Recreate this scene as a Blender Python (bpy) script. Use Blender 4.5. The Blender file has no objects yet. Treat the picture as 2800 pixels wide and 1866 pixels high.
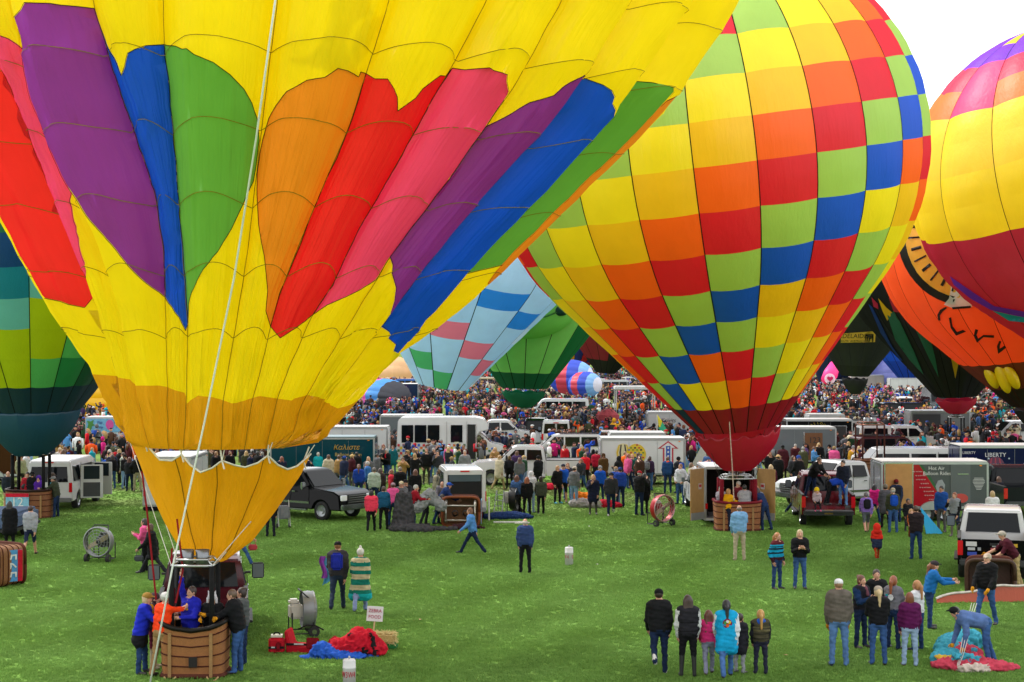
import bpy, bmesh, math, random
import numpy as np
from mathutils import Vector, Matrix
from mathutils.geometry import delaunay_2d_cdt

R = math.radians; PI = math.pi
sc = bpy.context.scene; C = sc.collection
rnd = random.Random(7); nr = np.random.RandomState(5)
# ------------------------------------------------------------------ camera, sky, sun, exposure
CAMZ, FP, CU, HV = 6.9, 4667.0, 1400.0, 947.0      # camera height, focal length and horizon of the photograph (its own pixels)
cam = bpy.data.cameras.new('camera'); co = bpy.data.objects.new('camera', cam); C.objects.link(co)
cam.sensor_width = 36; cam.lens = 60; cam.clip_start = 1; cam.clip_end = 12000; cam.shift_y = 14 / 2800
co.location = (0, 0, CAMZ); co.rotation_euler = (R(90), 0, 0); sc.camera = co
SUN_EL, SUN_AZ = R(50), R(-55)                       # azimuth measured from +Y towards +X
world = bpy.data.worlds.new('World'); sc.world = world; world.use_nodes = True
nt = world.node_tree; nt.nodes.clear()
o_ = nt.nodes.new('ShaderNodeOutputWorld'); sky = nt.nodes.new('ShaderNodeTexSky'); sky.sky_type = 'NISHITA'
sky.sun_disc = False; sky.sun_elevation = SUN_EL; sky.sun_rotation = SUN_AZ; sky.dust_density = 4; sky.air_density = 1.2
bg = nt.nodes.new('ShaderNodeBackground'); bg.inputs['Strength'].default_value = 0.1
bc = nt.nodes.new('ShaderNodeBackground'); bc.inputs['Strength'].default_value = .94     # the cloud deck
tc = nt.nodes.new('ShaderNodeTexCoord'); nz = nt.nodes.new('ShaderNodeTexNoise'); nz.inputs['Scale'].default_value = 2.2; nz.inputs['Detail'].default_value = 5
cr = nt.nodes.new('ShaderNodeValToRGB'); cr.color_ramp.elements[0].position = .3; cr.color_ramp.elements[1].position = .7
cr.color_ramp.elements[0].color = (.96, .98, 1.02, 1); cr.color_ramp.elements[1].color = (1.14, 1.14, 1.13, 1)
mx = nt.nodes.new('ShaderNodeMixShader'); mx.inputs[0].default_value = .93
L = nt.links.new
L(tc.outputs['Generated'], nz.inputs['Vector']); L(nz.outputs['Fac'], cr.inputs[0]); L(cr.outputs[0], bc.inputs['Color'])
L(sky.outputs[0], bg.inputs['Color']); L(bg.outputs[0], mx.inputs[1]); L(bc.outputs[0], mx.inputs[2]); L(mx.outputs[0], o_.inputs[0])
sl = bpy.data.lights.new('sun', 'SUN'); sl.energy = 1.5; sl.angle = R(10); sl.color = (1, .96, .9)
so = bpy.data.objects.new('sun', sl); C.objects.link(so)
sd = Vector((math.sin(SUN_AZ) * math.cos(SUN_EL), math.cos(SUN_AZ) * math.cos(SUN_EL), math.sin(SUN_EL)))
so.rotation_euler = sd.to_track_quat('Z', 'Y').to_euler(); so.location = (0, 0, 60)
sc.view_settings.view_transform = 'Standard'; sc.view_settings.look = 'None'
sc.view_settings.exposure = 1.18; sc.view_settings.gamma = 1; sc.view_settings.use_curve_mapping = False
sc.render.engine = 'CYCLES'
sc.cycles.max_bounces = 8; sc.cycles.diffuse_bounces = 4; sc.cycles.transmission_bounces = 6; sc.cycles.use_denoising = True
# ------------------------------------------------------------------ places
def W(u, v, Y): return Vector(((u - CU) * Y / FP, Y, CAMZ - (v - HV) * Y / FP))
def Yg(v): return CAMZ * FP / (v - HV)
def G(u, v): Y = Yg(v); return ((u - CU) * Y / FP, Y)
def XU(u, Y): return (u - CU) * Y / FP
# ------------------------------------------------------------------ materials
def lin(h):
    if not isinstance(h, str): return tuple(h)
    h = h.lstrip('#'); out = []
    for i in (0, 2, 4):
        c = int(h[i:i + 2], 16) / 255
        out.append(c / 12.92 if c < .04045 else ((c + .055) / 1.055) ** 2.4)
    return tuple(out)
MATS = {}
def newmat(n):
    m = bpy.data.materials.new(n); m.use_nodes = True; m.node_tree.nodes.clear()
    return m, m.node_tree, m.node_tree.nodes.new('ShaderNodeOutputMaterial')
def nn(t, k, **kw):
    n = t.nodes.new('ShaderNode' + k)
    for a, v in kw.items():
        if a in n.inputs: n.inputs[a].default_value = v
        else: setattr(n, a, v)
    return n
def varied(t, col, amt, scale, coord='Object', detail=3, stretch=None):
    """base colour varied by a noise; returns a colour socket"""
    tcn = nn(t, 'TexCoord'); no = nn(t, 'TexNoise', Scale=scale, Detail=detail)
    src = tcn.outputs[coord]
    if stretch:
        mp = nn(t, 'Mapping'); mp.inputs['Scale'].default_value = stretch; t.links.new(src, mp.inputs[0]); src = mp.outputs[0]
    t.links.new(src, no.inputs['Vector'])
    mr = nn(t, 'MapRange'); mr.inputs[1].default_value = .25; mr.inputs[2].default_value = .75
    mr.inputs[3].default_value = 1 - amt; mr.inputs[4].default_value = 1 + amt
    t.links.new(no.outputs['Fac'], mr.inputs[0])
    mu = nn(t, 'VectorMath', operation='SCALE'); mu.inputs[0].default_value = col; t.links.new(mr.outputs[0], mu.inputs['Scale'])
    return mu.outputs[0], no
def M(col, kind='cloth', rough=None, metal=0.0):
    key = (col, kind, rough, metal)
    if key in MATS: return MATS[key]
    c = lin(col)
    if kind not in ('nylon', 'pleat', 'lamp'): c = tuple(x * .58 for x in c)
    m, t, o = newmat(kind + '_' + str(len(MATS))); l = t.links.new
    m.diffuse_color = (*c, 1)
    if kind in ('nylon', 'pleat'):
        s, no = varied(t, c, .05, .9)
        d = nn(t, 'BsdfDiffuse'); tr = nn(t, 'BsdfTranslucent'); g = nn(t, 'BsdfGlossy', Roughness=.42)
        w = nn(t, 'TexNoise', Scale=2.2, Detail=7, Roughness=.66); mp = nn(t, 'Mapping'); mp.inputs['Scale'].default_value = (1.6, 1.6, .16)
        tcn = nn(t, 'TexCoord'); l(tcn.outputs['Object'], mp.inputs[0]); l(mp.outputs[0], w.inputs['Vector'])
        b = nn(t, 'Bump', Strength=.55, Distance=.06)
        if kind == 'pleat':                                # creases that run along the gores
            fa = nn(t, 'Attribute'); fa.attribute_name = 'gore_coord'; l(fa.outputs['Vector'], w.inputs['Vector']); w.inputs['Scale'].default_value = 5.0; w.inputs['Detail'].default_value = 3; w.inputs['Roughness'].default_value = .5; b.inputs['Strength'].default_value = .8; b.inputs['Distance'].default_value = .10
        l(w.outputs['Fac'], b.inputs['Height'])
        for x in (d, tr, g): l(b.outputs[0], x.inputs['Normal'])
        l(s, d.inputs[0]); l(s, tr.inputs[0]); g.inputs[0].default_value = (1, 1, 1, 1)
        a = nn(t, 'MixShader'); a.inputs[0].default_value = .42 if rough is None else rough; l(d.outputs[0], a.inputs[1]); l(tr.outputs[0], a.inputs[2])
        e = nn(t, 'MixShader'); e.inputs[0].default_value = .03; l(a.outputs[0], e.inputs[1]); l(g.outputs[0], e.inputs[2]); l(e.outputs[0], o.inputs[0])
    else:
        p = nn(t, 'BsdfPrincipled'); p.inputs['Metallic'].default_value = metal
        if kind == 'cloth':
            s, no = varied(t, c, .22, 9); p.inputs['Roughness'].default_value = .85 if rough is None else rough
            p.inputs['Specular IOR Level'].default_value = .15
            b = nn(t, 'Bump', Strength=.5, Distance=.02); w = nn(t, 'TexNoise', Scale=14, Detail=4); mp = nn(t, 'Mapping'); mp.inputs['Scale'].default_value = (1, 1, .6)
            tcn = nn(t, 'TexCoord'); l(tcn.outputs['Object'], mp.inputs[0]); l(mp.outputs[0], w.inputs['Vector']); l(w.outputs['Fac'], b.inputs['Height']); l(b.outputs[0], p.inputs['Normal'])
        elif kind == 'denim':
            s, no = varied(t, c, .4, 6, stretch=(1, 1, .5)); p.inputs['Roughness'].default_value = .9; p.inputs['Specular IOR Level'].default_value = .1
        elif kind == 'skin':
            s, no = varied(t, c, .12, 14); p.inputs['Roughness'].default_value = .55
        elif kind == 'hair':
            s, no = varied(t, c, .35, 20, stretch=(1, 1, .25)); p.inputs['Roughness'].default_value = .5
        elif kind == 'paint':
            s, no = varied(t, c, .05, 1.3); p.inputs['Roughness'].default_value = .12 if rough is None else rough; p.inputs['Specular IOR Level'].default_value = .1 if sum(c) < .06 else .25; p.inputs['Coat Roughness'].default_value = .08
        elif kind == 'wicker':
            tcn = nn(t, 'TexCoord'); bk = nn(t, 'TexBrick', Scale=19.0); bk.inputs['Color1'].default_value = (*c, 1)
            bk.inputs['Color2'].default_value = (*[x * .74 for x in c], 1); bk.inputs['Mortar'].default_value = (*[x * .42 for x in c], 1)
            bk.inputs['Mortar Size'].default_value = .012; bk.inputs['Brick Width'].default_value = .45; bk.inputs['Row Height'].default_value = .16
            sx = nn(t, 'SeparateXYZ'); ad = nn(t, 'Math', operation='ADD'); cx = nn(t, 'CombineXYZ'); l(tcn.outputs['Object'], sx.inputs[0]); l(sx.outputs[0], ad.inputs[0]); l(sx.outputs[1], ad.inputs[1]); l(ad.outputs[0], cx.inputs[0]); l(sx.outputs[2], cx.inputs[1])
            l(cx.outputs[0], bk.inputs['Vector']); s = bk.outputs[0]; p.inputs['Roughness'].default_value = .6
            b = nn(t, 'Bump', Strength=.5, Distance=.012); l(bk.outputs['Fac'], b.inputs['Height']); b.invert = True; l(b.outputs[0], p.inputs['Normal'])
        elif kind == 'glass':
            s, no = varied(t, c, .1, 1); p.inputs['Roughness'].default_value = .05; p.inputs['Specular IOR Level'].default_value = .16
        elif kind == 'straw':
            s, no = varied(t, c, .35, 40, stretch=(1, 1, 4)); p.inputs['Roughness'].default_value = .9
        elif kind == 'lamp':
            s, no = varied(t, c, .1, 3); p.inputs['Roughness'].default_value = .15
        else:
            s, no = varied(t, c, .1, 5); p.inputs['Roughness'].default_value = .5 if rough is None else rough
        l(s, p.inputs['Base Color']); l(p.outputs[0], o.inputs[0])
    MATS[key] = m
    return m
def chk(c1, c2, sx, kind='paint'): return None
# ------------------------------------------------------------------ mesh builder
class MB:
    def __init__(s): s.v = []; s.f = []; s.m = []
    def add(s, vs, fs, mi=0):
        o = len(s.v); s.v += [tuple(x) for x in vs]; s.f += [tuple(i + o for i in f) for f in fs]; s.m += [mi] * len(fs); return s
    def box(s, c, d, mi=0, mt=None):
        hx, hy, hz = d[0] / 2, d[1] / 2, d[2] / 2
        vs = [Vector((x, y, z)) for x in (-hx, hx) for y in (-hy, hy) for z in (-hz, hz)]
        if mt is not None: vs = [mt @ q for q in vs]
        vs = [q + Vector(c) for q in vs]
        return s.add(vs, [(0, 1, 3, 2), (4, 6, 7, 5), (0, 4, 5, 1), (2, 3, 7, 6), (0, 2, 6, 4), (1, 5, 7, 3)], mi)
    def tube(s, path, r, n=8, mi=0, cap=True):
        P = [Vector(p) for p in path]; rs = r if isinstance(r, (list, tuple)) else [r] * len(P)
        vs = []; fs = []; up = None
        for i, p in enumerate(P):
            t = (P[min(i + 1, len(P) - 1)] - P[max(i - 1, 0)]).normalized()
            if up is None: up = t.orthogonal().normalized()
            a = (up - t * up.dot(t)); a = a.normalized() if a.length > 1e-6 else t.orthogonal().normalized(); up = a; b = t.cross(a)
            for k in range(n):
                q = 2 * PI * k / n; vs.append(p + (a * math.cos(q) + b * math.sin(q)) * rs[i])
        for i in range(len(P) - 1):
            for k in range(n):
                k2 = (k + 1) % n; fs.append((i * n + k, i * n + k2, (i + 1) * n + k2, (i + 1) * n + k))
        if cap: fs.append(tuple(range(n - 1, -1, -1))); fs.append(tuple((len(P) - 1) * n + k for k in range(n)))
        return s.add(vs, fs, mi)
    def ball(s, c, r, n=10, m=7, mi=0):
        r = (r, r, r) if not isinstance(r, (tuple, list)) else r; vs = [(c[0], c[1], c[2] - r[2])]; fs = []
        for j in range(1, m):
            a = PI * j / m - PI / 2
            for k in range(n): q = 2 * PI * k / n; vs.append((c[0] + r[0] * math.cos(a) * math.cos(q), c[1] + r[1] * math.cos(a) * math.sin(q), c[2] + r[2] * math.sin(a)))
        vs.append((c[0], c[1], c[2] + r[2])); T = len(vs) - 1
        for k in range(n):
            k2 = (k + 1) % n; fs.append((0, 1 + k2, 1 + k))
            for j in range(m - 2): fs.append((1 + j * n + k, 1 + j * n + k2, 1 + (j + 1) * n + k2, 1 + (j + 1) * n + k))
            fs.append((T, 1 + (m - 2) * n + k, 1 + (m - 2) * n + k2))
        return s.add(vs, fs, mi)
    def lathe(s, prof, n=24, mi=0, axis='z', c=(0, 0, 0)):
        vs = []; fs = []
        for (r, h) in prof:
            for k in range(n):
                q = 2 * PI * k / n; a, b = r * math.cos(q), r * math.sin(q)
                p = {'z': (a, b, h), 'y': (a, h, -b), 'x': (h, a, b)}[axis]; vs.append((p[0] + c[0], p[1] + c[1], p[2] + c[2]))
        for i in range(len(prof) - 1):
            for k in range(n): k2 = (k + 1) % n; fs.append((i * n + k, i * n + k2, (i + 1) * n + k2, (i + 1) * n + k))
        return s.add(vs, fs, mi)
    def sheet(s, fn, nu, nv, mi=0):
        vs = [fn(i / nu, j / nv) for i in range(nu + 1) for j in range(nv + 1)]
        fs = [(i * (nv + 1) + j, (i + 1) * (nv + 1) + j, (i + 1) * (nv + 1) + j + 1, i * (nv + 1) + j + 1) for i in range(nu) for j in range(nv)]
        return s.add(vs, fs, mi)
    def prism(s, pts, y0, y1, mi=0, fn=None):
        """polygon of (x, z) points extruded in y; fn(x, z, side) may return y"""
        n = len(pts); vs = [(x, (fn(x, z, 0) if fn else y0), z) for x, z in pts] + [(x, (fn(x, z, 1) if fn else y1), z) for x, z in pts]
        fs = [tuple(range(n)), tuple(range(2 * n - 1, n - 1, -1))] + [(i, i + n, (i + 1) % n + n, (i + 1) % n) for i in range(n)]
        return s.add(vs, fs, mi)
    def mesh(s, name, mats, smooth=False, bevel=0, seg=2, thick=0):
        me = bpy.data.meshes.new(name); me.from_pydata(s.v, [], s.f)
        for x in (mats if isinstance(mats, (list, tuple)) else [mats]): me.materials.append(x)
        me.polygons.foreach_set('material_index', s.m)
        bm = bmesh.new(); bm.from_mesh(me)
        bmesh.ops.recalc_face_normals(bm, faces=bm.faces)
        if bevel:
            es = [e for e in bm.edges if len(e.link_faces) == 2 and e.calc_face_angle(0) > R(25)]
            bmesh.ops.bevel(bm, geom=es, offset=bevel, segments=seg, affect='EDGES', clamp_overlap=True)
        bm.to_mesh(me); bm.free()
        if smooth or bevel:
            me.polygons.foreach_set('use_smooth', [True] * len(me.polygons))
            if bevel: me.set_sharp_from_angle(angle=R(35))
        return me
    def build(s, name, mats, parent=None, smooth=False, bevel=0, seg=2, loc=None, rotz=0, thick=0):
        return link(name, s.mesh(name, mats, smooth, bevel, seg), parent, loc, rotz)
def link(name, me, parent=None, loc=None, rotz=0):
    o = bpy.data.objects.new(name, me); C.objects.link(o)
    if parent: o.parent = parent
    if loc is not None: o.location = loc
    if rotz: o.rotation_euler = (0, 0, rotz)
    return o
LABELS = set()
def tag(o, label, cat, group=None):
    o['label'] = label; o['category'] = cat
    if group: o['group'] = group
    LABELS.add(label); return o
def thing(name, label, cat, loc=(0, 0, 0), rotz=0, group=None):
    o = bpy.data.objects.new(name, None); C.objects.link(o); o.empty_display_size = .3
    o.location = loc; o.rotation_euler = (0, 0, rotz); return tag(o, label, cat, group)
def text(s, size, parent, loc, rot, mat, name='lettering', align='CENTER', ext=.004, shear=0, sx=1.0):
    cu = bpy.data.curves.new(name, 'FONT'); cu.body = s; cu.size = size; cu.align_x = align; cu.align_y = 'CENTER'; cu.extrude = ext; cu.shear = shear; cu.resolution_u = 2
    t = bpy.data.objects.new(name, cu); C.objects.link(t); bpy.context.view_layer.update()
    me = bpy.data.meshes.new_from_object(t.evaluated_get(bpy.context.evaluated_depsgraph_get())); bpy.data.objects.remove(t); bpy.data.curves.remove(cu)
    me.name = name; me.materials.clear(); me.materials.append(mat)
    o = link(name, me, parent, loc); o.rotation_euler = rot; o.scale = (sx, 1, 1); return o
# ------------------------------------------------------------------ ground and grass
def grass_mat(blades):
    m, t, o = newmat('grass_blades' if blades else 'grass_ground'); l = t.links.new
    ge = nn(t, 'NewGeometry'); n1 = nn(t, 'TexNoise', Scale=.3, Detail=2); n2 = nn(t, 'TexNoise', Scale=3.6, Detail=4); n3 = nn(t, 'TexNoise', Scale=.07, Detail=2)
    for n in (n1, n2, n3): l(ge.outputs['Position'], n.inputs['Vector'])
    r1 = nn(t, 'ValToRGB'); e = r1.color_ramp.elements
    e[0].position = .3; e[0].color = (.122, .228, .046, 1); e[1].position = .7; e[1].color = (.172, .300, .078, 1); l(n1.outputs['Fac'], r1.inputs[0])
    r2 = nn(t, 'ValToRGB'); e = r2.color_ramp.elements
    e[0].position = .34; e[0].color = (.88, .9, .86, 1); e[1].position = .66; e[1].color = (1.09, 1.07, 1.1, 1); l(n2.outputs['Fac'], r2.inputs[0])
    mu = nn(t, 'MixRGB', blend_type='MULTIPLY'); mu.inputs[0].default_value = 1; l(r1.outputs[0], mu.inputs[1]); l(r2.outputs[0], mu.inputs[2])
    m3 = nn(t, 'MapRange'); m3.inputs[1].default_value = .3; m3.inputs[2].default_value = .7; m3.inputs[3].default_value = .9; m3.inputs[4].default_value = 1.12; l(n3.outputs['Fac'], m3.inputs[0])
    v3 = nn(t, 'VectorMath', operation='SCALE'); l(mu.outputs[0], v3.inputs[0]); l(m3.outputs[0], v3.inputs['Scale'])
    # faint wheel tracks and mowing lanes running away across the lawn
    wv = nn(t, 'TexWave', Scale=.11, Distortion=3.0); wv.inputs['Detail'].default_value = 2; mp = nn(t, 'Mapping'); mp.inputs['Rotation'].default_value = (0, 0, R(24)); l(ge.outputs['Position'], mp.inputs[0]); l(mp.outputs[0], wv.inputs['Vector'])
    m4 = nn(t, 'MapRange'); m4.inputs[3].default_value = .93; m4.inputs[4].default_value = 1.06; l(wv.outputs['Fac'], m4.inputs[0]); v4 = nn(t, 'VectorMath', operation='SCALE'); l(v3.outputs[0], v4.inputs[0]); l(m4.outputs[0], v4.inputs['Scale'])
    # worn, drier turf where the trucks and the crowd stand
    sx = nn(t, 'SeparateXYZ'); l(ge.outputs['Position'], sx.inputs[0])
    mr = nn(t, 'MapRange'); mr.inputs[1].default_value = 66; mr.inputs[2].default_value = 82; l(sx.outputs['Y'], mr.inputs[0])
    wn = nn(t, 'Math', operation='MULTIPLY'); l(mr.outputs[0], wn.inputs[0]); ws = nn(t, 'MapRange'); ws.inputs[1].default_value = .35; ws.inputs[2].default_value = .6; l(n1.outputs['Fac'], ws.inputs[0]); l(ws.outputs[0], wn.inputs[1])
    m2 = nn(t, 'MixRGB'); l(wn.outputs[0], m2.inputs[0]); l(v4.outputs[0], m2.inputs[1]); m2.inputs[2].default_value = (.135, .155, .06, 1)
    d = nn(t, 'BsdfDiffuse'); l(m2.outputs[0], d.inputs[0])
    if blades:
        tr = nn(t, 'BsdfTranslucent'); l(m2.outputs[0], tr.inputs[0]); a = nn(t, 'MixShader'); a.inputs[0].default_value = .42
        l(d.outputs[0], a.inputs[1]); l(tr.outputs[0], a.inputs[2]); l(a.outputs[0], o.inputs[0])
    else:
        b = nn(t, 'Bump', Strength=.6, Distance=.06); l(n2.outputs['Fac'], b.inputs['Height']); l(b.outputs[0], d.inputs['Normal']); l(d.outputs[0], o.inputs[0])
    return m
g = MB().sheet(lambda a, b: (-6000 + 12000 * a, -300 + 9300 * b, 0), 8, 8).build('ground', grass_mat(False)); g['kind'] = 'structure'
tuft = MB()
for k in range(11):
    a = k * 2.4; r = .02 + .045 * (k % 4) / 3; x, y = r * math.cos(a), r * math.sin(a); h = .028 + .018 * ((k * 7) % 5) / 4; w = .007
    bx, by = math.cos(a + 1.3) * w, math.sin(a + 1.3) * w; lx, ly = math.cos(a * 1.7) * .03, math.sin(a * 1.7) * .03
    tuft.add([(x - bx, y - by, -.005), (x + bx, y + by, -.005), (x + bx * .8 + lx * .4, y + by * .8 + ly * .4, h * .6), (x - bx * .8 + lx * .4, y - by * .8 + ly * .4, h * .6), (x + lx, y + ly, h)], [(0, 1, 2, 3), (3, 2, 4)])
tme = tuft.mesh('grass_tuft', grass_mat(True))
gb = MB()
for a, b in ((33, 44), (44, 56), (56, 72), (72, 92)): gb.add([(-.33 * a, a, .002), (.33 * a, a, .002), (.33 * b, b, .002), (-.33 * b, b, .002)], [(0, 1, 2, 3)])
gob = gb.build('grass', tme.materials[0]); gob['kind'] = 'stuff'
tob = bpy.data.objects.new('grass_tuft', tme)           # never linked: only instanced by the lawn
gn = bpy.data.node_groups.new('lawn', 'GeometryNodeTree'); gn.interface.new_socket('Geometry', in_out='INPUT', socket_type='NodeSocketGeometry'); gn.interface.new_socket('Geometry', in_out='OUTPUT', socket_type='NodeSocketGeometry')
gi = gn.nodes.new('NodeGroupInput'); go_ = gn.nodes.new('NodeGroupOutput'); dp = gn.nodes.new('GeometryNodeDistributePointsOnFaces'); pg = gn.nodes.new('GeometryNodeInputPosition'); sg = gn.nodes.new('ShaderNodeSeparateXYZ'); mg = gn.nodes.new('ShaderNodeMapRange'); mg.inputs[1].default_value = 40; mg.inputs[2].default_value = 90; mg.inputs[3].default_value = 190; mg.inputs[4].default_value = 4
gn.links.new(pg.outputs[0], sg.inputs[0]); gn.links.new(sg.outputs[1], mg.inputs[0]); gn.links.new(mg.outputs[0], dp.inputs['Density'])
ip = gn.nodes.new('GeometryNodeInstanceOnPoints'); oi = gn.nodes.new('GeometryNodeObjectInfo'); oi.inputs['Object'].default_value = tob; oi.inputs['As Instance'].default_value = True
rv = gn.nodes.new('FunctionNodeRandomValue'); rv.data_type = 'FLOAT_VECTOR'; rv.inputs[0].default_value = (-.2, -.2, 0); rv.inputs[1].default_value = (.2, .2, 6.28)
rs = gn.nodes.new('FunctionNodeRandomValue'); rs.data_type = 'FLOAT'; rs.inputs[2].default_value = .7; rs.inputs[3].default_value = 1.5
for a, b in ((gi.outputs[0], dp.inputs[0]), (dp.outputs['Points'], ip.inputs['Points']), (oi.outputs['Geometry'], ip.inputs['Instance']), (rv.outputs[0], ip.inputs['Rotation']), (rs.outputs[1], ip.inputs['Scale']), (ip.outputs[0], go_.inputs[0])): gn.links.new(a, b)
md = gob.modifiers.new('lawn', 'NODES'); md.node_group = gn
from mathutils.bvhtree import BVHTree
# ------------------------------------------------------------------ balloons
def profile(Rm, rm, beta, squash=.94):
    """meridian of an envelope, mouth at height 0: list of (arc, r, h, nr, nh)"""
    b = R(beta); l = (Rm * math.cos(b) - rm) / math.sin(b); hc = Rm * math.sin(b) + l * math.cos(b); out = []
    N = 200
    for i in range(N + 1):
        s = i / N * (l + Rm * (PI / 2 + b))
        if s < l: out.append((s, rm + s * math.sin(b), s * math.cos(b), math.cos(b), -math.sin(b)))
        else:
            a = -b + (s - l) / Rm; k = squash if a > 0 else 1
            out.append((s, max(Rm * math.cos(a), .02), hc + Rm * math.sin(a) * k, math.cos(a), math.sin(a)))
    return np.array(out)
def at_arc(P, s): return [np.interp(s, P[:, 0], P[:, k]) for k in range(1, 5)]
def inframe(p, m=30):
    if p.y < 2: return False
    u = CU + p.x / p.y * FP; v = HV + (CAMZ - p.z) / p.y * FP
    return -m < u < 2800 + m and -m < v < 1866 + m
def panel_mesh(name, P, s0, s1, dth, nu, nv, bulge, mat, inset=.0):
    mb = MB()
    def fn(a, b):
        r, h, nr_, nh = at_arc(P, s0 + (s1 - s0) * b); th = (a - .5) * dth; w = 2 * r * math.sin(dth / 2)
        k = bulge * w * (1 - (2 * a - 1) ** 2) * (.82 + .18 * math.sin(PI * b)); rr = r + k * nr_
        return (rr * math.cos(th), rr * math.sin(th), h + k * nh)
    return mb.sheet(fn, nu, nv).mesh(name, mat, smooth=True)
def balloon(name, label, base, tilt, Rm, rm, beta, n, row_arcs, colour, tape='#151515', phase=0.0, bulge=.09, nu=5, nv=3, group='hot air balloons standing on the field', tape_w=.035, tr=None, parts=True):
    """base: mouth centre; tilt: (towards +x, towards camera) in degrees; row_arcs: boundaries from the mouth up"""
    P = profile(Rm, rm, beta); smax = P[-1, 0]; arcs = [a for a in row_arcs if a < smax - .4] + [smax]
    root = thing(name, label, 'hot air balloon', (base[0], base[1], 0), 0, group)
    env = bpy.data.objects.new('envelope', None); C.objects.link(env); env.parent = root
    ax = Vector((math.tan(R(tilt[0])), -math.tan(R(tilt[1])), 1)).normalized(); q = Vector((0, 0, 1)).rotation_difference(ax)
    env.rotation_mode = 'QUATERNION'; env.rotation_quaternion = q; env.location = (0, 0, base[2])
    Mw = Matrix.Translation(base) @ q.to_matrix().to_4x4(); d = 2 * PI / n
    vs = []; fs = []; bv = []; bf = []; rest = {}; far = MB(); fm = []
    for r in range(len(arcs) - 1):
        m0 = None; me = panel_mesh('panel', P, arcs[r], arcs[r + 1], d, nu, nv, bulge, M('#ffffff', 'nylon', tr))
        cv = np.array([v.co[:] for v in me.vertices]); cen = Vector(cv.mean(axis=0))
        for g in range(n):
            ang = phase + d * (g + .5) - PI / 2; mt = M(colour(g if g < n / 2 else g - n, r), 'nylon', tr); Mr = Matrix.Rotation(ang, 4, 'Z'); mp = Mw @ Mr
            pc = mp @ cen; out = (mp.to_3x3() @ Vector((1, 0, 0))); toc = Vector((0, 0, CAMZ)) - pc
            vis = out.normalized().dot(toc.normalized()) > -.32 and (inframe(pc) or any(inframe(mp @ Vector(cv[i]), 0) for i in (0, nv, -1, -1 - nv)))
            wv = [mp @ Vector(x) for x in cv]
            if vis: o = len(bv); bv += wv; bf += [tuple(i + o for i in p.vertices) for p in me.polygons]
            if vis and parts:
                o = link('panel', me, env, None, ang); o.material_slots[0].link = 'OBJECT'; o.material_slots[0].material = mt
            else:
                if mt not in fm: fm.append(mt)
                far.add([Mr @ Vector(x) for x in cv], [tuple(p.vertices) for p in me.polygons], fm.index(mt))
    if far.f:
        f = far.build('far_side_panels' if parts else 'gore_panels', fm, env, smooth=True); f['kind'] = 'stuff'
    tb = MB()
    ss = np.linspace(0, smax, 40)
    for i in range(39):
        (r0, h0, a0, b0), (r1, h1, a1, b1) = at_arc(P, ss[i]), at_arc(P, ss[i + 1]); w = tape_w / 2
        tb.add([(r0 + .012 * a0, -w, h0 + .012 * b0), (r1 + .012 * a1, -w, h1 + .012 * b1), (r1 + .012 * a1, w, h1 + .012 * b1), (r0 + .012 * a0, w, h0 + .012 * b0)], [(0, 1, 2, 3)])
    tm = tb.mesh('load_tape', M(tape, 'cloth'))
    for g in range(n):
        ang = phase + d * g - PI / 2
        if math.cos(ang + PI / 2) > -.25: link('load_tape', tm, env, None, ang)
    return root, env, Mw, BVHTree.FromPolygons(bv, bf) if bv else None
def skirt(root, Mw, rt, rb, zt, zb, col, n=12, gap=.12, side=1.0, tip=0):
    """flared fabric scoop hung below the mouth, scalloped top"""
    inv = root.matrix_basis.inverted(); c0 = inv @ (Mw @ Vector((0, 0, -gap))); mb = MB()
    bot = Vector((c0.x * .15, c0.y * .15 - .1, zb)); dx = (Mw.to_3x3() @ Vector((1, 0, 0))); dy = (Mw.to_3x3() @ Vector((0, 1, 0)))
    def fn(a, b):
        th = 2 * PI * a - PI / 2; sc_ = abs(math.sin(n * th / 2)); top = c0 + (dx * math.cos(th) + dy * math.sin(th)) * (rt * (1 - .05 * sc_)) - Vector((0, 0, .18 * sc_ * (1 if gap > .05 else .2)))
        k = b; rr = rb + (rt - rb) * (1 - k) ** .8; cen = c0.lerp(bot, k); low = cen + Vector((math.cos(th), math.sin(th), 0)) * rr * (1 + .1 * math.sin(PI * k))
        return top.lerp(low, min(1, k * 3))
    o = mb.sheet(fn, 48, 12).build('skirt', M(col, 'nylon', .25), root, smooth=True); return o
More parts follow.
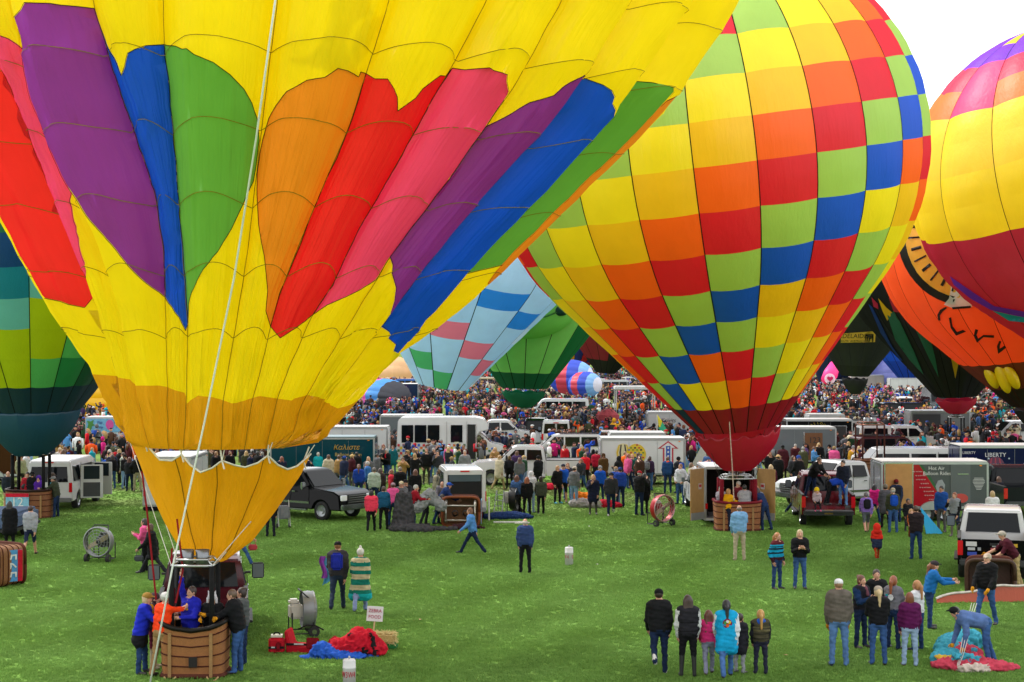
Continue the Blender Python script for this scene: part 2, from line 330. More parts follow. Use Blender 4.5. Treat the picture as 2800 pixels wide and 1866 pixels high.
def patch(bvh, poly, name, mat, parent, off=.03, step=14, Mp=None, push=0):
    """cloth applied to an envelope: an outline carried along the lines of sight onto the fabric"""
    P = [Vector((x, y)) for x, y in poly]; n = len(P)
    dense = []
    for i in range(n):
        a, b = P[i], P[(i + 1) % n]; k = max(1, int((b - a).length / step))
        dense += [a.lerp(b, j / k) for j in range(k)]
    xs = [p.x for p in P]; ys = [p.y for p in P]; pts = list(dense)
    def inside(x, y):
        c = False
        for i in range(n):
            a, b = P[i], P[i - 1]
            if (a.y > y) != (b.y > y) and x < (b.x - a.x) * (y - a.y) / (b.y - a.y) + a.x: c = not c
        return c
    x = min(xs) + step / 2
    while x < max(xs):
        y = min(ys) + step / 2
        while y < max(ys):
            if inside(x, y) and min((Vector((x, y)) - q).length for q in dense) > step * .45: pts.append(Vector((x, y)))
            y += step
        x += step
    ed = [(i, (i + 1) % len(dense)) for i in range(len(dense))]
    v, e, f, *_ = delaunay_2d_cdt(pts, ed, [], 0, 1e-4)
    out = []; cam0 = Vector((0, 0, CAMZ)); ok = []
    for p in v:
        d = (W(p.x, p.y, 1) - cam0).normalized(); h = bvh.ray_cast(cam0, d)
        if h[0] is None: out.append(Vector()); ok.append(False)
        else:
            nrm = h[1] if h[1].dot(d) < 0 else -h[1]; out.append(h[0] + nrm * off); ok.append(True)
    inv = Mp.inverted() if Mp else Matrix.Identity(4)
    fs = [t for t in f if all(ok[i] for i in t) and inside(sum(v[i].x for i in t) / len(t), sum(v[i].y for i in t) / len(t))]
    mb = MB(); mb.add([inv @ q for q in out], fs); return mb.build(name, mat, parent, smooth=True)
def cables(root, p_top, p_bot, name='suspension_cable', r=.012, col='#202020'):
    for a, b in zip(p_top, p_bot): MB().tube([a, b], r, 4).build(name, M(col, 'plain'), root)
def burner(root, z, w, d, col='#c9cbcc', cx=0, cy=0, post='#1d1d1f', z0=1.1, pr=.05, par=None):
    """load frame with two cans on four padded uprights"""
    fr = MB(); c = [(-w, -d), (w, -d), (w, d), (-w, d)]
    for i in range(4): a, b = c[i], c[(i + 1) % 4]; fr.tube([(cx + a[0], cy + a[1], z), (cx + b[0], cy + b[1], z)], .03, 6); fr.tube([(cx + a[0] * .8, cy + a[1] * .8, z + .12), (cx + b[0] * .8, cy + b[1] * .8, z + .12)], .025, 6)
    for a in c: fr.tube([(cx + a[0], cy + a[1], z), (cx + a[0] * .8, cy + a[1] * .8, z + .12)], .025, 6)
    f = fr.build('burner_frame', M(col, 'plain', .3, .8), root, smooth=True)
    for sx in (-.16, .16):
        b = MB().lathe([(.05, z - .05), (.13, z), (.15, z + .3), (.14, z + .3), (.02, z + .05)], 12, c=(cx + sx, cy, 0)).build('burner_can', M('#8f9296', 'plain', .3, .8), f, smooth=True)
    k = 0
    for a in c: MB().tube([(cx + a[0] * 1.0, cy + a[1] * 1.0, z0 - .1), (cx + a[0], cy + a[1], z)], pr, 8).build('upright', M(post, 'cloth'), root, smooth=True)
def basket_body(parent, w, d, h, col='#8a5a2b', rim='#241a14', z=0, cx=0, cy=0, dip=.12, bands='#4a1c14', mt=None):
    """woven basket, hollow, with a padded rim that dips in the middle, rawhide foot and bands"""
    mb = MB(); K = 40
    def outline(s, t):
        k = s * K; q = 2 * PI * s; e = .32; cx_, cy_ = math.cos(q), math.sin(q)
        x = math.copysign(abs(cx_) ** e, cx_) * w / 2; y = math.copysign(abs(cy_) ** e, cy_) * d / 2; taper = .93 + .07 * t
        return x * taper + cx, y * taper + cy
    def top(s): x, y = outline(s, 1); return z + h - dip * (1 - min(1, abs(x - cx) / (w / 2)) ** 2)
    mb.sheet(lambda a, b: (*outline(a, b), z + (top(a) - z) * b), K, 8)
    mb.sheet(lambda a, b: ((outline(a, b)[0] - cx) * .93 + cx, (outline(a, b)[1] - cy) * .93 + cy, z + .06 + (top(a) - z - .06) * b), K, 4)
    mb.add([((outline(k / K, 0)[0] - cx) * .95 + cx, (outline(k / K, 0)[1] - cy) * .95 + cy, z + .06) for k in range(K)], [tuple(range(K))])
    o = mb.build('basket', M(col, 'wicker'), parent)
    if mt is not None: o.matrix_local = mt
    rm_ = MB().tube([((outline(k / K, 1)[0] - cx) * .98 + cx, (outline(k / K, 1)[1] - cy) * .98 + cy, top(k / K)) for k in range(K + 1)], .055, 8).build('rim', M(rim, 'cloth', .5), o, smooth=True)
    MB().tube([((outline(k / K, 0)[0] - cx) * 1.0 + cx, (outline(k / K, 0)[1] - cy) * 1.0 + cy, z + .05) for k in range(K + 1)], .06, 6).build('rawhide_foot', M('#5a2f22', 'cloth'), o, smooth=True)
    for t in (.25, .45, .66, .85): MB().tube([((outline(k / K, t)[0] - cx) * 1.005 + cx, (outline(k / K, t)[1] - cy) * 1.005 + cy, z + (top(k / K) - z) * t) for k in range(K + 1)], .016, 5).build('woven_band', M(bands, 'cloth'), o)
    for sx in (-.32, .3):
        MB().box((cx + sx * w, cy - d / 2 * .98 - .012, z + h * .42), (.07, .03, h * .78)).build('corner_post', M('#b98a4e', 'wicker'), o)
    return o
# ---- the leaning yellow balloon: cross-section circles fitted to its two edges
YD = 37.0
EL = [(1239, 366), (1023, 268), (800, 145), (524, 0), (268, -140), (0, -265), (-240, -330), (-500, -330), (-800, -150), (-1000, 150)]
ER = [(1250, 851), (1107, 975), (982, 1078), (791, 1303), (524, 1571), (268, 1827), (0, 1994), (-240, 2080), (-500, 2080), (-800, 1900), (-1000, 1600)]
ELv, ELu = np.array(EL)[::-1].T; ERv, ERu = np.array(ER)[::-1].T
ZM, ZT = 4.77, 22.6
zs = np.linspace(ZM, ZT, 120); yc = []; 
for z in zs:
    Yt = YD
    for _ in range(8):
        v = HV + (CAMZ - z) * FP / Yt
        aL = math.atan((np.interp(v, ELv, ELu) - CU) / FP); aR = math.atan((np.interp(v, ERv, ERu) - CU) / FP)
        m_, h_ = (aL + aR) / 2, (aR - aL) / 2; dd = YD / math.cos(m_); Yt = dd * math.cos(h_) * (math.cos(aL) + math.cos(aR)) / 2
    yc.append((YD * math.tan(m_), dd * math.sin(h_)))
yc = np.array(yc)
kk = zs > 19.0; t_ = (zs[kk] - 19.0) / (ZT - 19.0); r19 = np.interp(19.0, zs, yc[:, 1]); yc[kk, 1] = np.maximum(.05, r19 * np.sqrt(np.maximum(0, 1 - t_ ** 2.2))); yc[kk, 0] = np.interp(19.0, zs, yc[:, 0])
def ybase(z): return np.interp(z, zs, yc[:, 0]), np.interp(z, zs, yc[:, 1])
def yhit(u, v):
    Y = np.linspace(20, YD + .5, 700); x = (u - CU) * Y / FP; z = CAMZ - (v - HV) * Y / FP; cx, r = ybase(z)
    f = np.hypot(x - cx, Y - YD) - r; f = np.where((z < ZM) | (z > ZT), 9, f)
    i = int(np.argmax(f < 0)) if (f < 0).any() else int(np.argmin(f))
    th = math.atan2(Y[i] - YD, x[i] - cx[i])
    if th > PI / 2: th -= 2 * PI
    return th, float(min(max(z[i], ZM), ZT))
VALLEYS = [[(345, 1200), (300, 1010), (231, 800), (147, 603), (45, 339), (-60, 90)],
    [(395, 1205), (357, 1055), (313, 868), (263, 703), (219, 600), (130, 430), (58, 240), (30, 60), (10, 0)],
    [(452, 1215), (447, 1060), (435, 812), (429, 690), (402, 518), (344, 353), (286, 188), (234, 16), (231, 0)],
    [(497, 1225), (502, 1100), (502, 904), (475, 600), (464, 446), (455, 357), (442, 214), (429, 114), (428, 0)],
    [(605, 1225), (607, 1100), (634, 935), (674, 667), (690, 513), (732, 147), (752, 0)],
    [(672, 1225), (690, 1105), (720, 1000), (743, 892), (768, 801), (850, 600), (900, 482), (962, 344), (1009, 193), (1072, 0)],
    [(735, 1225), (768, 1082), (839, 921), (866, 859), (924, 779), (998, 625), (1083, 482), (1168, 330), (1212, 250), (1257, 174), (1353, 0)],
    [(800, 1235), (835, 1110), (930, 960), (1000, 850), (1096, 700), (1257, 491), (1440, 230), (1570, 0)],
    [(838, 1240), (911, 1095), (1000, 988), (1074, 892), (1168, 770), (1279, 634), (1396, 496), (1538, 344), (1637, 207), (1765, 0)],
    [(846, 1240), (960, 1100), (1079, 985), (1210, 845), (1348, 690), (1520, 515), (1690, 330), (1768, 217), (1880, 60)]]
vth = []
ZG = np.linspace(ZM, ZT, 90)
for ln in VALLEYS:
    pts = []
    for i in range(len(ln) - 1):
        for k in range(4): t = k / 4; pts.append((ln[i][0] * (1 - t) + ln[i + 1][0] * t, ln[i][1] * (1 - t) + ln[i + 1][1] * t))
    h = sorted([yhit(*p) for p in pts + [ln[-1]]], key=lambda a: a[1]); vth.append(np.interp(ZG, [a[1] for a in h], [a[0] for a in h]))
vth = np.array(vth)
for i in range(1, len(vth)): vth[i] = np.maximum(vth[i], vth[i - 1] + .07)
a0, a1 = vth[0], vth[-1]; gap = (2 * PI - (a1 - a0)); nb = 8
back = np.array([a1 + gap * k / (nb + 1) for k in range(1, nb + 1)])
VT = np.vstack([vth, back, vth[0] + 2 * PI])           # 10 traced + 8 behind, closed
NG = len(VT) - 1
wr = [(nr.uniform(5, 26), nr.uniform(0, 6.28), nr.uniform(-.5, .5)) for _ in range(NG * 5)]
def ysurf(th, z, off=0.0):
    cx, r = ybase(z); zi = (z - ZM) / (ZT - ZM) * 89; i0 = int(min(max(zi, 0), 88)); f = zi - i0
    col = VT[:, i0] * (1 - f) + VT[:, i0 + 1] * f; q = th
    while q < col[0]: q += 2 * PI
    while q >= col[-1]: q -= 2 * PI
    k = int(np.searchsorted(col, q, 'right') - 1); k = min(max(k, 0), NG - 1); w = col[k + 1] - col[k]; s = (q - col[k]) / w
    wid = w * r; fade = min(1, (ZT - z) / 5); bm_ = .34 * min(wid, 1.9) * min(1, .35 + (z - ZM) / 6) * fade; b = bm_ * (1 - abs(2 * s - 1) ** 2.1)
    wk = 0
    for j in range(5):
        fr, ph, dr = wr[k * 5 + j]; wk += math.sin(fr * s + ph + dr * z) ** 3 * (.55 + .45 * math.sin(.55 * z + 2.1 * ph))
    amp = .05 * min(1, wid / .8) * (4 * s * (1 - s)) ** .5 * (1.2 - .5 * min(1, (z - ZM) / 12))
    rr = r - (.33 + .12 * math.cos(th)) * min(1, .35 + (z - ZM) / 6) * fade + b + wk * amp + .012 * math.sin(9 * z + 3 * q) + off
    if off and 1: pass
    return (cx + rr * math.cos(th), YD + rr * math.sin(th), z - .25 * off)
def gcoord(th, z):
    q = th; col = [float(np.interp(z, ZG, v)) for v in VT]
    while q < col[0]: q += 2 * PI
    while q >= col[-1]: q -= 2 * PI
    k = min(max(int(np.searchsorted(col, q, 'right') - 1), 0), NG - 1); return (1.6 * (k + (q - col[k]) / (col[k + 1] - col[k])), .07 * z, 0)
def fabmesh(mb, name, col, gc, tr):
    me = mb.mesh(name, M(col, 'pleat', tr), smooth=True); a = me.attributes.new('gore_coord', 'FLOAT_VECTOR', 'POINT'); a.data.foreach_set('vector', np.array(gc, np.float32).ravel()); return me
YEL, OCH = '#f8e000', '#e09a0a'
PUR, BLU, GRN, ORA, RED, PNK = '#9028a4', '#0a4cf4', '#68a444', '#ff8a20', '#ff1828', '#ff3e80'
BPR = [(58, 80), (71, 54), (94, 36), (120, 19), (156, 16), (188, 19), (234, 16)]
SEAM_PB = [(234, 16), (250, 67), (286, 188), (344, 353), (402, 518), (418, 600), (429, 690), (435, 812)]
PETALS = [
 (PNK, [(-60, 40), (0, 92), (27, 116), (49, 147), (71, 188), (80, 232), (103, 304), (129, 366), (152, 424), (165, 491), (179, 549), (201, 604), (223, 667), (239, 720), (231, 776), (147, 603), (116, 513), (89, 429), (45, 339), (0, 223), (-60, 80)]),
 (RED, [(-60, 80), (0, 223), (45, 339), (89, 429), (116, 513), (147, 603), (231, 776), (235, 794), (230, 841), (167, 808), (118, 716), (80, 658), (58, 620), (27, 536), (0, 473), (-60, 330)]),
 (ORA, [(-60, 330), (0, 473), (27, 536), (58, 620), (80, 658), (118, 716), (78, 684), (34, 600), (-6, 530), (-80, 400)]),
 (PUR, [(58, 107)] + BPR + SEAM_PB[1:] + [(380, 745), (339, 685), (268, 594), (223, 527), (179, 455), (143, 388), (94, 232), (67, 143)]),
 (BLU, [(250, 67), (268, 103), (295, 143), (326, 174), (340, 209), (357, 165), (379, 138), (400, 125), (429, 114), (442, 214), (455, 357), (464, 446), (473, 580), (491, 734), (502, 868), (499, 904), (482, 868), (464, 841), (435, 812), (429, 690), (418, 600), (402, 518), (344, 353), (286, 188)]),
 (GRN, [(429, 114), (455, 123), (487, 129), (513, 141), (529, 142), (549, 158), (598, 179), (638, 210), (670, 246), (688, 281), (699, 321), (703, 379), (696, 437), (688, 491), (665, 549), (634, 625), (598, 689), (554, 752), (522, 801), (504, 863), (502, 868), (491, 734), (473, 580), (464, 446), (455, 357), (442, 214)]),
 (ORA, [(1009, 193), (991, 192), (985, 206), (949, 196), (922, 192), (886, 219), (839, 225), (786, 254), (754, 290), (732, 321), (714, 375), (705, 415), (697, 469), (699, 536), (705, 610), (723, 703), (732, 795), (727, 850), (743, 892), (768, 801), (826, 667), (850, 600), (900, 482), (927, 429), (962, 344), (989, 263)]),
 (RED, [(1009, 193), (1029, 212), (1058, 217), (1072, 243), (1081, 268), (1082, 306), (1114, 283), (1132, 270), (1154, 243), (1186, 219), (1208, 205), (1239, 201), (1257, 179), (1212, 250), (1168, 330), (1083, 482), (998, 625), (924, 779), (868, 859), (768, 924), (743, 892), (768, 801), (826, 667), (850, 600), (900, 482), (927, 429), (962, 344), (989, 263)]),
 (PNK, [(1257, 179), (1279, 188), (1322, 190), (1373, 208), (1382, 225), (1396, 250), (1400, 268), (1346, 353), (1324, 384), (1257, 491), (1150, 625), (1096, 700), (1056, 756), (989, 792), (900, 834), (868, 859), (924, 779), (998, 625), (1083, 482), (1168, 330), (1212, 250)]),
 (PUR, [(1637, 206), (1599, 205), (1565, 217), (1525, 239), (1498, 263), (1449, 280), (1413, 308), (1382, 328), (1360, 342), (1328, 380), (1257, 491), (1150, 625), (1096, 700), (1090, 747), (1083, 788), (1081, 877), (1074, 891), (1168, 770), (1279, 634), (1396, 496), (1538, 344)]),
 (BLU, [(1637, 206), (1654, 232), (1661, 268), (1659, 304), (1641, 357), (1534, 500), (1391, 647), (1284, 756), (1168, 881), (1079, 982), (1073, 960), (1074, 891), (1168, 770), (1279, 634), (1396, 496), (1538, 344)]),
 (GRN, [(1768, 217), (1793, 225), (1815, 241), (1815, 252), (1779, 292), (1690, 388), (1543, 533), (1427, 649), (1351, 725), (1286, 758), (1391, 647), (1534, 500), (1641, 361)]),
 (ORA, [(1845, 250), (1833, 257), (1797, 277), (1779, 292), (1690, 388), (1543, 533), (1427, 649), (1351, 725), (1311, 774), (1297, 806), (1340, 762), (1431, 690), (1520, 600), (1700, 415), (1850, 262)])]
OCHRE = [(240, 1015), (262, 1020), (345, 1038), (357, 1055), (430, 1055), (498, 1075), (503, 1105), (540, 1082), (580, 1087), (634, 1104), (648, 1102), (714, 1084), (803, 1096), (812, 1090), (857, 1081), (900, 1095), (940, 1122), (985, 1095)]
def dense(pl, st=16, close=True):
    out = []; n = len(pl)
    for i in range(n if close else n - 1):
        a, b = pl[i], pl[(i + 1) % n]; k = max(1, int(math.hypot(b[0] - a[0], b[1] - a[1]) / st)); out += [(a[0] + (b[0] - a[0]) * j / k, a[1] + (b[1] - a[1]) * j / k) for j in range(k)]
    if not close: out.append(pl[-1])
    return out
def rowz(th, z):
    col = [float(np.interp(z, ZG, q)) for q in VT]; q = th
    while q < col[0]: q += 2 * PI
    while q >= col[-1]: q -= 2 * PI
    k = min(max(int(np.searchsorted(col, q, 'right') - 1), 0), NG - 1); s = (q - col[k]) / (col[k + 1] - col[k])
    return z + .2 * 4 * s * (1 - s) - .1 + .025 * math.sin(31 * th + z) + .02 * math.sin(17 * th + 2 * z)
TS = 7.0                                               # metres per radian in the flattened sheet
yroot = thing('hot_air_balloon', 'huge yellow balloon with purple, blue, green, orange, red and pink petals, leaning over its basket', 'hot air balloon', (XU(533, 35.8), 35.8, 0), 0, 'hot air balloons standing on the field')
yinv = Matrix.Translation(-yroot.location)
yenv = bpy.data.objects.new('envelope', None); C.objects.link(yenv); yenv.parent = yroot
def yellow_front():
    hits = {}
    def H(p):
        k = (round(p[0], 1), round(p[1], 1))
        if k not in hits: hits[k] = yhit(*p)
        t, z = hits[k]; return (t * TS, z)
    polys = [(c, [H(p) for p in dense(pl)]) for c, pl in PETALS]
    och = sorted(set([H(p) for p in dense(OCHRE, 8, False)])); ox, oz = np.array(och).T
    T0, T1 = -PI - .35, .35; ZTOP = 15.6
    rows = [7.15, 8.35, 9.6, 10.85, 12.1, 13.35, 14.5]
    pts = []; edges = []
    def poly(ps, close):
        i0 = len(pts); pts.extend(ps); n = len(ps)
        edges.extend([(i0 + i, i0 + (i + 1) % n) for i in range(n if close else n - 1)])
    for _, p in polys: poly(p, True)
    poly([(T0 * TS, float(oz[0]))] + [tuple(map(float, q)) for q in zip(ox, oz)] + [(T1 * TS, float(oz[-1]))], False)
    for z in rows: poly([(t * TS, rowz(t, z)) for t in np.linspace(T0, T1, 200)], False)
    for v in vth: poly([(float(np.interp(z, ZG, v)) * TS, z) for z in np.linspace(ZM, ZTOP, 30)], False)
    poly([(T0 * TS, ZM), (T1 * TS, ZM), (T1 * TS, ZTOP), (T0 * TS, ZTOP)], True)
    for z in np.arange(ZM + .15, ZTOP, .3):
        for t in np.arange(T0 + .02, T1, .036): pts.append((float(t * TS), float(z)))
    v, e, f, *_ = delaunay_2d_cdt([Vector(p) for p in pts], edges, [], 0, 2e-3)
    cen = np.array([[(v[a].x + v[b].x + v[c].x) / 3, (v[a].y + v[b].y + v[c].y) / 3] for a, b, c in f])
    colid = np.full(len(f), 99)
    for k, (_, p) in enumerate(polys):
        x, y = cen.T; c = np.zeros(len(f), bool); P = np.array(p)
        for i in range(len(P)):
            (ax, ay), (bx, by) = P[i], P[i - 1]
            if ay == by: continue
            c ^= ((ay > y) != (by > y)) & (x < (bx - ax) * (y - ay) / (by - ay) + ax)
        colid[c & (colid == 99)] = k
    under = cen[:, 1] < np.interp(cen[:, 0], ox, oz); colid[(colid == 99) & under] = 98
    rt = np.linspace(T0, T1, 400); row = sum((cen[:, 1] > np.interp(cen[:, 0] / TS, rt, [rowz(t, z) for t in rt])).astype(int) for z in rows)
    vz = np.array([np.interp(cen[:, 1], ZG, q) for q in vth]); gore = (vz < cen[:, 0] / TS).sum(axis=0)
    key = np.where(colid < 98, colid * 10000 + row * 100, np.where(colid == 98, 980000 + gore, 990000 + row * 100 + gore))
    P3 = [Vector(ysurf(p.x / TS, p.y)) for p in v]
    names = {}
    pieces = []
    for kk_ in np.unique(key):
        idx = np.nonzero(key == kk_)[0]; par = {}
        def find(a):
            while par.setdefault(a, a) != a: par[a] = par[par[a]]; a = par[a]
            return a
        for i in idx:
            a, b, c = f[i]; par[find(a)] = find(b); par[find(b)] = find(c)
        gr = {}
        for i in idx: gr.setdefault(find(f[i][0]), []).append(i)
        pieces += [np.array(q) for q in gr.values() if len(q) > 3]
    for idx in pieces:
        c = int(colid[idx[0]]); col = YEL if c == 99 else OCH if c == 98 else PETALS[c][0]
        mp = {}; mb = MB(); fs = []; gc = []
        for i in idx:
            t = []
            for a in f[i]:
                if a not in mp: mp[a] = len(mp); mb.v.append(tuple(yinv @ P3[a])); gc.append(gcoord(v[a].x / TS, v[a].y))
                t.append(mp[a])
            fs.append(tuple(t))
        mb.f = fs; mb.m = [0] * len(fs)
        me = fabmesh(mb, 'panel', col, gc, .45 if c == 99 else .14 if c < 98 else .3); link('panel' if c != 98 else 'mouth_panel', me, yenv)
    # stitched seams, tapes and petal edges: narrow ribbons lying on the cloth
    def ribbon(ps, w, col, name, par=yenv):
        mb = MB(); n = len(ps)
        if n < 2: return
        A = [yinv @ Vector(ysurf(t, z, .02)) for t, z in ps]
        for i in range(n - 1):
            d = (A[i + 1] - A[i]); nrm = Vector((A[i].x - (ybase(ps[i][1])[0] - yroot.location.x), A[i].y - (YD - yroot.location.y), 0)).normalized(); s = d.cross(nrm); s = s.normalized() * w / 2 if s.length > 1e-6 else Vector((0, 0, w / 2))
            o = len(mb.v); mb.v += [tuple(A[i] - s), tuple(A[i] + s), tuple(A[i + 1] + s), tuple(A[i + 1] - s)]; mb.f.append((o, o + 1, o + 2, o + 3)); mb.m.append(0)
        mb.build(name, M(col, 'cloth'), par)
    for z in rows: ribbon([(t, rowz(t, z)) for t in np.linspace(-PI - .1, .1, 260)], .012, '#98801a', 'seam')
    for q in vth: ribbon([(float(np.interp(z, ZG, q)), z) for z in np.linspace(ZM, ZTOP, 70)], .013, '#a0861c', 'load_tape')
    for _, p in polys: ribbon([(a / TS, z) for a, z in p + p[:1]], .013, '#1a1410', 'petal_seam')
    # the rest of the envelope, behind and above the picture
    far = MB()
    far.sheet(lambda a, b: yinv @ Vector(ysurf(T1 + (2 * PI + T0 - T1) * a, ZM + (ZTOP - ZM) * b)), 60, 30)
    far.sheet(lambda a, b: yinv @ Vector(ysurf(2 * PI * a, ZTOP + (ZT - .02 - ZTOP) * b)), 96, 16)
    o = far.build('far_side_panels', M(YEL, 'nylon', .42), yenv, smooth=True); o['kind'] = 'stuff'
    # a doubled fold of cloth just inside the skin, near the top
    for pl in ([(918, -20), (1000, -20), (1015, 22), (1030, 34), (965, 60), (945, 110), (950, 150), (985, 200), (960, 205), (925, 190), (900, 200), (868, 192), (850, 182), (790, 168), (850, 150), (880, 120), (900, 60)], [(1000, 50), (1056, 30), (1010, 130), (975, 180), (955, 140), (968, 90)]):
        ps = [H(p) for p in dense(pl, 10)]; n = len(ps); vv, ee, ff, *_ = delaunay_2d_cdt([Vector(p) for p in ps], [(i, (i + 1) % n) for i in range(n)], [], 1, 1e-3)
        mb = MB(); mb.add([yinv @ Vector(ysurf(p.x / TS, p.y, -.07)) for p in vv], ff); mb.build('inner_fold', M(YEL, 'nylon', .45), yenv)
yellow_front()
# scoop below the mouth
ST = [(348, 1189), (372, 1203), (397, 1212), (437, 1258), (470, 1260), (496, 1243), (520, 1272), (548, 1292), (580, 1280), (607, 1260), (640, 1272), (670, 1278), (705, 1266), (732, 1246), (760, 1272), (786, 1284), (812, 1275), (832, 1258), (850, 1242)]
SL = [(1189, 348), (1250, 375), (1350, 413), (1430, 450), (1490, 485), (1525, 525)]; SR = [(1242, 850), (1300, 822), (1400, 752), (1480, 690), (1525, 628)]
def scoop(a, b):
    st = np.array(ST); tot = np.linspace(0, 1, len(st)); u0 = np.interp(a, tot, st[:, 0]); v0 = np.interp(a, tot, st[:, 1])
    v = v0 + (1524 - v0) * b + 16 * b * (1 - (2 * a - 1) ** 2); vl = 1189 + (1524 - 1189) * b; vr = 1242 + (1524 - 1242) * b
    ul = np.interp(vl, *np.array(SL).T); ur = np.interp(vr, *np.array(SR).T); s = (u0 - 348) / 502.0; u = ul + (ur - ul) * s
    half = (ur - ul) / 2 * 36 / FP; Y = 36.9 - (1.75 - .9 * b) * math.sqrt(max(0, 1 - (2 * s - 1) ** 2)) * min(1, .35 + .65 * (1 - b)) - .1 * b + .02 * math.sin(23 * s + 3 * b) * (1 - b) + .03 * math.sin(9 * s - 14 * b) * b * (1 - b)
    return yinv @ W(u, v, Y)
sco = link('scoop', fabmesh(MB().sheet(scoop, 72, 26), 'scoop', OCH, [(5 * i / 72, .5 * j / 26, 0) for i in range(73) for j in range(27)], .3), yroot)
for a_ in (.24, .47, .7): MB().tube([scoop(a_ + .06 * b * (.5 - a_), b) for b in np.linspace(0, .96, 26)], .011, 4).build('seam', M('#8a6410', 'cloth'), sco)
MB().tube([scoop(a, 0) for a in np.linspace(0, 1, 73)], .02, 5).build('hem', M('#e9e4d6', 'cloth'), sco)
for a_, b_ in (((395, 1164), (397, 1214)), ((487, 1198), (496, 1243)), ((601, 1218), (607, 1262)), ((735, 1200), (732, 1247)), ((845, 1222), (830, 1262))):
    Y_ = 36.9 - 1.75 * math.sqrt(max(0, 1 - ((a_[0] - 600) / 255) ** 2)) - .02; A, B = yinv @ W(*a_, Y_), yinv @ W(*b_, Y_ - .02)
    MB().tube([A, B, B + Vector((.05, -.02, -.16))], .018, 5).build('tie', M('#efe9dc', 'cloth'), sco)
    MB().tube([A + Vector((.12, 0, .04)), B], .012, 4).build('tie', M('#efe9dc', 'cloth'), sco)
# maker's patch on the scoop side
# basket, burner and lines of the yellow balloon
basket_body(yroot, 1.38, 1.12, 1.18, '#b87436', '#17130f', 0, 0, .1, .18)
burner(yroot, 2.32, .42, .36, cx=-.02, cy=.1, post='#1a1a1c', z0=1.05, pr=.055)
bx = MB().box((.05, -.5, .36), (.17, .05, .2)).build('step_hole', M('#15100c', 'plain', .9), yroot)
for s_ in (-.42, .46): MB().tube([(s_ - .12, -.52, .06), (s_ - .06, -.6, .0), (s_ + .06, -.6, .0), (s_ + .12, -.52, .06)], .018, 5).build('rope_handle', M('#c9a877', 'cloth'), yroot)
tops = [yinv @ W(u, v, Y) for u, v, Y in ((352, 1200, 37.6), (380, 1215, 38.4), (830, 1262, 38.4), (846, 1245, 37.4))]
cables(yroot, tops, [(-.44, -.26, 2.32), (-.44, .46, 2.32), (.4, .46, 2.32), (.4, -.26, 2.32)], r=.01, col='#d8d4c8')
for p in ([W(388, 1290, 36.4), W(402, 1400, 36.0), W(427, 1640, 35.6)], [W(484, 1420, 36), W(500, 1560, 35.7), W(480, 1650, 35.5)], [W(470, 1500, 36), W(466, 1640, 35.6)]):
    MB().tube([yinv @ q for q in p], .022, 6).build('red_strap', M('#8f1420', 'cloth'), yroot)
rope = MB().tube([W(757, -30, 28.0), W(700, 380, 30.2), W(640, 760, 32), W(560, 1150, 33.4), W(470, 1560, 34.4), (W(408, 1880, 34.5).x, 34.5, .0)], .019, 7).build('crown_line', M('#ffffff', 'plain'), None, smooth=True)
tag(rope, 'long white crown line running down from the yellow balloon to the grass', 'rope')
# ---- the rainbow chequered balloon in the middle of the field
YC = 64.0
def chk_col(g, r):
    k = {'R': '#e0112e', 'G': '#a2cc5c', 'Y': '#f8e418', 'A': '#f8c514', 'O': '#ff6410', 'B': '#1253da', 'D': '#8e0f26', 'N': '#0d2c52'}
    c = 2 + g                                    # gore 0 is the third column left of the photograph's middle
    rr = 12 - r                                  # rows counted from the top in the photograph, 12 = the dark hem
    if rr == 12: return k['N'] if c == -2 else k['D']
    s = rr + c
    if s <= 10: L_ = 'RGYAO'[(s - 3) % 5] if s != 10 else 'B'
    else: L_ = 'AYGRO'[(-(c - rr)) % 5]
    return k[L_]
bx_, bz_ = W(2015, 1163, YC).x, W(2015, 1163, YC).z
croot, cenv, cM, cbv = balloon('hot_air_balloon', 'upright balloon with a rainbow chequer of red, orange, yellow, green and blue panels', (bx_, YC, bz_), (-7.2, 6.5), 7.92, 1.62, 39.5, 24, [0] + [1.40 + 1.505 * i for i in range(17)], chk_col, phase=-R(10.2), bulge=.085, nu=5, nv=3, tr=.3)
skirt(croot, cM, 1.66, .5, 0, 2.25, '#a0102c', n=16, gap=.14)
basket_body(croot, 1.75, 1.2, 1.12, '#b06a34', '#7d1426', 0, 0, 0, .06)
burner(croot, 1.95, .62, .4, post='#7d1022', z0=1.05, pr=.085)
cables(croot, [croot.matrix_basis.inverted() @ (cM @ Vector((1.62 * math.cos(a), 1.62 * math.sin(a), 0))) for a in (-2.6, -.5, .6, 2.5)], [(-.6, -.4, 1.95), (.6, -.4, 1.95), (.6, .4, 1.95), (-.6, .4, 1.95)])
o = MB().tube([W(1932, 350, 55.8), W(1962, 760, 58.4), W(1990, 1080, 61.5), W(2003, 1290, 62.8), W(2007, 1370, 63.3)], .02, 5).build('drop_line', M('#e9c9c0', 'cloth')); tag(o, 'thin pale line hanging down the front of the rainbow chequered balloon', 'rope')
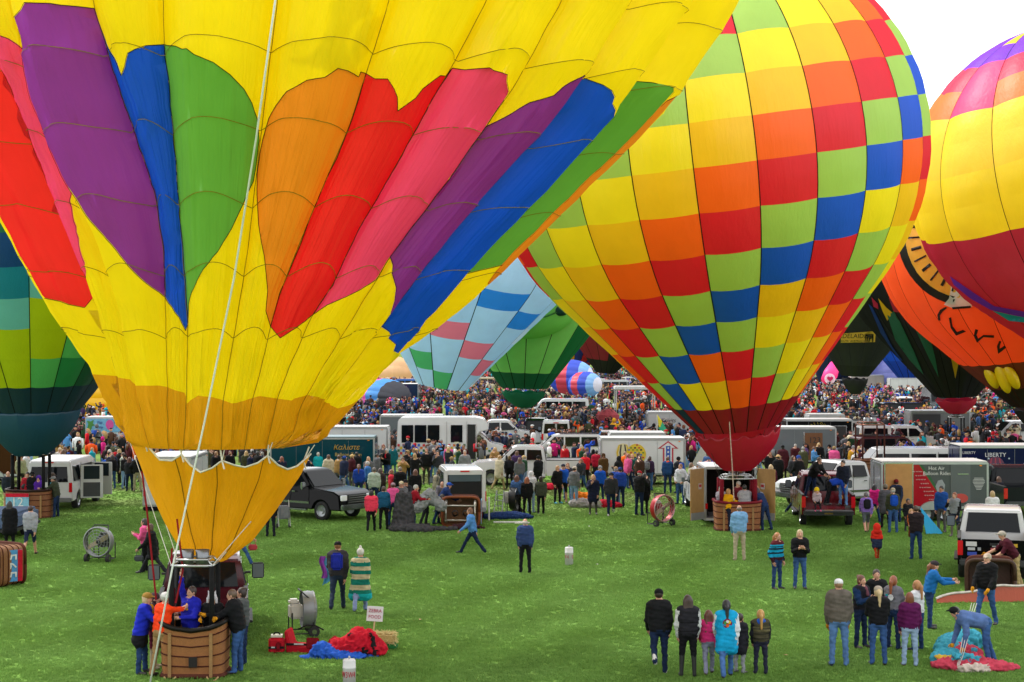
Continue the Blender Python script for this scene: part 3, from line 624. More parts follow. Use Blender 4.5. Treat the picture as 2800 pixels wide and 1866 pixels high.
# ---- teal balloon at the left edge
YT = 68.8
seqT = {-3: '#122f66', -2: '#0c3d40', -1: '#12523c', 0: '#26884e', 1: '#60bc68', 2: '#ccd000', 3: '#d0d400', 4: '#7ccad8', 5: '#1a8cbc', 6: '#1448a0', 7: '#2a7a66', 8: '#2a7a66', 9: '#2a6a64'}
def teal_col(g, r):
    if r == 0: return '#0a3048'
    return seqT.get(r - g, '#0c3d40' if r - g < -3 else '#1f5a4c')
p_ = W(85, 1118, YT)
troot, tenv, tM, _ = balloon('hot_air_balloon', 'dark teal balloon with blue, lime and green checks at the left edge', p_, (0, 3), 8.3, 1.95, 38, 20, [0] + [1.35 + 1.5 * i for i in range(17)], teal_col, phase=R(15.7), bulge=.07, tape_w=.03)
skirt(troot, tM, 2.0, .62, 0, 2.5, '#14405a', n=20, gap=.02)
basket_body(troot, 1.85, 1.25, 1.15, '#9a5a2c', '#2a130c', 0, 0, 0, .05)
burner(troot, 2.55, .62, .45, col='#b9b4a8', post='#17171a', z0=1.1, pr=.07)
def banner(parent, x0, x1, z0, z1, y, num, red_top=True, rot=None):
    b = MB().box(((x0 + x1) / 2, y, (z0 + z1) / 2), (x1 - x0, .02, z1 - z0)).build('banner', M('#8cc4e0', 'cloth'), parent)
    MB().box(((x0 + x1) / 2, y - .012, z1 - (z1 - z0) * .1), (x1 - x0, .012, (z1 - z0) * .2)).build('banner_strip', M('#d2203a', 'cloth'), b)
    MB().box(((x0 + x1) / 2, y - .012, z0 + (z1 - z0) * .1), (x1 - x0, .012, (z1 - z0) * .2)).build('banner_strip', M('#1d62c4', 'cloth'), b)
    text(num, (z1 - z0) * .72, b, ((x0 + x1) / 2, y - .022, (z0 + z1) / 2), (R(90), 0, 0), M('#eef2f4', 'cloth'), ext=.005)
    return b
banner(troot, -.82, .1, .3, 1.02, -.68, '12')
# ---- pale blue chequered balloon, still leaning
def ice_col(g, r):
    k = {(0, 0): 'G', (-1, 1): 'G', (1, 1): 'I', (2, 1): 'P', (1, 2): 'P', (0, 3): 'P', (-2, 3): 'P', (2, 4): 'B', (1, 5): 'B', (3, 6): 'B', (-1, 5): 'P', (-2, 6): 'B'}.get((g, r), 'I')
    return {'G': '#55b96f', 'P': '#ff7d90', 'B': '#2c8be2', 'I': ('#bfe0fa' if (g + r) % 3 else '#dceaf8')}[k]
p_ = W(1208, 1056, 120)
iroot, ienv, iM, _ = balloon('hot_air_balloon', 'pale blue balloon with scattered pink, green and blue squares, tilted to the right', p_, (9, 4), 8.4, 1.75, 36, 12, [0] + [1.55 + 1.55 * i for i in range(16)], ice_col, phase=-R(15), bulge=.07, tape_w=.06)
# ---- green balloon with a bulging face
def grn_col(g, r):
    if r == 0: return '#0f6a47'
    return '#a4f884' if -3 <= g < 2 and r < 7 else '#14804a'
p_ = W(1433, 1060, 128)
groot, genv, gM, gbv = balloon('hot_air_balloon', 'bright green balloon shaped as an animal face with a round muzzle', p_, (2, 2), 7.0, 1.75, 36, 16, [0] + [1.5 + 1.7 * i for i in range(14)], grn_col, phase=0, bulge=.06, tape_w=.05)
skirt(groot, gM, 1.75, .5, 0, 2.3, '#14694a', n=10, gap=.22)
MB().ball((gM @ Vector((0, -5.0, 6.9)) - groot.location)[:], (3.9, 2.7, 3.1), 40, 24).build('muzzle', M('#90f070', 'nylon', .4), groot, smooth=True)
mz = gM @ Vector((0, -5.0, 6.9))
mb = MB()
for k in range(40):
    pass
arc = [(mz.x - groot.location.x + 3.5 * math.cos(a), mz.y - groot.location.y - 2.75 * abs(math.sin(a)) ** .6 * 1.0 + .35, mz.z + 1.0 - 3.0 * math.sin(a) * .9) for a in np.linspace(.15, PI - .15, 40)]
MB().tube(arc, .06, 6).build('mouth_line', M('#2f8a3a', 'nylon'), groot, smooth=True)
for u_, v_ in ((1533, 847), (1408, 850)):
    q = W(u_, v_, 121.0) - groot.location; MB().ball(q[:], (.62, .5, .46), 16, 10).build('nostril', M('#0c4a3f', 'nylon'), groot, smooth=True)
patch(gbv, [(1452, 805), (1500, 782), (1520, 790), (1520, 806), (1480, 812), (1455, 822)], 'brow', M('#0b4a3c', 'nylon'), groot, .06, 8, Matrix.Translation(groot.location))
basket_body(groot, 1.6, 1.2, 1.1, '#6d4322', '#1a3a2a', 0); burner(groot, 2.2, .5, .4, post='#2c6a52')
# ---- yellow and crimson balloon at the right edge
def rt_col(g, r):
    if r <= 7: return '#b01f3e' if r else '#8d1c38'
    if r in (8, 9): return '#f8e21c'
    if r in (10, 11): return '#f9dc2c'
    if r == 12: return '#f8803a' if g % 3 else '#fb4a86'
    if r == 13: return '#f4365c' if g % 3 else '#fb4a86'
    return ('#f7d640' if g % 3 == 0 else '#7a35d8') if r == 15 else '#7a35d8' if r < 17 else '#c8264c'
YR = 88
p_ = W(3130, 1050, YR)
rroot, renv, rM, rbv = balloon('hot_air_balloon', 'yellow balloon with crimson, purple and pink bands cut off by the right edge', p_, (-19, 6), 8.3, 1.7, 38, 14, [0] + [1.3 + 1.62 * i for i in range(17)], rt_col, phase=R(6), bulge=.09, tape_w=.035)
patch(rbv, [(2600, 755), (2665, 800), (2720, 836), (2800, 850), (2850, 850), (2850, 868), (2800, 866), (2710, 846), (2655, 815), (2610, 778)], 'purple_stripe', M('#6c24b8', 'nylon'), rroot, .05, 12, Matrix.Translation(rroot.location))
patch(rbv, [(2715, 848), (2760, 858), (2800, 866), (2850, 868), (2850, 882), (2800, 880), (2760, 876)], 'turquoise_stripe', M('#12a0ac', 'nylon'), rroot, .05, 12, Matrix.Translation(rroot.location))
# ---- orange bird balloon behind it
def bird_col(g, r):
    return '#191613' if r <= 0 else '#5a321d' if r == 1 else '#ff6a2e'
YB = 104
p_ = W(2835, 1100, YB)
broot, benv, bM, bbv = balloon('hot_air_balloon', 'orange bird balloon with a ringed yellow eye, brown belly and yellow feet', p_, (-11, 4), 7.8, 1.5, 40, 24, [0, 1.75, 4.1] + [5.7 + 1.6 * i for i in range(14)], bird_col, phase=0, bulge=.07, tape='#5a2412', tape_w=.03)
Tb = Matrix.Translation(broot.location)
def arcpts(cx, cy, rx, ry, a0, a1, n=14): return [(cx + rx * math.cos(R(a0 + (a1 - a0) * i / n)), cy + ry * math.sin(R(a0 + (a1 - a0) * i / n))) for i in range(n + 1)]
EC = (2645, 640)
eo, ei = arcpts(*EC, 190, 196, 100, 205), arcpts(*EC, 168, 174, 205, 100)
patch(bbv, eo + ei, 'eye_outline', M('#1c1210', 'nylon'), broot, .05, 12, Tb)
patch(bbv, arcpts(*EC, 169, 175, 90, 215) + arcpts(*EC, 112, 118, 215, 90), 'eye_ring', M('#e8b83c', 'nylon'), broot, .06, 12, Tb)
patch(bbv, arcpts(*EC, 113, 119, 70, 220) + [EC], 'pupil', M('#5a3a1e', 'nylon'), broot, .05, 14, Tb)
for k, a in enumerate(range(104, 212, 12)):
    ca, sa = math.cos(R(a)), math.sin(R(a)); px, py = -sa * (4 if k % 2 else 2.4), ca * (4 if k % 2 else 2.4); r0_, r1_ = (128, 156) if k % 2 else (124, 160)
    patch(bbv, [(EC[0] + ca * r0_ + px, EC[1] + sa * r0_ + py), (EC[0] + ca * r1_ + px, EC[1] + sa * r1_ + py), (EC[0] + ca * r1_ - px, EC[1] + sa * r1_ - py), (EC[0] + ca * r0_ - px, EC[1] + sa * r0_ - py)], 'lash', M('#231512', 'nylon'), broot, .1, 8, Tb)
patch(bbv, [(2596, 815), (2582, 832), (2606, 842), (2660, 838), (2640, 800), (2605, 765)], 'beak', M('#e9e2d8', 'nylon'), broot, .06, 10, Tb)
patch(bbv, [(2604, 838), (2656, 834), (2656, 840), (2606, 844)], 'beak_line', M('#1c1210', 'nylon'), broot, .1, 6, Tb)
for pl in ([(2586, 838), (2572, 846), (2565, 860), (2568, 874), (2574, 876), (2572, 862), (2580, 850), (2592, 840)], [(2596, 868), (2601, 895), (2616, 916), (2642, 905), (2634, 900), (2618, 906), (2606, 890), (2602, 866)], [(2668, 898), (2664, 916), (2672, 936), (2690, 920), (2718, 922), (2718, 915), (2690, 914), (2676, 924), (2672, 914), (2676, 900)], [(2732, 930), (2726, 945), (2730, 966), (2752, 948), (2748, 942), (2734, 952), (2734, 942), (2738, 932)]):
    patch(bbv, pl, 'feather_mark', M('#1c1210', 'nylon'), broot, .07, 7, Tb)
for (u, v, w_, h_, rot) in ((2708, 1032, 26, 62, 28), (2738, 1030, 30, 88, 20), (2762, 1030, 28, 70, 30)):
    h = bbv.ray_cast(Vector((0, 0, CAMZ)), (W(u, v, 1) - Vector((0, 0, CAMZ))).normalized())[0]
    if h is None: continue
    s_ = h.y / FP; f = MB().ball((0, 0, 0), (w_ * s_ * .55, .55, h_ * s_ * .55), 18, 14).build('toe', M('#e8c800', 'nylon', .3), broot, smooth=True); f.location = h - broot.location + Vector((0, -.25, 0)); f.rotation_euler = (0, R(rot) * -1, 0)
skirt(broot, bM, 1.5, .5, 0, 1.9, '#1b1c1a', n=14, gap=.15)
# ---- black balloon with diamonds and a red skirt
def blk_col(g, r): return '#141518'
p_ = W(2614, 1082, 115)
kroot, kenv, kM, kbv = balloon('hot_air_balloon', 'black balloon with green and yellow darts above a red skirt', p_, (-3, 4), 7.2, 1.42, 40, 20, [0] + [1.5 + 1.6 * i for i in range(16)], blk_col, phase=R(9), bulge=.07, tape='#0a0a0a')
Tk = Matrix.Translation(kroot.location)
for c, pl in (('#1f6b4a', [(2428, 862), (2445, 850), (2462, 880), (2500, 960), (2527, 1024), (2490, 985), (2450, 930)]), ('#1f6b4a', [(2488, 865), (2510, 880), (2545, 925), (2558, 980), (2567, 1030), (2540, 975)]),
              ('#e0b410', [(2403, 815), (2425, 840), (2442, 855), (2428, 876), (2415, 850)]), ('#e0b410', [(2600, 974), (2623, 978), (2612, 1034)]), ('#b3203c', [(2440, 790), (2478, 830), (2482, 855), (2445, 852), (2432, 815)]), ('#b3203c', [(2385, 812), (2402, 830), (2404, 845), (2390, 838)]), ('#173a7a', [(2376, 830), (2386, 838), (2440, 945), (2470, 985), (2462, 985), (2410, 910)])):
    patch(kbv, pl, 'dart', M(c, 'nylon'), kroot, .06, 9, Tk)
skirt(kroot, kM, 1.42, .5, 0, 2.35, '#b01a38', n=8, gap=.16); basket_body(kroot, 1.4, 1.1, 1.1, '#5b3a20', '#201510', 0); burner(kroot, 2.1, .45, .38)
# ---- charcoal balloon with a gold sign
p_ = W(2338, 1028, 160)
aroot, aenv, aM, abv = balloon('hot_air_balloon', 'charcoal balloon carrying a gold ADELAIDE sign', p_, (2, 3), 8.2, 1.25, 36, 16, [0, 1.3, 3.2, 5.2, 7.2, 9.2, 12, 15], lambda g, r: '#26282b' if r else '#1a1c1e', phase=0, bulge=.05, tape='#3a3c40', tape_w=.05)
Ta = Matrix.Translation(aroot.location)
patch(abv, [(2300, 912), (2395, 905), (2392, 935), (2300, 937)], 'gold_sign', M('#f2c444', 'nylon'), aroot, .05, 9, Ta)
h = abv.ray_cast(Vector((0, 0, CAMZ)), (W(2330, 920, 1) - Vector((0, 0, CAMZ))).normalized())[0]
text('ADELAIDE', .62, aroot, h - aroot.location + Vector((-.1, -.75, 0)), (R(112), 0, R(4)), M('#15130e', 'nylon'), sx=.95); text('SOUTH AUSTRALIA', .27, aroot, h - aroot.location + Vector((-.1, -.6, -.45)), (R(112), 0, R(4)), M('#15130e', 'nylon'))
for k in range(3): patch(abv, [(2366 + 5 * k, 913 + 4 * k), (2388, 911 + 4 * k), (2387, 933), (2384, 933), (2384, 915 + 4 * k), (2369 + 5 * k, 917 + 4 * k), (2367 + 5 * k, 933), (2364 + 5 * k, 933)], 'emblem_line', M('#15130e', 'nylon'), aroot, .14, 5, Ta)
skirt(aroot, aM, 1.25, .4, 0, 2.4, '#17181a', n=10, gap=.15); burner(aroot, 2.0, .4, .35); basket_body(aroot, 1.3, 1.1, 1.1, '#4b3320', '#17110c', 0)
# ---- smaller balloons far across the field
def far_balloon(label, u, v, Y, tilt, Rm, rm, beta, n, arcs, col, sk=None, phase=0):
    p = W(u, v, Y); r_, e, Mx, b = balloon('hot_air_balloon', label, p, tilt, Rm, rm, beta, n, arcs, col, phase=phase, bulge=.06, nu=4, nv=2, tape_w=.08, tape='#222226')
    if sk: skirt(r_, Mx, rm, .5, 0, p.z - 1.8, sk, n=8, gap=.1)
    basket_body(r_, 1.4, 1.2, 1.1, '#5b3a20', '#201510', 0); burner(r_, min(2.2, p.z - .6), .45, .38); return r_
far_balloon('blue balloon far off between two black ones', 2492, 1046, 232, (-4, 3), 8, 1.2, 36, 16, [0, 4, 8, 12], lambda g, r: ['#0f3f9a', '#1250b8', '#2f86dc', '#8cc0ee'][min(r, 3)])
far_balloon('red, blue and yellow balloon far behind the green face', 1572, 1015, 300, (10, 3), 8, 1.3, 36, 16, [0, 2.5, 10], lambda g, r: '#a01c34' if r == 0 else ['#c01c34', '#1c2f8c', '#e2a41c', '#1c2f8c'][g % 4], phase=.2)
far_balloon('maroon and black balloon far behind the rainbow chequers', 1655, 1020, 290, (6, 3), 9, 1.6, 40, 16, [0, 3, 8], lambda g, r: '#17171c' if r == 0 or g % 5 == 0 else '#8c1a30')
far_balloon('navy balloon far off behind the pink one', 2262, 1052, 265, (20, 3), 8, 1.4, 36, 14, [0, 5], lambda g, r: '#1a2a55')
# envelopes lying half filled on the grass
def lying(label, u, v, Y, ru, rv_, ry, col, n=12, nb=5, tiltz=0, name='lying_balloon_envelope', ax='x'):
    c = W(u, v, Y); s = Y / FP; a, b, d = ru * s, rv_ * s, ry; cz = c.z; root = thing(name, label, 'balloon envelope', (c.x, Y, 0), tiltz, 'half filled envelopes on the grass')
    for g in range(n):
        mbs = {}
        for k in range(nb):
            t0, t1 = k / nb * PI, (k + 1) / nb * PI
            def fn(p, q):
                th = 2 * PI * (g + p) / n; t = t0 + (t1 - t0) * q; bul = 1 + .05 * math.sin(PI * p)
                x = a * math.cos(t); rad = math.sin(t) ** .8 * bul
                return (x, d * rad * math.cos(th), max(-cz + .02, b * rad * math.sin(th)) + cz)
            mb = MB().sheet(fn, 4, 3); zmax = max(q[2] for q in mb.v)
            if zmax > .1: mb.build('panel', M(col(g, k), 'nylon'), root, smooth=True)
    return root
lying('blue, white and red striped envelope filling on the grass', 1562, 1032, 192, 60, 46, 3.2, lambda g, k: ['#e8eef6', '#8cc2f0', '#3a55c8', '#e2485c', '#3a55c8', '#a9d0f2'][k % 6], 14, 6, R(-12))
lying('red, white and pale blue envelope beside the striped one', 1600, 1052, 188, 42, 34, 2.6, lambda g, k: ['#f0f0f2', '#8cc2f0', '#3a55c8', '#e2485c', '#4a6ad8', '#a9d0f2'][k % 6], 12, 6, R(-22))
lying('charcoal, pink and purple striped envelope lying under the yellow balloon', 1048, 1088, 178, 66, 50, 3.4, lambda g, k: ['#3c3e46', '#3c3e46', '#4f9be0', '#f060b8', '#7a52a8', '#4a4a54'][k % 6], 14, 6, R(-28))
lying('golden yellow envelope filling behind the left crowd', 300, 1085, 160, 120, 82, 5.0, lambda g, k: '#e8bf10', 12, 5, 0)
lying('tan envelope lying far off beyond the pale blue balloon', 1080, 1030, 300, 55, 52, 4.0, lambda g, k: '#e0b888', 10, 4, 0)
lying('lavender envelope standing half filled far at the right', 2424, 1020, 262, 42, 50, 3.5, lambda g, k: '#8a8ed2', 12, 4, R(10))
# pink cone-shaped envelope with a heart
c = W(2268, 1026, 250); hr = thing('heart_envelope', 'bright pink envelope with a white disc and a pink heart', 'balloon envelope', (c.x, 250, 0), R(0), 'half filled envelopes on the grass'); s = 250 / FP
MB().tube([(-10 * s, -.6, c.z - 14 * s), (4 * s, .3, c.z + 2 * s), (20 * s, 1.6, c.z + 26 * s)], [16 * s, 20 * s, 15 * s], 24).build('cloth_body', M('#ff4fa6', 'nylon'), hr, smooth=True)
MB().lathe([(0.01, 0), (14.5 * s, 0), (14.5 * s, .1), (.01, .1)], 28, axis='y', c=(-4 * s, -1.6, c.z - 10 * s)).build('white_disc', M('#f4dcea', 'nylon'), hr)
ht = [(16 * math.sin(t) ** 3, 13 * math.cos(t) - 5 * math.cos(2 * t) - 2 * math.cos(3 * t) - math.cos(4 * t)) for t in np.linspace(0, 2 * PI, 33)[:-1]]
MB().prism([(-4 * s + x * s * .52, c.z - 9.5 * s + z * s * .52) for x, z in ht], -1.72, -1.6).build('heart', M('#e8186c', 'nylon'), hr)
# ------------------------------------------------------------------ people
def capd(X, Y, Z, a, b, r0, r1):
    ab = [b[i] - a[i] for i in range(3)]; q = sum(c * c for c in ab) + 1e-9
    t = np.clip(((X - a[0]) * ab[0] + (Y - a[1]) * ab[1] + (Z - a[2]) * ab[2]) / q, 0, 1)
    return np.sqrt((X - a[0] - t * ab[0]) ** 2 + (Y - a[1] - t * ab[1]) ** 2 + (Z - a[2] - t * ab[2]) ** 2) - (r0 + (r1 - r0) * t)
def elld(X, Y, Z, c, r):
    k = np.sqrt(((X - c[0]) / r[0]) ** 2 + ((Y - c[1]) / r[1]) ** 2 + ((Z - c[2]) / r[2]) ** 2); return (k - 1) * min(r)
def sdf_mesh(prims, h, name, mats, fold=0.0):
    """one continuous skin over tapered limbs: smooth union on a grid, then surface nets"""
    lo = np.array([1e9] * 3); hi = -lo
    bbs = []
    for p in prims:
        if p[0] == 'c': a, b, r = np.array(p[1]), np.array(p[2]), max(p[3], p[4]); l_, h_ = np.minimum(a, b) - r, np.maximum(a, b) + r
        else: l_, h_ = np.array(p[1]) - np.array(p[2]), np.array(p[1]) + np.array(p[2])
        bbs.append((l_, h_)); lo = np.minimum(lo, l_); hi = np.maximum(hi, h_)
    lo = lo - 2.2 * h; n = np.ceil((hi + 2.2 * h - lo) / h).astype(int) + 1
    gx, gy, gz = [lo[i] + h * np.arange(n[i]) for i in range(3)]
    D = np.full(n, .5); B = np.full(n, 9.); Lb = np.zeros(n, np.int8)
    for p, (l_, h_) in zip(prims, bbs):
        pad = .06 + h; i0 = np.maximum(0, np.floor((l_ - pad - lo) / h).astype(int)); i1 = np.minimum(n, np.ceil((h_ + pad - lo) / h).astype(int) + 1)
        sl = tuple(slice(i0[i], i1[i]) for i in range(3)); X, Y, Z = gx[sl[0]][:, None, None], gy[sl[1]][None, :, None], gz[sl[2]][None, None, :]
        d = capd(X, Y, Z, *p[1:5]) if p[0] == 'c' else elld(X, Y, Z, p[1], p[2]); lab, k = p[-2], p[-1]
        b = B[sl]; w = d < b; Lb[sl] = np.where(w, lab, Lb[sl]); B[sl] = np.minimum(b, d)
        D0 = D[sl]; t = np.clip(.5 + .5 * (D0 - d) / k, 0, 1); D[sl] = D0 * (1 - t) + d * t - k * t * (1 - t)
    s = D < 0; c = np.zeros(n - 1, int)
    for dx in (0, 1):
        for dy in (0, 1):
            for dz in (0, 1): c += s[dx:n[0] - 1 + dx, dy:n[1] - 1 + dy, dz:n[2] - 1 + dz]
    act = (c > 0) & (c < 8); idx = np.argwhere(act); N = len(idx); vid = np.full(n - 1, -1); vid[act] = np.arange(N)
    acc = np.zeros((N, 3)); cnt = np.zeros(N); lb = np.zeros(N, int); bd = np.full(N, 1e9)
    cs = [(0, 0, 0), (1, 0, 0), (0, 1, 0), (1, 1, 0), (0, 0, 1), (1, 0, 1), (0, 1, 1), (1, 1, 1)]
    val = [D[idx[:, 0] + a, idx[:, 1] + b, idx[:, 2] + g_] for a, b, g_ in cs]
    for a in range(8):
        q = cs[a]; av = np.abs(val[a]); w = av < bd; bd = np.where(w, av, bd); lb = np.where(w, Lb[idx[:, 0] + q[0], idx[:, 1] + q[1], idx[:, 2] + q[2]], lb)
        for b in range(a + 1, 8):
            if sum(abs(cs[a][i] - cs[b][i]) for i in range(3)) != 1: continue
            x = (val[a] < 0) != (val[b] < 0); t = np.where(x, val[a] / np.where(x, val[a] - val[b], 1), 0)
            acc += x[:, None] * (np.array(cs[a]) + t[:, None] * (np.array(cs[b]) - np.array(cs[a]))); cnt += x
    V = lo + h * (idx + acc / cnt[:, None]); F = []
    for ax in range(3):
        o1, o2 = [(1, 2), (2, 0), (0, 1)][ax]; e = [0, 0, 0]; e[ax] = 1
        A = s[:n[0] - e[0], :n[1] - e[1], :n[2] - e[2]]; Bq = s[e[0]:, e[1]:, e[2]:]; x = np.argwhere(A != Bq)
        x = x[(x[:, o1] > 0) & (x[:, o2] > 0)]; inn = A[x[:, 0], x[:, 1], x[:, 2]]
        p1 = x.copy(); p1[:, o1] -= 1; p2 = x.copy(); p2[:, o2] -= 1; p3 = p1.copy(); p3[:, o2] -= 1
        g_ = lambda q: vid[q[:, 0], q[:, 1], q[:, 2]]
        f = np.stack([g_(x), g_(p1), g_(p3), g_(p2)], 1); f[~inn] = f[~inn][:, ::-1]; F.append(f)
    F = np.concatenate(F)
    if fold:                                             # soft creases of worn cloth
        w = np.isin(lb, (TP, BT, SL)) * fold; k = 1.0
        for fz, fx, fy, ph in ((38, 9, 14, .3), (61, -17, 8, 1.9), (27, 21, -19, 4.1), (83, 12, 25, 2.2)): V[:, 1] += w * np.sin(fz * V[:, 2] + fx * V[:, 0] + ph) * np.cos(fy * V[:, 0] + 11 * V[:, 2]) * .6; V[:, 0] += w * np.sin(fz * .8 * V[:, 2] + fy * V[:, 1] + 2 * ph) * .5
    return raw_mesh(name, V, F, lb[F[:, 0]], mats)
def raw_mesh(name, V, F, mi, mats, smooth=True):
    me = bpy.data.meshes.new(name); nv, nf, k = len(V), len(F), F.shape[1]
    me.vertices.add(nv); me.vertices.foreach_set('co', np.asarray(V, np.float32).ravel()); me.loops.add(nf * k); me.loops.foreach_set('vertex_index', F.ravel().astype(np.int32))
    me.polygons.add(nf); me.polygons.foreach_set('loop_start', np.arange(0, nf * k, k, dtype=np.int32)); me.polygons.foreach_set('loop_total', np.full(nf, k, np.int32))
    for m in mats: me.materials.append(m)
    if mi is not None: me.polygons.foreach_set('material_index', np.asarray(mi, np.int32))
    me.polygons.foreach_set('use_smooth', np.full(nf, smooth)); me.update(calc_edges=True); me.validate(); return me
# poses: lean, [(hip pitch, knee, spread) right, left], [(shoulder pitch, spread, elbow) right, left], head turn, head pitch
POSES = {
 'stand': (2, [(0, 2, 4), (2, 3, 4)], [(2, 9, 14), (4, 9, 16)]),
 'wide': (0, [(0, 2, 8), (0, 2, 8)], [(2, 12, 12), (2, 12, 12)]),
 'walk': (5, [(22, 8, 2), (-18, 22, 2)], [(-20, 8, 18), (20, 8, 26)]),
 'stride': (8, [(32, 6, 1), (-26, 14, 1)], [(-28, 8, 18), (28, 8, 22)]),
 'kick': (4, [(6, 4, 3), (-8, 62, 2)], [(-10, 9, 20), (12, 9, 24)]),
 'fold': (2, [(0, 2, 4), (3, 4, 4)], [(22, 6, 95), (22, 6, 95)]),
 'hips': (0, [(0, 2, 6), (0, 2, 6)], [(-18, 30, 66), (-18, 30, 66)]),
 'phone': (2, [(0, 2, 4), (0, 3, 4)], [(48, 10, 92), (8, 9, 20)]),
 'photo': (2, [(0, 2, 4), (0, 3, 4)], [(62, 14, 70), (62, 14, 70)]),
 'reach': (10, [(6, 4, 4), (-6, 6, 4)], [(88, 6, 18), (62, 6, 24)]),
 'up': (-4, [(0, 2, 5), (0, 2, 5)], [(165, 8, 8), (30, 14, 60)]),
 'hold': (12, [(0, 3, 5), (8, 8, 5)], [(50, 6, 40), (56, 6, 36)]),
 'bend': (80, [(-12, 8, 6), (4, 14, 6)], [(12, 4, 8), (-4, 6, 16)]),
 'lean': (34, [(-14, 4, 6), (0, 8, 6)], [(44, 6, 22), (30, 6, 30)]),
 'pull': (-6, [(18, 14, 5), (-10, 10, 5)], [(34, 7, 14), (30, 9, 18)]),
 'sit': (4, [(84, 78, 6), (84, 84, 6)], [(22, 8, 40), (22, 8, 40)]),
 'pocket': (2, [(0, 2, 4), (2, 3, 4)], [(-14, 18, 38), (-14, 18, 38)]),
}
def skeleton(pose, h, bulk=1.0, child=False):
    lean, legs, arms = POSES[pose]; s = h / 1.75; hip_z = .93 * s; c, sn = math.cos(R(lean)), math.sin(R(lean))
    up = np.array([0, -sn, c]); fw = np.array([0, -c, -sn]); X = np.array([1., 0, 0]); K = {}
    pel = np.array([0, 0, hip_z]); K['pel'] = pel
    for i, sg in ((0, -1), (1, 1)):
        hp, kn, sp = legs[i]; h0 = pel + X * sg * .095 * s * bulk ** .5
        d = np.array([sg * math.sin(R(sp)), -math.sin(R(hp)), -math.cos(R(hp))]); k0 = h0 + d * .43 * s; a = hp - kn
        d2 = np.array([sg * math.sin(R(sp)) * .5, -math.sin(R(a)), -math.cos(R(a))]); a0 = k0 + d2 * .42 * s
        f = np.array([sg * .12, -math.cos(R(a)), math.sin(R(a)) * -1 if a < -25 else 0.0]); K['leg%d' % i] = (h0, k0, a0, a0 + f / np.linalg.norm(f) * .16 * s + np.array([0, 0, -.035 * s]))
    chest = pel + up * .40 * s; sh = pel + up * .50 * s; neck = pel + up * .57 * s
    K['waist'] = pel + up * .17 * s; K['chest'] = chest; K['sh'] = sh; K['neck'] = neck; hup = np.array([0, -sn * .45, 1 - (1 - c) * .35]); hup /= np.linalg.norm(hup)
    K['head'] = neck + hup * .135 * s + fw * .015 * s; K['hup'] = hup; K['up'] = up; K['fw'] = fw
    for i, sg in ((0, -1), (1, 1)):
        pt, sp, el = arms[i]; s0 = sh + X * sg * .185 * s * (bulk ** .35) + up * -.02 * s; pt2 = pt
        d = np.array([sg * math.sin(R(sp)), -math.sin(R(pt2)) * math.cos(R(sp)), -math.cos(R(pt2)) * math.cos(R(sp))]); e0 = s0 + d * .30 * s; q = pt2 + el
        inw = -sg * (.55 if el > 50 else .12); d2 = np.array([inw, -math.sin(R(q)), -math.cos(R(q))]); d2 /= np.linalg.norm(d2); K['arm%d' % i] = (s0, e0, e0 + d2 * .26 * s, d2)
    mn = min(K['leg0'][2][2], K['leg1'][2][2]) - .085 * s
    if pose != 'sit':
        for k in K:
            if k in ('hup', 'up', 'fw'): continue
            if isinstance(K[k], tuple): K[k] = tuple(np.array(v) - (np.array([0, 0, mn]) if not (k.startswith('arm') and j == 3) else 0) for j, v in enumerate(K[k]))
            else: K[k] = K[k] - np.array([0, 0, mn])
    K['s'] = s; return K
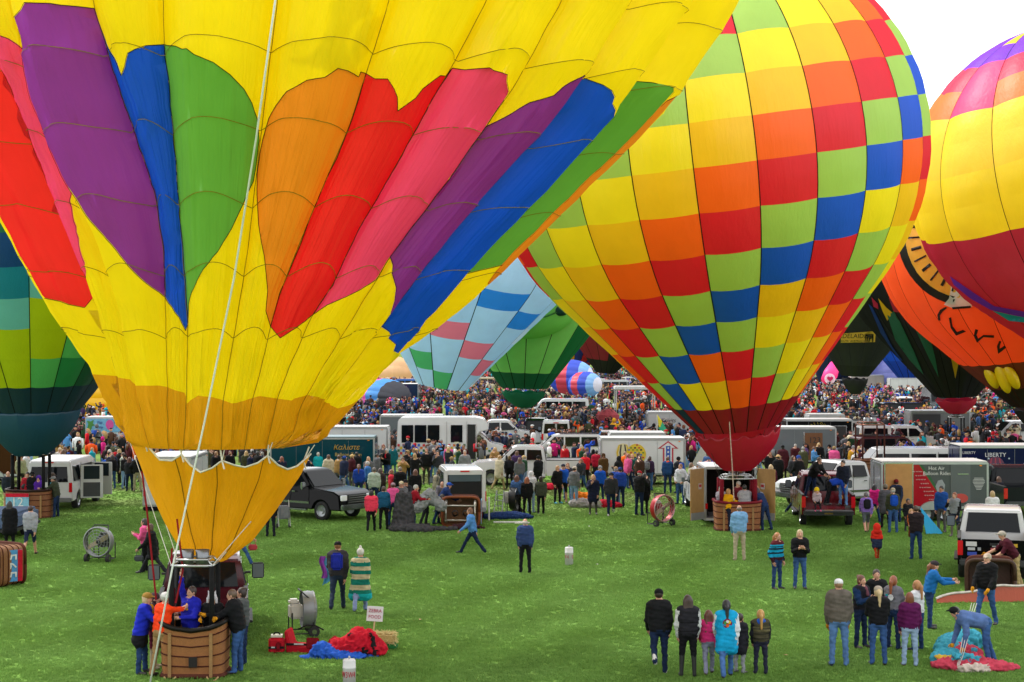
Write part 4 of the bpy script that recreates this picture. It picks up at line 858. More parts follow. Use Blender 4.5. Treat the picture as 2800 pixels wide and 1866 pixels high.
# material slots of a figure
SK, TP, BT, SH, SL, HR, GL = range(7)
def figure_prims(K, top='jacket', bottom='long', bulk=1.0, sleeve=TP, hand=SK, hair=None, hat=None, headk=1.0, woman=False):
    s = K['s']; P = []; w = bulk; jk = .022 if top in ('jacket', 'coat', 'poncho') else .006
    for i in (0, 1):
        h0, k0, a0, t0 = K['leg%d' % i]; lk = BT
        P.append(('c', h0, k0, (.088 * w + .004) * s, .064 * s, BT, .03)); P.append(('c', k0, a0, .062 * s, (.056 if bottom == 'long' else .044) * s, {'short': SK, 'boots': SH}.get(bottom, BT), .015))
        P.append(('c', a0 - np.array([0, 0, .03 * s]), t0, .047 * s, .038 * s, SH, .012))
    pel, wa, ch, sh = K['pel'], K['waist'], K['chest'], K['sh']; X = np.array([1., 0, 0]); dp = (.118 if not woman else .108) * w
    P.append(('c', pel - X * .055 * s * w, pel + X * .055 * s * w, (.115 * w) * s, (.115 * w) * s, BT, .03))
    up = K['up']
    hem = {'jacket': .02, 'tee': .03, 'coat': -.24, 'poncho': -.42, 'vest': .03}.get(top, .0)
    for sx in (-.062, 0, .062): P.append(('c', pel + up * (hem + .06) * s + X * sx * s * w * 1.05, ch + up * .06 * s + X * sx * s * w * 1.15, (dp + jk + (.012 if hem < 0 else .0)) * s, (dp + jk + .008) * s, TP, .03))
    if hem < -.1:
        fl = 1.35 if top == 'poncho' else 1.05
        for sx in (-.09, 0, .09): P.append(('c', pel + X * sx * s * w, pel + np.array([0, 0, hem * s]) + X * sx * s * w * fl * 1.2, (.108 * w + .012) * s, (.098 * w * fl + .012) * s, TP, .04))
    P.append(('c', sh - X * .148 * s * w ** .4, sh + X * .148 * s * w ** .4, (.072 + jk) * s, (.072 + jk) * s, TP, .05))
    P.append(('c', sh, K['neck'] + K['hup'] * .05 * s, .062 * s, .05 * s, SK, .02))
    for i in (0, 1):
        s0, e0, h0, d = K['arm%d' % i]; P.append(('c', s0, e0, (.056 + jk) * s * w ** .3, (.047 + jk) * s, sleeve, .035)); P.append(('c', e0, h0, (.046 + jk * .8) * s, (.036 + jk * .6) * s, SK if top == 'tee' else sleeve, .015))
        P.append(('c', h0 + d * .02 * s, h0 + d * .085 * s, .032 * s, .036 * s, hand, .008))
    hd, hu = K['head'], K['hup']; fw = np.array([0, -1., 0]); r = s ** .35 * headk
    P.append(('e', hd, np.array([.076, .094, .112]) * r, SK, .012)); P.append(('c', hd + fw * .045 * r - hu * .05 * r, hd + fw * .03 * r - hu * .075 * r, .05 * r, .045 * r, SK, .02))
    P.append(('c', hd + fw * .09 * r, hd + fw * .108 * r - hu * .025 * r, .012 * r, .017 * r, SK, .012))
    return P
def hair_prims(K, kind, headk=1.0, lab=HR):
    s = K['s']; r = s ** .35 * headk; hd, hu = K['head'], K['hup']; b = np.array([0, 1., 0]); X = np.array([1., 0, 0]); P = []
    if kind is None or kind == 'bald': return P
    if kind == 'fringe': return [('e', hd + b * .03 * r - hu * .01 * r, np.array([.086, .082, .075]) * r, lab, .01)]
    P.append(('e', hd + b * .022 * r + hu * .028 * r, np.array([.088, .102, .108]) * r, lab, .01))
    if kind in ('bob', 'long', 'pony', 'braid', 'bun', 'wild'): P.append(('e', hd + b * .038 * r - hu * .02 * r, np.array([.088, .075, .1]) * r, lab, .02))
    if kind == 'bob': P.append(('e', hd + b * .03 * r - hu * .06 * r, np.array([.1, .075, .085]) * r, lab, .02))
    if kind == 'wild': P.append(('e', hd + b * .035 * r - hu * .03 * r, np.array([.135, .11, .135]) * r, lab, .02))
    if kind == 'long':
        for sx in (-.055, 0, .055): P.append(('c', hd + b * .06 * r + X * sx * r, hd + b * .115 * r - hu * .36 * r + X * sx * 1.3 * r, .055 * r, .04 * r, lab, .03))
    if kind in ('pony', 'braid'):
        L_ = .30 if kind == 'pony' else .42; P.append(('c', hd + b * .1 * r + hu * .05 * r, hd + b * .145 * r - hu * .02 * r, .032 * r, .04 * r, lab, .02)); P.append(('c', hd + b * .145 * r - hu * .02 * r, hd + b * .15 * r - hu * L_ * r, .045 * r, .026 * r, lab, .02))
    if kind == 'bun': P.append(('e', hd + b * .1 * r + hu * .09 * r, np.array([.045, .045, .045]) * r, lab, .01))
    return P
def hat_prims(K, kind, headk=1.0, lab=GL):
    s = K['s']; r = s ** .35 * headk; hd, hu = K['head'], K['hup']; b = np.array([0, 1., 0]); X = np.array([1., 0, 0]); P = []
    if kind == 'cap':
        P.append(('e', hd + hu * .052 * r + b * .012 * r, np.array([.096, .112, .085]) * r, lab, .01))
        for sx in (-.035, 0, .035): P.append(('c', hd + hu * .05 * r - b * .08 * r + X * sx * r, hd + hu * .035 * r - b * (.17 - abs(sx) * .5) * r + X * sx * r, .016 * r, .014 * r, lab, .01))
    elif kind in ('beanie', 'unicorn', 'pom'):
        P.append(('e', hd + hu * .045 * r + b * .014 * r, np.array([.097, .113, .105]) * r, lab, .01))
        if kind == 'pom': P.append(('e', hd + hu * .17 * r, np.array([.04, .04, .04]) * r, lab, .01))
        if kind == 'unicorn':
            P.append(('c', hd + hu * .14 * r - b * .02 * r, hd + hu * .3 * r - b * .04 * r, .03 * r, .012 * r, lab, .01))
            for sx in (-1, 1): P.append(('c', hd + X * sx * .09 * r, hd + X * sx * .1 * r - hu * .25 * r - b * .03 * r, .035 * r, .02 * r, lab, .02)); P.append(('c', hd + X * sx * .06 * r + hu * .1 * r, hd + X * sx * .085 * r + hu * .18 * r, .03 * r, .012 * r, lab, .01))
    elif kind == 'hood':
        P.append(('e', hd + hu * .02 * r + b * .03 * r, np.array([.112, .118, .14]) * r, lab, .02)); P.append(('e', hd + b * .05 * r - hu * .1 * r, np.array([.12, .1, .09]) * r, lab, .03))
    elif kind == 'hooddown': P.append(('e', K['neck'] + b * .075 * r - hu * .03 * r, np.array([.115, .06, .085]) * r, lab, .03))
    elif kind == 'straw':
        P.append(('e', hd + hu * .07 * r, np.array([.1, .115, .085]) * r, lab, .01))
        for k in range(10): a = k * PI / 5; P.append(('c', hd + hu * .05 * r, hd + hu * .035 * r + (X * math.cos(a) + b * math.sin(a)) * .2 * r, .018 * r, .014 * r, lab, .012))
    return P
def hand_mesh():
    """a relaxed right hand: palm, four unequal bent fingers and a thumb; wrist at the origin, fingers along -z, palm towards +x"""
    mb = MB(); mb.tube([(0, 0, .01), (0, 0, -.03), (0, 0, -.08)], [.026, .036, .034], 8)
    for k, (y, l) in enumerate(((-.03, .068), (-.01, .078), (.011, .072), (.031, .056))):
        mb.tube([(0, y, -.075), (.006, y * 1.08, -.075 - l * .5), (.022, y * 1.1, -.075 - l * .86), (.034, y * 1.08, -.075 - l)], [.0105, .0098, .0088, .006], 6)
    mb.tube([(.004, -.03, -.025), (.016, -.058, -.055), (.026, -.062, -.088)], [.014, .012, .008], 6)
    return mb.mesh('hand', M('#c98e72', 'skin'), smooth=True)
HAND = hand_mesh()
SKIN = '#d8a084'
def aim(d, roll=0):
    q = Vector((0, 0, -1)).rotation_difference(Vector(d)); return q
def setmats(o, mats):
    for i, m in enumerate(mats): o.material_slots[i].link = 'OBJECT'; o.material_slots[i].material = m
WHITE = [M('#ffffff', 'cloth')] * 7
def person(u, v, h, face, pose, label, top, bot, hair='short', hc='#4a3222', tk='jacket', bk='long', hat=None, hatc='#222222', bulk=1.1, sleeve=None, shoe='#2b2624', glove=None, skin=SKIN, pack=None, z=0.0, Y=None, woman=False, group=None, denim=None, x=None, print_=None, bag=None, scarf=None, headk=1.0, bands=None, vox=None):
    if Y is None: gx, gy = G(u, v)
    else: gx, gy = XU(u, Y), Y
    if x is not None: gx = x
    root = thing('person', label, 'person', (gx, gy, z), R(face) if not isinstance(face, str) else R({'f': 0, 'b': 180, 'r': 90, 'l': -90, 'br': 140, 'bl': -140, 'fr': 40, 'fl': -40}[face]), group)
    K = skeleton(pose, h); p = FP / gy; vx = vox or (.026 if p > 95 else .032 if p > 62 else .04)
    vx = max(vx * max(.7, h / 1.75), .018)
    isd = denim if denim is not None else bot in DENIMS
    mats = [M(skin, 'skin'), M(top, 'cloth'), M(bot, 'denim' if isd else 'cloth'), M(shoe, 'plain', .5), M(sleeve or top, 'cloth'), M(hc, 'hair'), M(glove or skin, 'cloth' if glove else 'skin')]
    P = figure_prims(K, tk, bk, bulk, SL if sleeve else TP, GL if glove else SK, headk=headk, woman=woman)
    bme = sdf_mesh(P, vx, 'body', mats, .0075)
    if bands:                                            # cloth of another colour between two heights of the garment
        for z0_, z1_, c_, slot in bands:
            bme.materials.append(M(c_, 'cloth')); k_ = len(bme.materials) - 1
            for f_ in bme.polygons:
                if f_.material_index == slot and z0_ < f_.center.z < z1_: f_.material_index = k_
    body = link('body', bme, root)
    r = K['s'] ** .35 * headk
    if hair and hair != 'bald':
        HP = hair_prims(K, hair, headk, 0); link('hair', sdf_mesh(HP, vx * .8, 'hair', [M(hc, 'hair')]), root)
    if hat: link({'cap': 'cap', 'beanie': 'beanie', 'pom': 'beanie', 'unicorn': 'unicorn_hat', 'hood': 'hood', 'hooddown': 'hood', 'straw': 'straw_hat'}[hat], sdf_mesh(hat_prims(K, hat, headk, 0), vx * .8, hat, [M(hatc, 'straw' if hat == 'straw' else 'cloth')]), root)
    for i in (0, 1):
        s0, e0, w0, d = K['arm%d' % i]; o = link('glove' if glove else 'hand', HAND, root); o.location = Vector(w0 + d * .03 * K['s']); o.rotation_mode = 'QUATERNION'; o.rotation_quaternion = aim(d) @ Matrix.Rotation(0 if i == 0 else PI, 3, 'Z').to_quaternion(); o.scale = [K['s'] * (1.18 if glove else 1.0)] * 3
        o.material_slots[0].link = 'OBJECT'; o.material_slots[0].material = M(glove, 'cloth') if glove else M(skin, 'skin')
    hd, hu = Vector(K['head']), Vector(K['hup'])
    if p > 60:
        for sx in (-1, 1): MB().ball(hd + Vector((sx * .03, -.087, 0)) * r + hu * .012 * r, (.012 * r, .008 * r, .008 * r), 8, 6).build('eye', M('#2a1c16', 'plain'), root, smooth=True); MB().ball(hd + Vector((sx * .078, .005, 0)) * r - hu * .01 * r, (.012 * r, .022 * r, .03 * r), 8, 6).build('ear', M(skin, 'skin'), root, smooth=True)
        MB().ball(hd + Vector((0, -.083, 0)) * r - hu * .055 * r, (.024 * r, .01 * r, .007 * r), 8, 6).build('mouth', M('#9a4a44', 'skin'), root, smooth=True)
    up, ch = Vector(K['up']), Vector(K['chest']); bk_ = Vector((0, 1, 0)) if POSES[pose][0] < 25 else -Vector(K['fw'])
    s = K['s']
    if pack:
        b = MB().box((0, 0, 0), (.29 * s, .16 * s, .42 * s)).build('backpack', M(pack, 'cloth'), root, bevel=.05 * s, seg=3); b.location = ch + bk_ * .215 * s - up * .04 * s; b.rotation_euler = (-R(POSES[pose][0]) * -1, 0, 0)
        MB().box((0, .085 * s, -.06 * s), (.22 * s, .06 * s, .2 * s)).build('pocket', M(pack, 'cloth'), b, bevel=.025 * s)
        for sx in (-.1, .1): MB().tube([ch + Vector((sx * s, .14 * s, .1 * s)), ch + Vector((sx * s, .03 * s, .17 * s)), ch + Vector((sx * 1.1 * s, -.14 * s, .05 * s)), ch + Vector((sx * 1.2 * s, -.1 * s, -.12 * s))], .02 * s, 6).build('strap', M('#1c1c20', 'cloth'), b).matrix_parent_inverse = Matrix.Translation(b.location).inverted()
    if bag:
        w0 = Vector(K['arm1'][2]); b = MB().box((0, 0, 0), (.12 * s, .3 * s, .2 * s)).build('handbag', M(bag, 'plain', .5), root, bevel=.04 * s, seg=3); b.location = w0 + Vector((.05, 0, -.32 * s)); MB().tube([(0, -.1 * s, .08 * s), (0, -.05 * s, .25 * s), (0, .05 * s, .25 * s), (0, .1 * s, .08 * s)], .01, 5).build('handle', M(bag, 'plain', .5), b)
    if scarf: link('scarf', sdf_mesh([('c', K['neck'] + np.array([-.07, 0, -.02]), K['neck'] + np.array([.07, 0, -.02]), .075, .075, 0, .03), ('c', K['neck'] + np.array([.03, -.1, -.04]), K['chest'] + np.array([.05, -.15, -.02]), .05, .045, 0, .03)], .026, 'scarf', [M(scarf, 'cloth')]), root)
    if print_:
        o = MB(); zc = ch.z - .06 * s
        for j_, (dx, dz, rr, colr) in enumerate(print_[0]): MB().lathe([(.001, 0), (rr, 0), (rr, .012), (.001, .012)], 10, axis='y', c=(0, 0, 0)).build('print', M(colr, 'cloth'), root).location = ch + Vector((dx * s, (print_[1] + .008 * j_) * s, (dz - .06) * s))
    return root
DENIMS = {'#2c4470', '#3e5f96', '#5f84b8', '#1f2d4c', '#86a6cc', '#24365a', '#9fb8d8', '#4a6ea6'}
# ------------------------------------------------------------------ the people one can pick out, nearest first
GP = 'people on the balloon field'
def P(u, v, h, face, pose, label, top, bot, **k): return person(u, v, h, face, pose, label, top, bot, group=GP, **k)
BK, NV, CH, GY, LG, WH = '#17181b', '#1f2740', '#33353a', '#6e7076', '#a9acb2', '#e8e8e6'
J1, J2, J3, J4 = '#2c4470', '#3e5f96', '#86a6cc', '#1f2d4c'
BLN, BRN, AUB, DBR, GRH, BLA = '#d2b078', '#6a4426', '#8a4a24', '#33211a', '#b9b6b0', '#18130f'
OR = '#e0981c'
# near group walking away, bottom right of middle
P(1802, 1846, 1.79, 'b', 'kick', 'man in black hooded jacket and black cap walking away, one white sole raised', BK, J4, hair='short', hc=DBR, hat='cap', hatc='#141416', shoe='#d8d4d0')
P(1881, 1853, 1.70, 'b', 'stand', 'woman with long dark brown hair, black quilted vest and white knit sleeves', '#26252c', '#121216', hair='long', hc='#3a2018', sleeve='#d9dadb', bk='boots', shoe='#141517', woman=True, tk='jacket', bands=[(1.06, 1.075, '#101014', TP), (.97, .985, '#101014', TP), (1.15, 1.165, '#101014', TP), (1.24, 1.255, '#101014', TP)])
P(1938, 1847, 1.37, 'b', 'walk', 'girl in bright pink jacket and grey jeans beside the turquoise coat', '#e0347c', '#8a8da2', hair='long', hc='#6b3320', shoe='#4a2620', woman=True)
P(1987, 1857, 1.66, 'b', 'walk', 'woman in turquoise coat with white fleece sleeves and a long black braid', '#12a6dc', '#4a6ea6', hair='braid', hc='#131118', sleeve='#dfe3ea', tk='coat', woman=True, bulk=1.12, print_=([(0, 0, .1, '#8a1c4c'), (-.04, .03, .035, '#f2c81c'), (.045, .02, .035, '#4fa04c'), (0, -.04, .035, '#e8641c'), (.0, .05, .03, '#f2f2f0')], .15), shoe='#2a1c1a')
P(2022, 1843, 1.24, 'br', 'stand', 'child in dark coat and grey trousers half hidden behind the turquoise coat', '#2b2a33', '#a3a5ac', hair='short', hc=DBR, tk='coat', bk='long')
P(2080, 1846, 1.34, 'b', 'stand', 'girl with blonde ponytail, camouflage vest and blue hood', '#4b4634', '#2a2b40', hair='pony', hc='#c8964e', sleeve='#23232b', hat='hooddown', hatc='#2b62c8', woman=True, bands=[(1.0, 1.03, '#6e6648', TP), (.86, .89, '#24241c', TP), (.93, .96, '#6e6648', TP), (.76, .79, '#24241c', TP)])
# group on the right
P(2294, 1824, 1.88, 'b', 'stand', 'man in white cap, taupe jacket and faded jeans wearing orange gloves', '#6a625a', '#5f84b8', hair='short', hc='#a98060', hat='cap', hatc='#f0eff2', glove='#c98018', bulk=1.12, shoe='#2a3552')
P(2353, 1774, 1.66, 'fr', 'fold', 'woman with brown bun and glasses in dark vest over navy sleeves', '#1d1b24', '#1f2d4c', hair='bun', hc='#6e3a22', sleeve='#17335c', scarf='#7a4a58', woman=True, bulk=1.08)
P(2396, 1762, 1.72, 'f', 'stand', 'woman in black jacket facing the camera with sunglasses pushed up on her hair', BK, '#24365a', hair='short', hc=DBR, woman=True)
P(2402, 1821, 1.70, 'b', 'fold', 'woman with blonde ponytail through a beige cap, black jacket and bottle in the back pocket', '#16161a', '#3e5f96', hair='pony', hc='#d9bd90', hat='cap', hatc='#b7aa9c', woman=True, bulk=1.08)
P(2442, 1777, 1.66, 'br', 'fold', 'woman with auburn ponytail in grey shirt with a balloon drawn on the back', '#77757e', '#24365a', hair='pony', hc='#9a4f26', tk='tee', woman=True, bulk=1.15, print_=([(-.03, .0, .07, '#e6e8ee'), (.07, .05, .028, '#1aa6b8'), (.09, .0, .025, '#a050c0')], .19))
P(2488, 1824, 1.58, 'b', 'stand', 'girl in plum puffer jacket, pale jeans and brown boots', '#5e1550', '#9fb8d8', hair='bob', hc='#86482a', woman=True, shoe='#5a3424')
P(2509, 1781, 1.58, 'bl', 'fold', 'girl in white T-shirt with a long fair ponytail facing left', '#dcdde2', '#2c4470', hair='pony', hc='#b8804c', tk='tee', woman=True)
P(2540, 1720, 1.66, 'r', 'hold', 'woman in bright blue jacket and dark cap stepping right along the orange fabric', '#1c6cb4', '#2c4470', hair='pony', hc='#8a5230', hat='cap', hatc='#3a3238', woman=True, bulk=1.1)
P(2697, 1713, 1.80, 'fl', 'pull', 'man in black jacket over white shirt and beige cap hauling a rope', '#141417', '#3e5f96', hair='short', hc=GRH, hat='cap', hatc='#cbb8a6', glove=OR, bulk=1.2, scarf=None)
P(2694, 1822, 1.80, 'l', 'bend', 'man in denim shirt bent double gathering the pink and blue fabric', '#5c78b0', '#3e5f96', hair='short', hc='#3a3636', hat='cap', hatc='#18181c', glove=OR, denim=True)
P(2776, 1615, 1.78, 'l', 'lean', 'man in maroon polo and khaki trousers leaning over the overturned basket', '#4e1526', '#b8a070', hair='short', hc='#8a7a6a', hat='cap', hatc='#b9b0a4', tk='tee', glove=OR)
# pairs and singles on the open lawn
P(923, 1671, 1.84, 'b', 'walk', 'man in charcoal sweater with black cap and blue backpack carrying a blanket', '#3c3a3e', '#2c3a52', hair='short', hc='#a06a3a', hat='cap', hatc='#131315', pack='#2434b0', bulk=1.12)
P(985, 1676, 1.68, 'b', 'walk', 'woman in long teal and cream patterned coat with a white knitted hat', '#147a6c', '#8b9ac6', hair='bald', tk='poncho', hat='pom', hatc='#e2e0d8', bag='#3c2c28', woman=True, bulk=1.12, bands=[(.3, .52, '#1cb4bc', TP), (.6, .74, '#c9bd98', TP), (.88, 1.0, '#c9bd98', TP), (1.1, 1.21, '#c9bd98', TP), (1.32, 1.42, '#c9bd98', TP)])
P(1292, 1515, 1.62, 'l', 'stride', 'woman with short brown hair in light blue jacket striding left', '#5a94d8', '#1f2d4c', hair='bob', hc='#7a5030', woman=True)
P(1436, 1569, 1.66, 'b', 'stand', 'grey-haired man in navy windbreaker and black trousers standing alone', '#33477a', '#15171d', hair='fringe', hc='#c0b8b0', bulk=1.12)
P(2022, 1535, 1.80, 'b', 'phone', 'balding man in light blue shirt and khaki trousers taking a picture', '#7fb0dc', '#bdb094', hair='fringe', hc='#7a6a5c', tk='jacket', bulk=1.1)
P(2124, 1613, 1.60, 'fr', 'pocket', 'woman with fair ponytail in turquoise and black patterned jacket', '#16a0cc', '#2c4470', hair='pony', hc='#b87a44', woman=True, bulk=1.08, bands=[(1.3, 1.5, '#5a1a26', TP), (1.15, 1.19, '#12161e', TP), (1.04, 1.07, '#12161e', TP), (.5, .94, '#3a1420', TP), (1.22, 1.25, '#12161e', TP)])
P(2187, 1612, 1.68, 'f', 'fold', 'woman with grey-blonde hair in black fleece holding a tan cap', '#15161a', '#3e5f96', hair='bob', hc='#c9b084', woman=True, bulk=1.08)
P(2398, 1531, 1.12, 'b', 'walk', 'toddler in red hood, navy coat and rust trousers', '#26304c', '#a83c14', hair='bald', hat='hood', hatc='#e02c1c', tk='coat', headk=1.25, shoe='#e0dcd6', bands=[(.68, 1.2, '#e02c1c', TP)])
P(2505, 1532, 1.74, 'b', 'fold', 'man in dark hooded top and jeans carrying a small child', '#2a2124', '#2c4470', hair='short', hc='#4a3020')
P(2492, 1500, .85, 'f', 'stand', 'small fair-haired child held against the man in the dark hooded top', '#b8602c', '#7a3a20', hair='short', hc='#b88a58', z=.72, Y=55.1, headk=1.3)
P(2369, 1458, 1.52, 'b', 'walk', 'woman in purple jacket and grey capris with a black backpack', '#8b6cc0', '#5b5f66', hair='short', hc='#6a6468', pack='#1c1c22', woman=True, bk='short', bulk=1.15)
P(2391, 1432, 1.56, 'br', 'walk', 'woman in magenta hooded jacket with a patterned shoulder bag', '#d81f84', '#2c4470', hair='long', hc='#2a2a30', woman=True, bag='#c9b088')
P(2442, 1459, 1.66, 'b', 'stand', 'person in olive coat with a bright blue backpack and hat', '#3f4430', '#3e5f96', hair='short', hc=GRH, pack='#1c54c4', hat='cap', hatc='#b8aa90', bulk=1.05)
P(2421, 1445, 1.64, 'b', 'stand', 'person in grey coat and black trousers left of the blue backpack', '#55545c', '#17171b', hair='short', hc=DBR, hat='beanie', hatc='#7d7468', tk='coat')
P(2451, 1429, 1.66, 'b', 'stand', 'person in navy jacket with maroon beanie in front of the wooden trailer door', '#22304c', '#24365a', hair='short', hc=DBR, hat='beanie', hatc='#7a1a22', pack='#23242c')
P(2483, 1455, 1.2, 'f', 'stand', 'boy in dark jacket standing by the trailer wheel', '#24242a', '#3a3a40', hair='short', hc='#241a14', skin='#a87458', headk=1.1)
P(2575, 1457, 1.72, 'fl', 'stand', 'man in cobalt blue sweater and grey trousers looking left', '#1c4c98', '#5e5c5c', hair='short', hc='#17130f', skin='#b88264', bulk=1.1)
P(2611, 1469, 1.60, 'fl', 'phone', 'woman in grey quilted vest with patterned headband and tall grey boots', '#8d9096', '#1f2d4c', hair='pony', hc=AUB, sleeve='#17171a', hat=None, bk='boots', shoe='#6a6058', woman=True)
P(2731, 1404, 1.5, 'b', 'stand', 'woman with long brown hair and a dark rucksack near the right edge', '#2b2b33', '#2c4470', hair='long', hc='#5b3a24', pack='#2c2c36', woman=True)
P(2760, 1380, 1.64, 'b', 'fold', 'person in maroon top and black beanie beside the navy trailer', '#5a1526', '#16161a', hair='short', hc=DBR, hat='beanie', hatc='#15151a')
P(2706, 1375, 1.7, 'fr', 'stand', 'man in white cap and dark vest at the end of the grey trailer', '#2b2d36', '#2c4470', hair='short', hc=DBR, hat='cap', hatc='#e6e4e0', glove=OR)
P(2714, 1470, 1.66, 'b', 'stand', 'fair-haired woman in white top behind the white-roofed pickup', '#dadada', '#24365a', hair='bob', hc='#c0a070', woman=True)
# crew in and around the dark red pickup
P(2221, 1390, 1.74, 'fr', 'lean', 'man in black sweater standing in the dark red pickup bed', '#17181a', J4, hair='short', hc='#5a463a', z=.98, Y=66.0)
P(2306, 1394, 1.72, 'fl', 'stand', 'man in navy hooded jacket and jeans standing on the pickup tailgate', '#1e2334', '#5f84b8', hair='short', hc=DBR, z=.86, Y=64.5)
P(2268, 1394, 1.62, 'r', 'bend', 'woman in royal blue jacket bending over inside the pickup bed', '#1c46b8', '#16161c', hair='bob', hc='#5a3a28', z=.86, Y=64.6, woman=True, glove=OR)
P(2233, 1421, 1.05, 'f', 'sit', 'small child in yellow beanie and spotted coat sitting on the tailgate', '#b9a6ac', '#1c1c22', hair='long', hc='#b08858', hat='beanie', hatc='#f0c810', z=.5, Y=63.9, headk=1.2, shoe='#e85a98')
P(2180, 1406, 1.72, 'r', 'stride', 'man in navy jacket with dark rucksack stepping beside the dark red pickup', '#232c44', '#24365a', hair='short', hc=DBR, shoe='#d8d8d8', pack='#16161b')
# around the rainbow balloon's basket
P(1972, 1448, 1.62, 'br', 'fold', 'woman in aqua cap and pale grey jacket at the wicker basket', '#aaa3ae', '#17171c', hair='bob', hc='#d8d2c4', hat='cap', hatc='#5fc8c0', woman=True)
P(1987, 1454, 1.58, 'br', 'hold', 'woman in bright yellow raincoat at the wicker basket', '#f0ac08', '#1d2236', hair='bob', hc='#c08a50', woman=True, bulk=1.12, shoe='#d6dbe0')
P(2037, 1453, 1.72, 'b', 'hold', 'man in light grey hooded sweatshirt leaning on the wicker basket', '#a6a4aa', '#86a6cc', hair='short', hc='#1a1716', hat='hooddown', hatc='#9c9aa0', bulk=1.15)
P(2020, 1447, 1.72, 'fl', 'stand', 'grey-haired man in maroon plaid shirt standing inside the wicker basket', '#6e1a28', '#24365a', hair='short', hc='#c2bcb4', z=.1, Y=64.0)
P(2090, 1452, 1.68, 'bl', 'lean', 'woman in navy jacket with a small rucksack leaning on the basket side', '#1d3360', '#24365a', hair='bob', hc='#4a3c38', woman=True, bulk=1.12)
P(2072, 1440, 1.5, 'f', 'stand', 'fair child looking out behind the basket upright', '#9aa2b2', '#2c4470', hair='short', hc='#a8683c', Y=65.4, x=XU(2072, 65.4))
P(1861, 1380, 1.76, 'fl', 'hips', 'man in white checked shirt and jeans left of the open white trailer', '#d2d4dc', '#3e5f96', hair='short', hc='#8a5a38', pack='#23407a')
P(1889, 1368, 1.66, 'r', 'stand', 'woman in beige cardigan over black beside the open white trailer', '#c2b8a4', '#1a1a1e', hair='long', hc='#7a5a3c', woman=True)
P(1915, 1362, 1.66, 'f', 'stand', 'red-haired woman behind the open white trailer', '#c8bca8', '#2c4470', hair='long', hc='#b05a30', woman=True)
P(1931, 1352, 1.5, 'bl', 'stand', 'girl in pink knitted hat and mustard jacket behind the trailer', '#c89a4c', '#24365a', hair='short', hat='beanie', hatc='#e0a8ae', woman=True)
P(1958, 1345, 1.68, 'bl', 'photo', 'woman in bright purple jacket under the red skirt', '#7a2aa0', '#2c4470', hair='long', hc=DBR, woman=True)
P(2128, 1342, 1.68, 'b', 'stand', 'person in straw hat and long black coat right of the red skirt', '#17181a', '#15151a', hair='short', hc=BLA, hat='straw', hatc='#d6b078', tk='coat')
P(2168, 1344, 1.68, 'fr', 'pocket', 'woman in dark grey jacket with a shoulder bag near the straw hat', '#3c3d44', '#24365a', hair='bob', hc='#5a4434', woman=True, bag='#2a2a2e')
P(2108, 1378, 1.7, 'b', 'stand', 'person with maroon top and large navy rucksack behind the basket', '#5a1a2c', '#5f84b8', hair='long', hc='#d0b484', pack='#242c4c', woman=True)
# middle of the field
P(1393, 1338, 1.60, 'b', 'stand', 'woman in black jacket and leggings with a stickered rucksack by the white pickup', '#17171b', '#121216', hair='bun', hc='#7a6038', pack='#22232a', woman=True)
P(1413, 1408, 1.60, 'b', 'stand', 'young woman in denim jacket with long brown hair', '#4a6ea6', '#15151a', hair='long', hc='#6a3a24', woman=True, denim=False)
P(1441, 1411, 1.56, 'b', 'stand', 'young woman all in black with long auburn hair', '#141418', '#121216', hair='long', hc='#9a4e22', woman=True)
P(1452, 1403, 1.70, 'br', 'stand', 'youth in white hooded sweatshirt with the hood up and pale jeans', '#e2e2e6', '#9fb8d8', hair='bald', hat='hood', hatc='#e4e4e8')
P(1479, 1409, 1.60, 'b', 'walk', 'young woman in olive jacket and black leggings with dark bun', '#454a3c', '#121216', hair='bun', hc='#33201a', woman=True, shoe='#e0e0e0')
P(1473, 1347, 1.72, 'bl', 'stand', 'man in black coat and black beanie beside the white pickup', '#17181c', '#15151a', hair='short', hc=DBR, hat='beanie', hatc='#131317', bulk=1.12)
P(1524, 1378, 1.66, 'fr', 'pocket', 'woman in black fleece and trousers with short fair hair', '#141417', '#131317', hair='bob', hc='#b88c58', woman=True, shoe='#2aa8d8')
P(1540, 1376, 1.70, 'f', 'pocket', 'grey-bearded man in royal blue T-shirt and black shorts', '#1c5cd0', '#16161a', hair='short', hc=GRH, hat='cap', hatc='#26273a', bk='short', tk='tee', bulk=1.15)
P(1552, 1368, 1.66, 'f', 'stand', 'woman with brown hair just behind the royal blue T-shirt', '#3a3440', '#3e5f96', hair='bob', hc='#8a5a34', woman=True)
P(1570, 1388, 1.74, 'br', 'pocket', 'man in grey hooded sweatshirt and pale jeans with a beige cap', '#6f7074', '#86a6cc', hair='short', hc=DBR, hat='cap', hatc='#cfc0b0', bulk=1.12)
P(1600, 1334, 1.66, 'b', 'photo', 'person in bright red coat raising both arms', '#d81428', '#17171c', hair='short', hc='#8a6a4a', bulk=1.2)
P(1631, 1327, 1.72, 'b', 'fold', 'man in cherry red jacket beside the white box trailer', '#b81a38', '#3a3a40', hair='short', hc='#231815')
P(1650, 1331, 1.6, 'f', 'stand', 'person in brown and gold patterned hooded poncho', '#5a4020', '#3a2a1c', hair='bald', hat='hood', hatc='#4a3018', skin='#8a5a40', tk='coat')
P(1641, 1376, 1.62, 'f', 'stand', 'woman in bright blue jacket and grey beanie', '#1458c8', '#24365a', hair='bob', hc='#a88a6a', hat='beanie', hatc='#9a9a9e', woman=True)
P(1622, 1409, 1.64, 'f', 'phone', 'blonde woman in navy coat with a small cream shoulder bag', '#1f2440', '#2a2226', hair='long', hc='#d0a468', tk='coat', woman=True, bk='boots', shoe='#3a3230', bag='#b8b0a0')
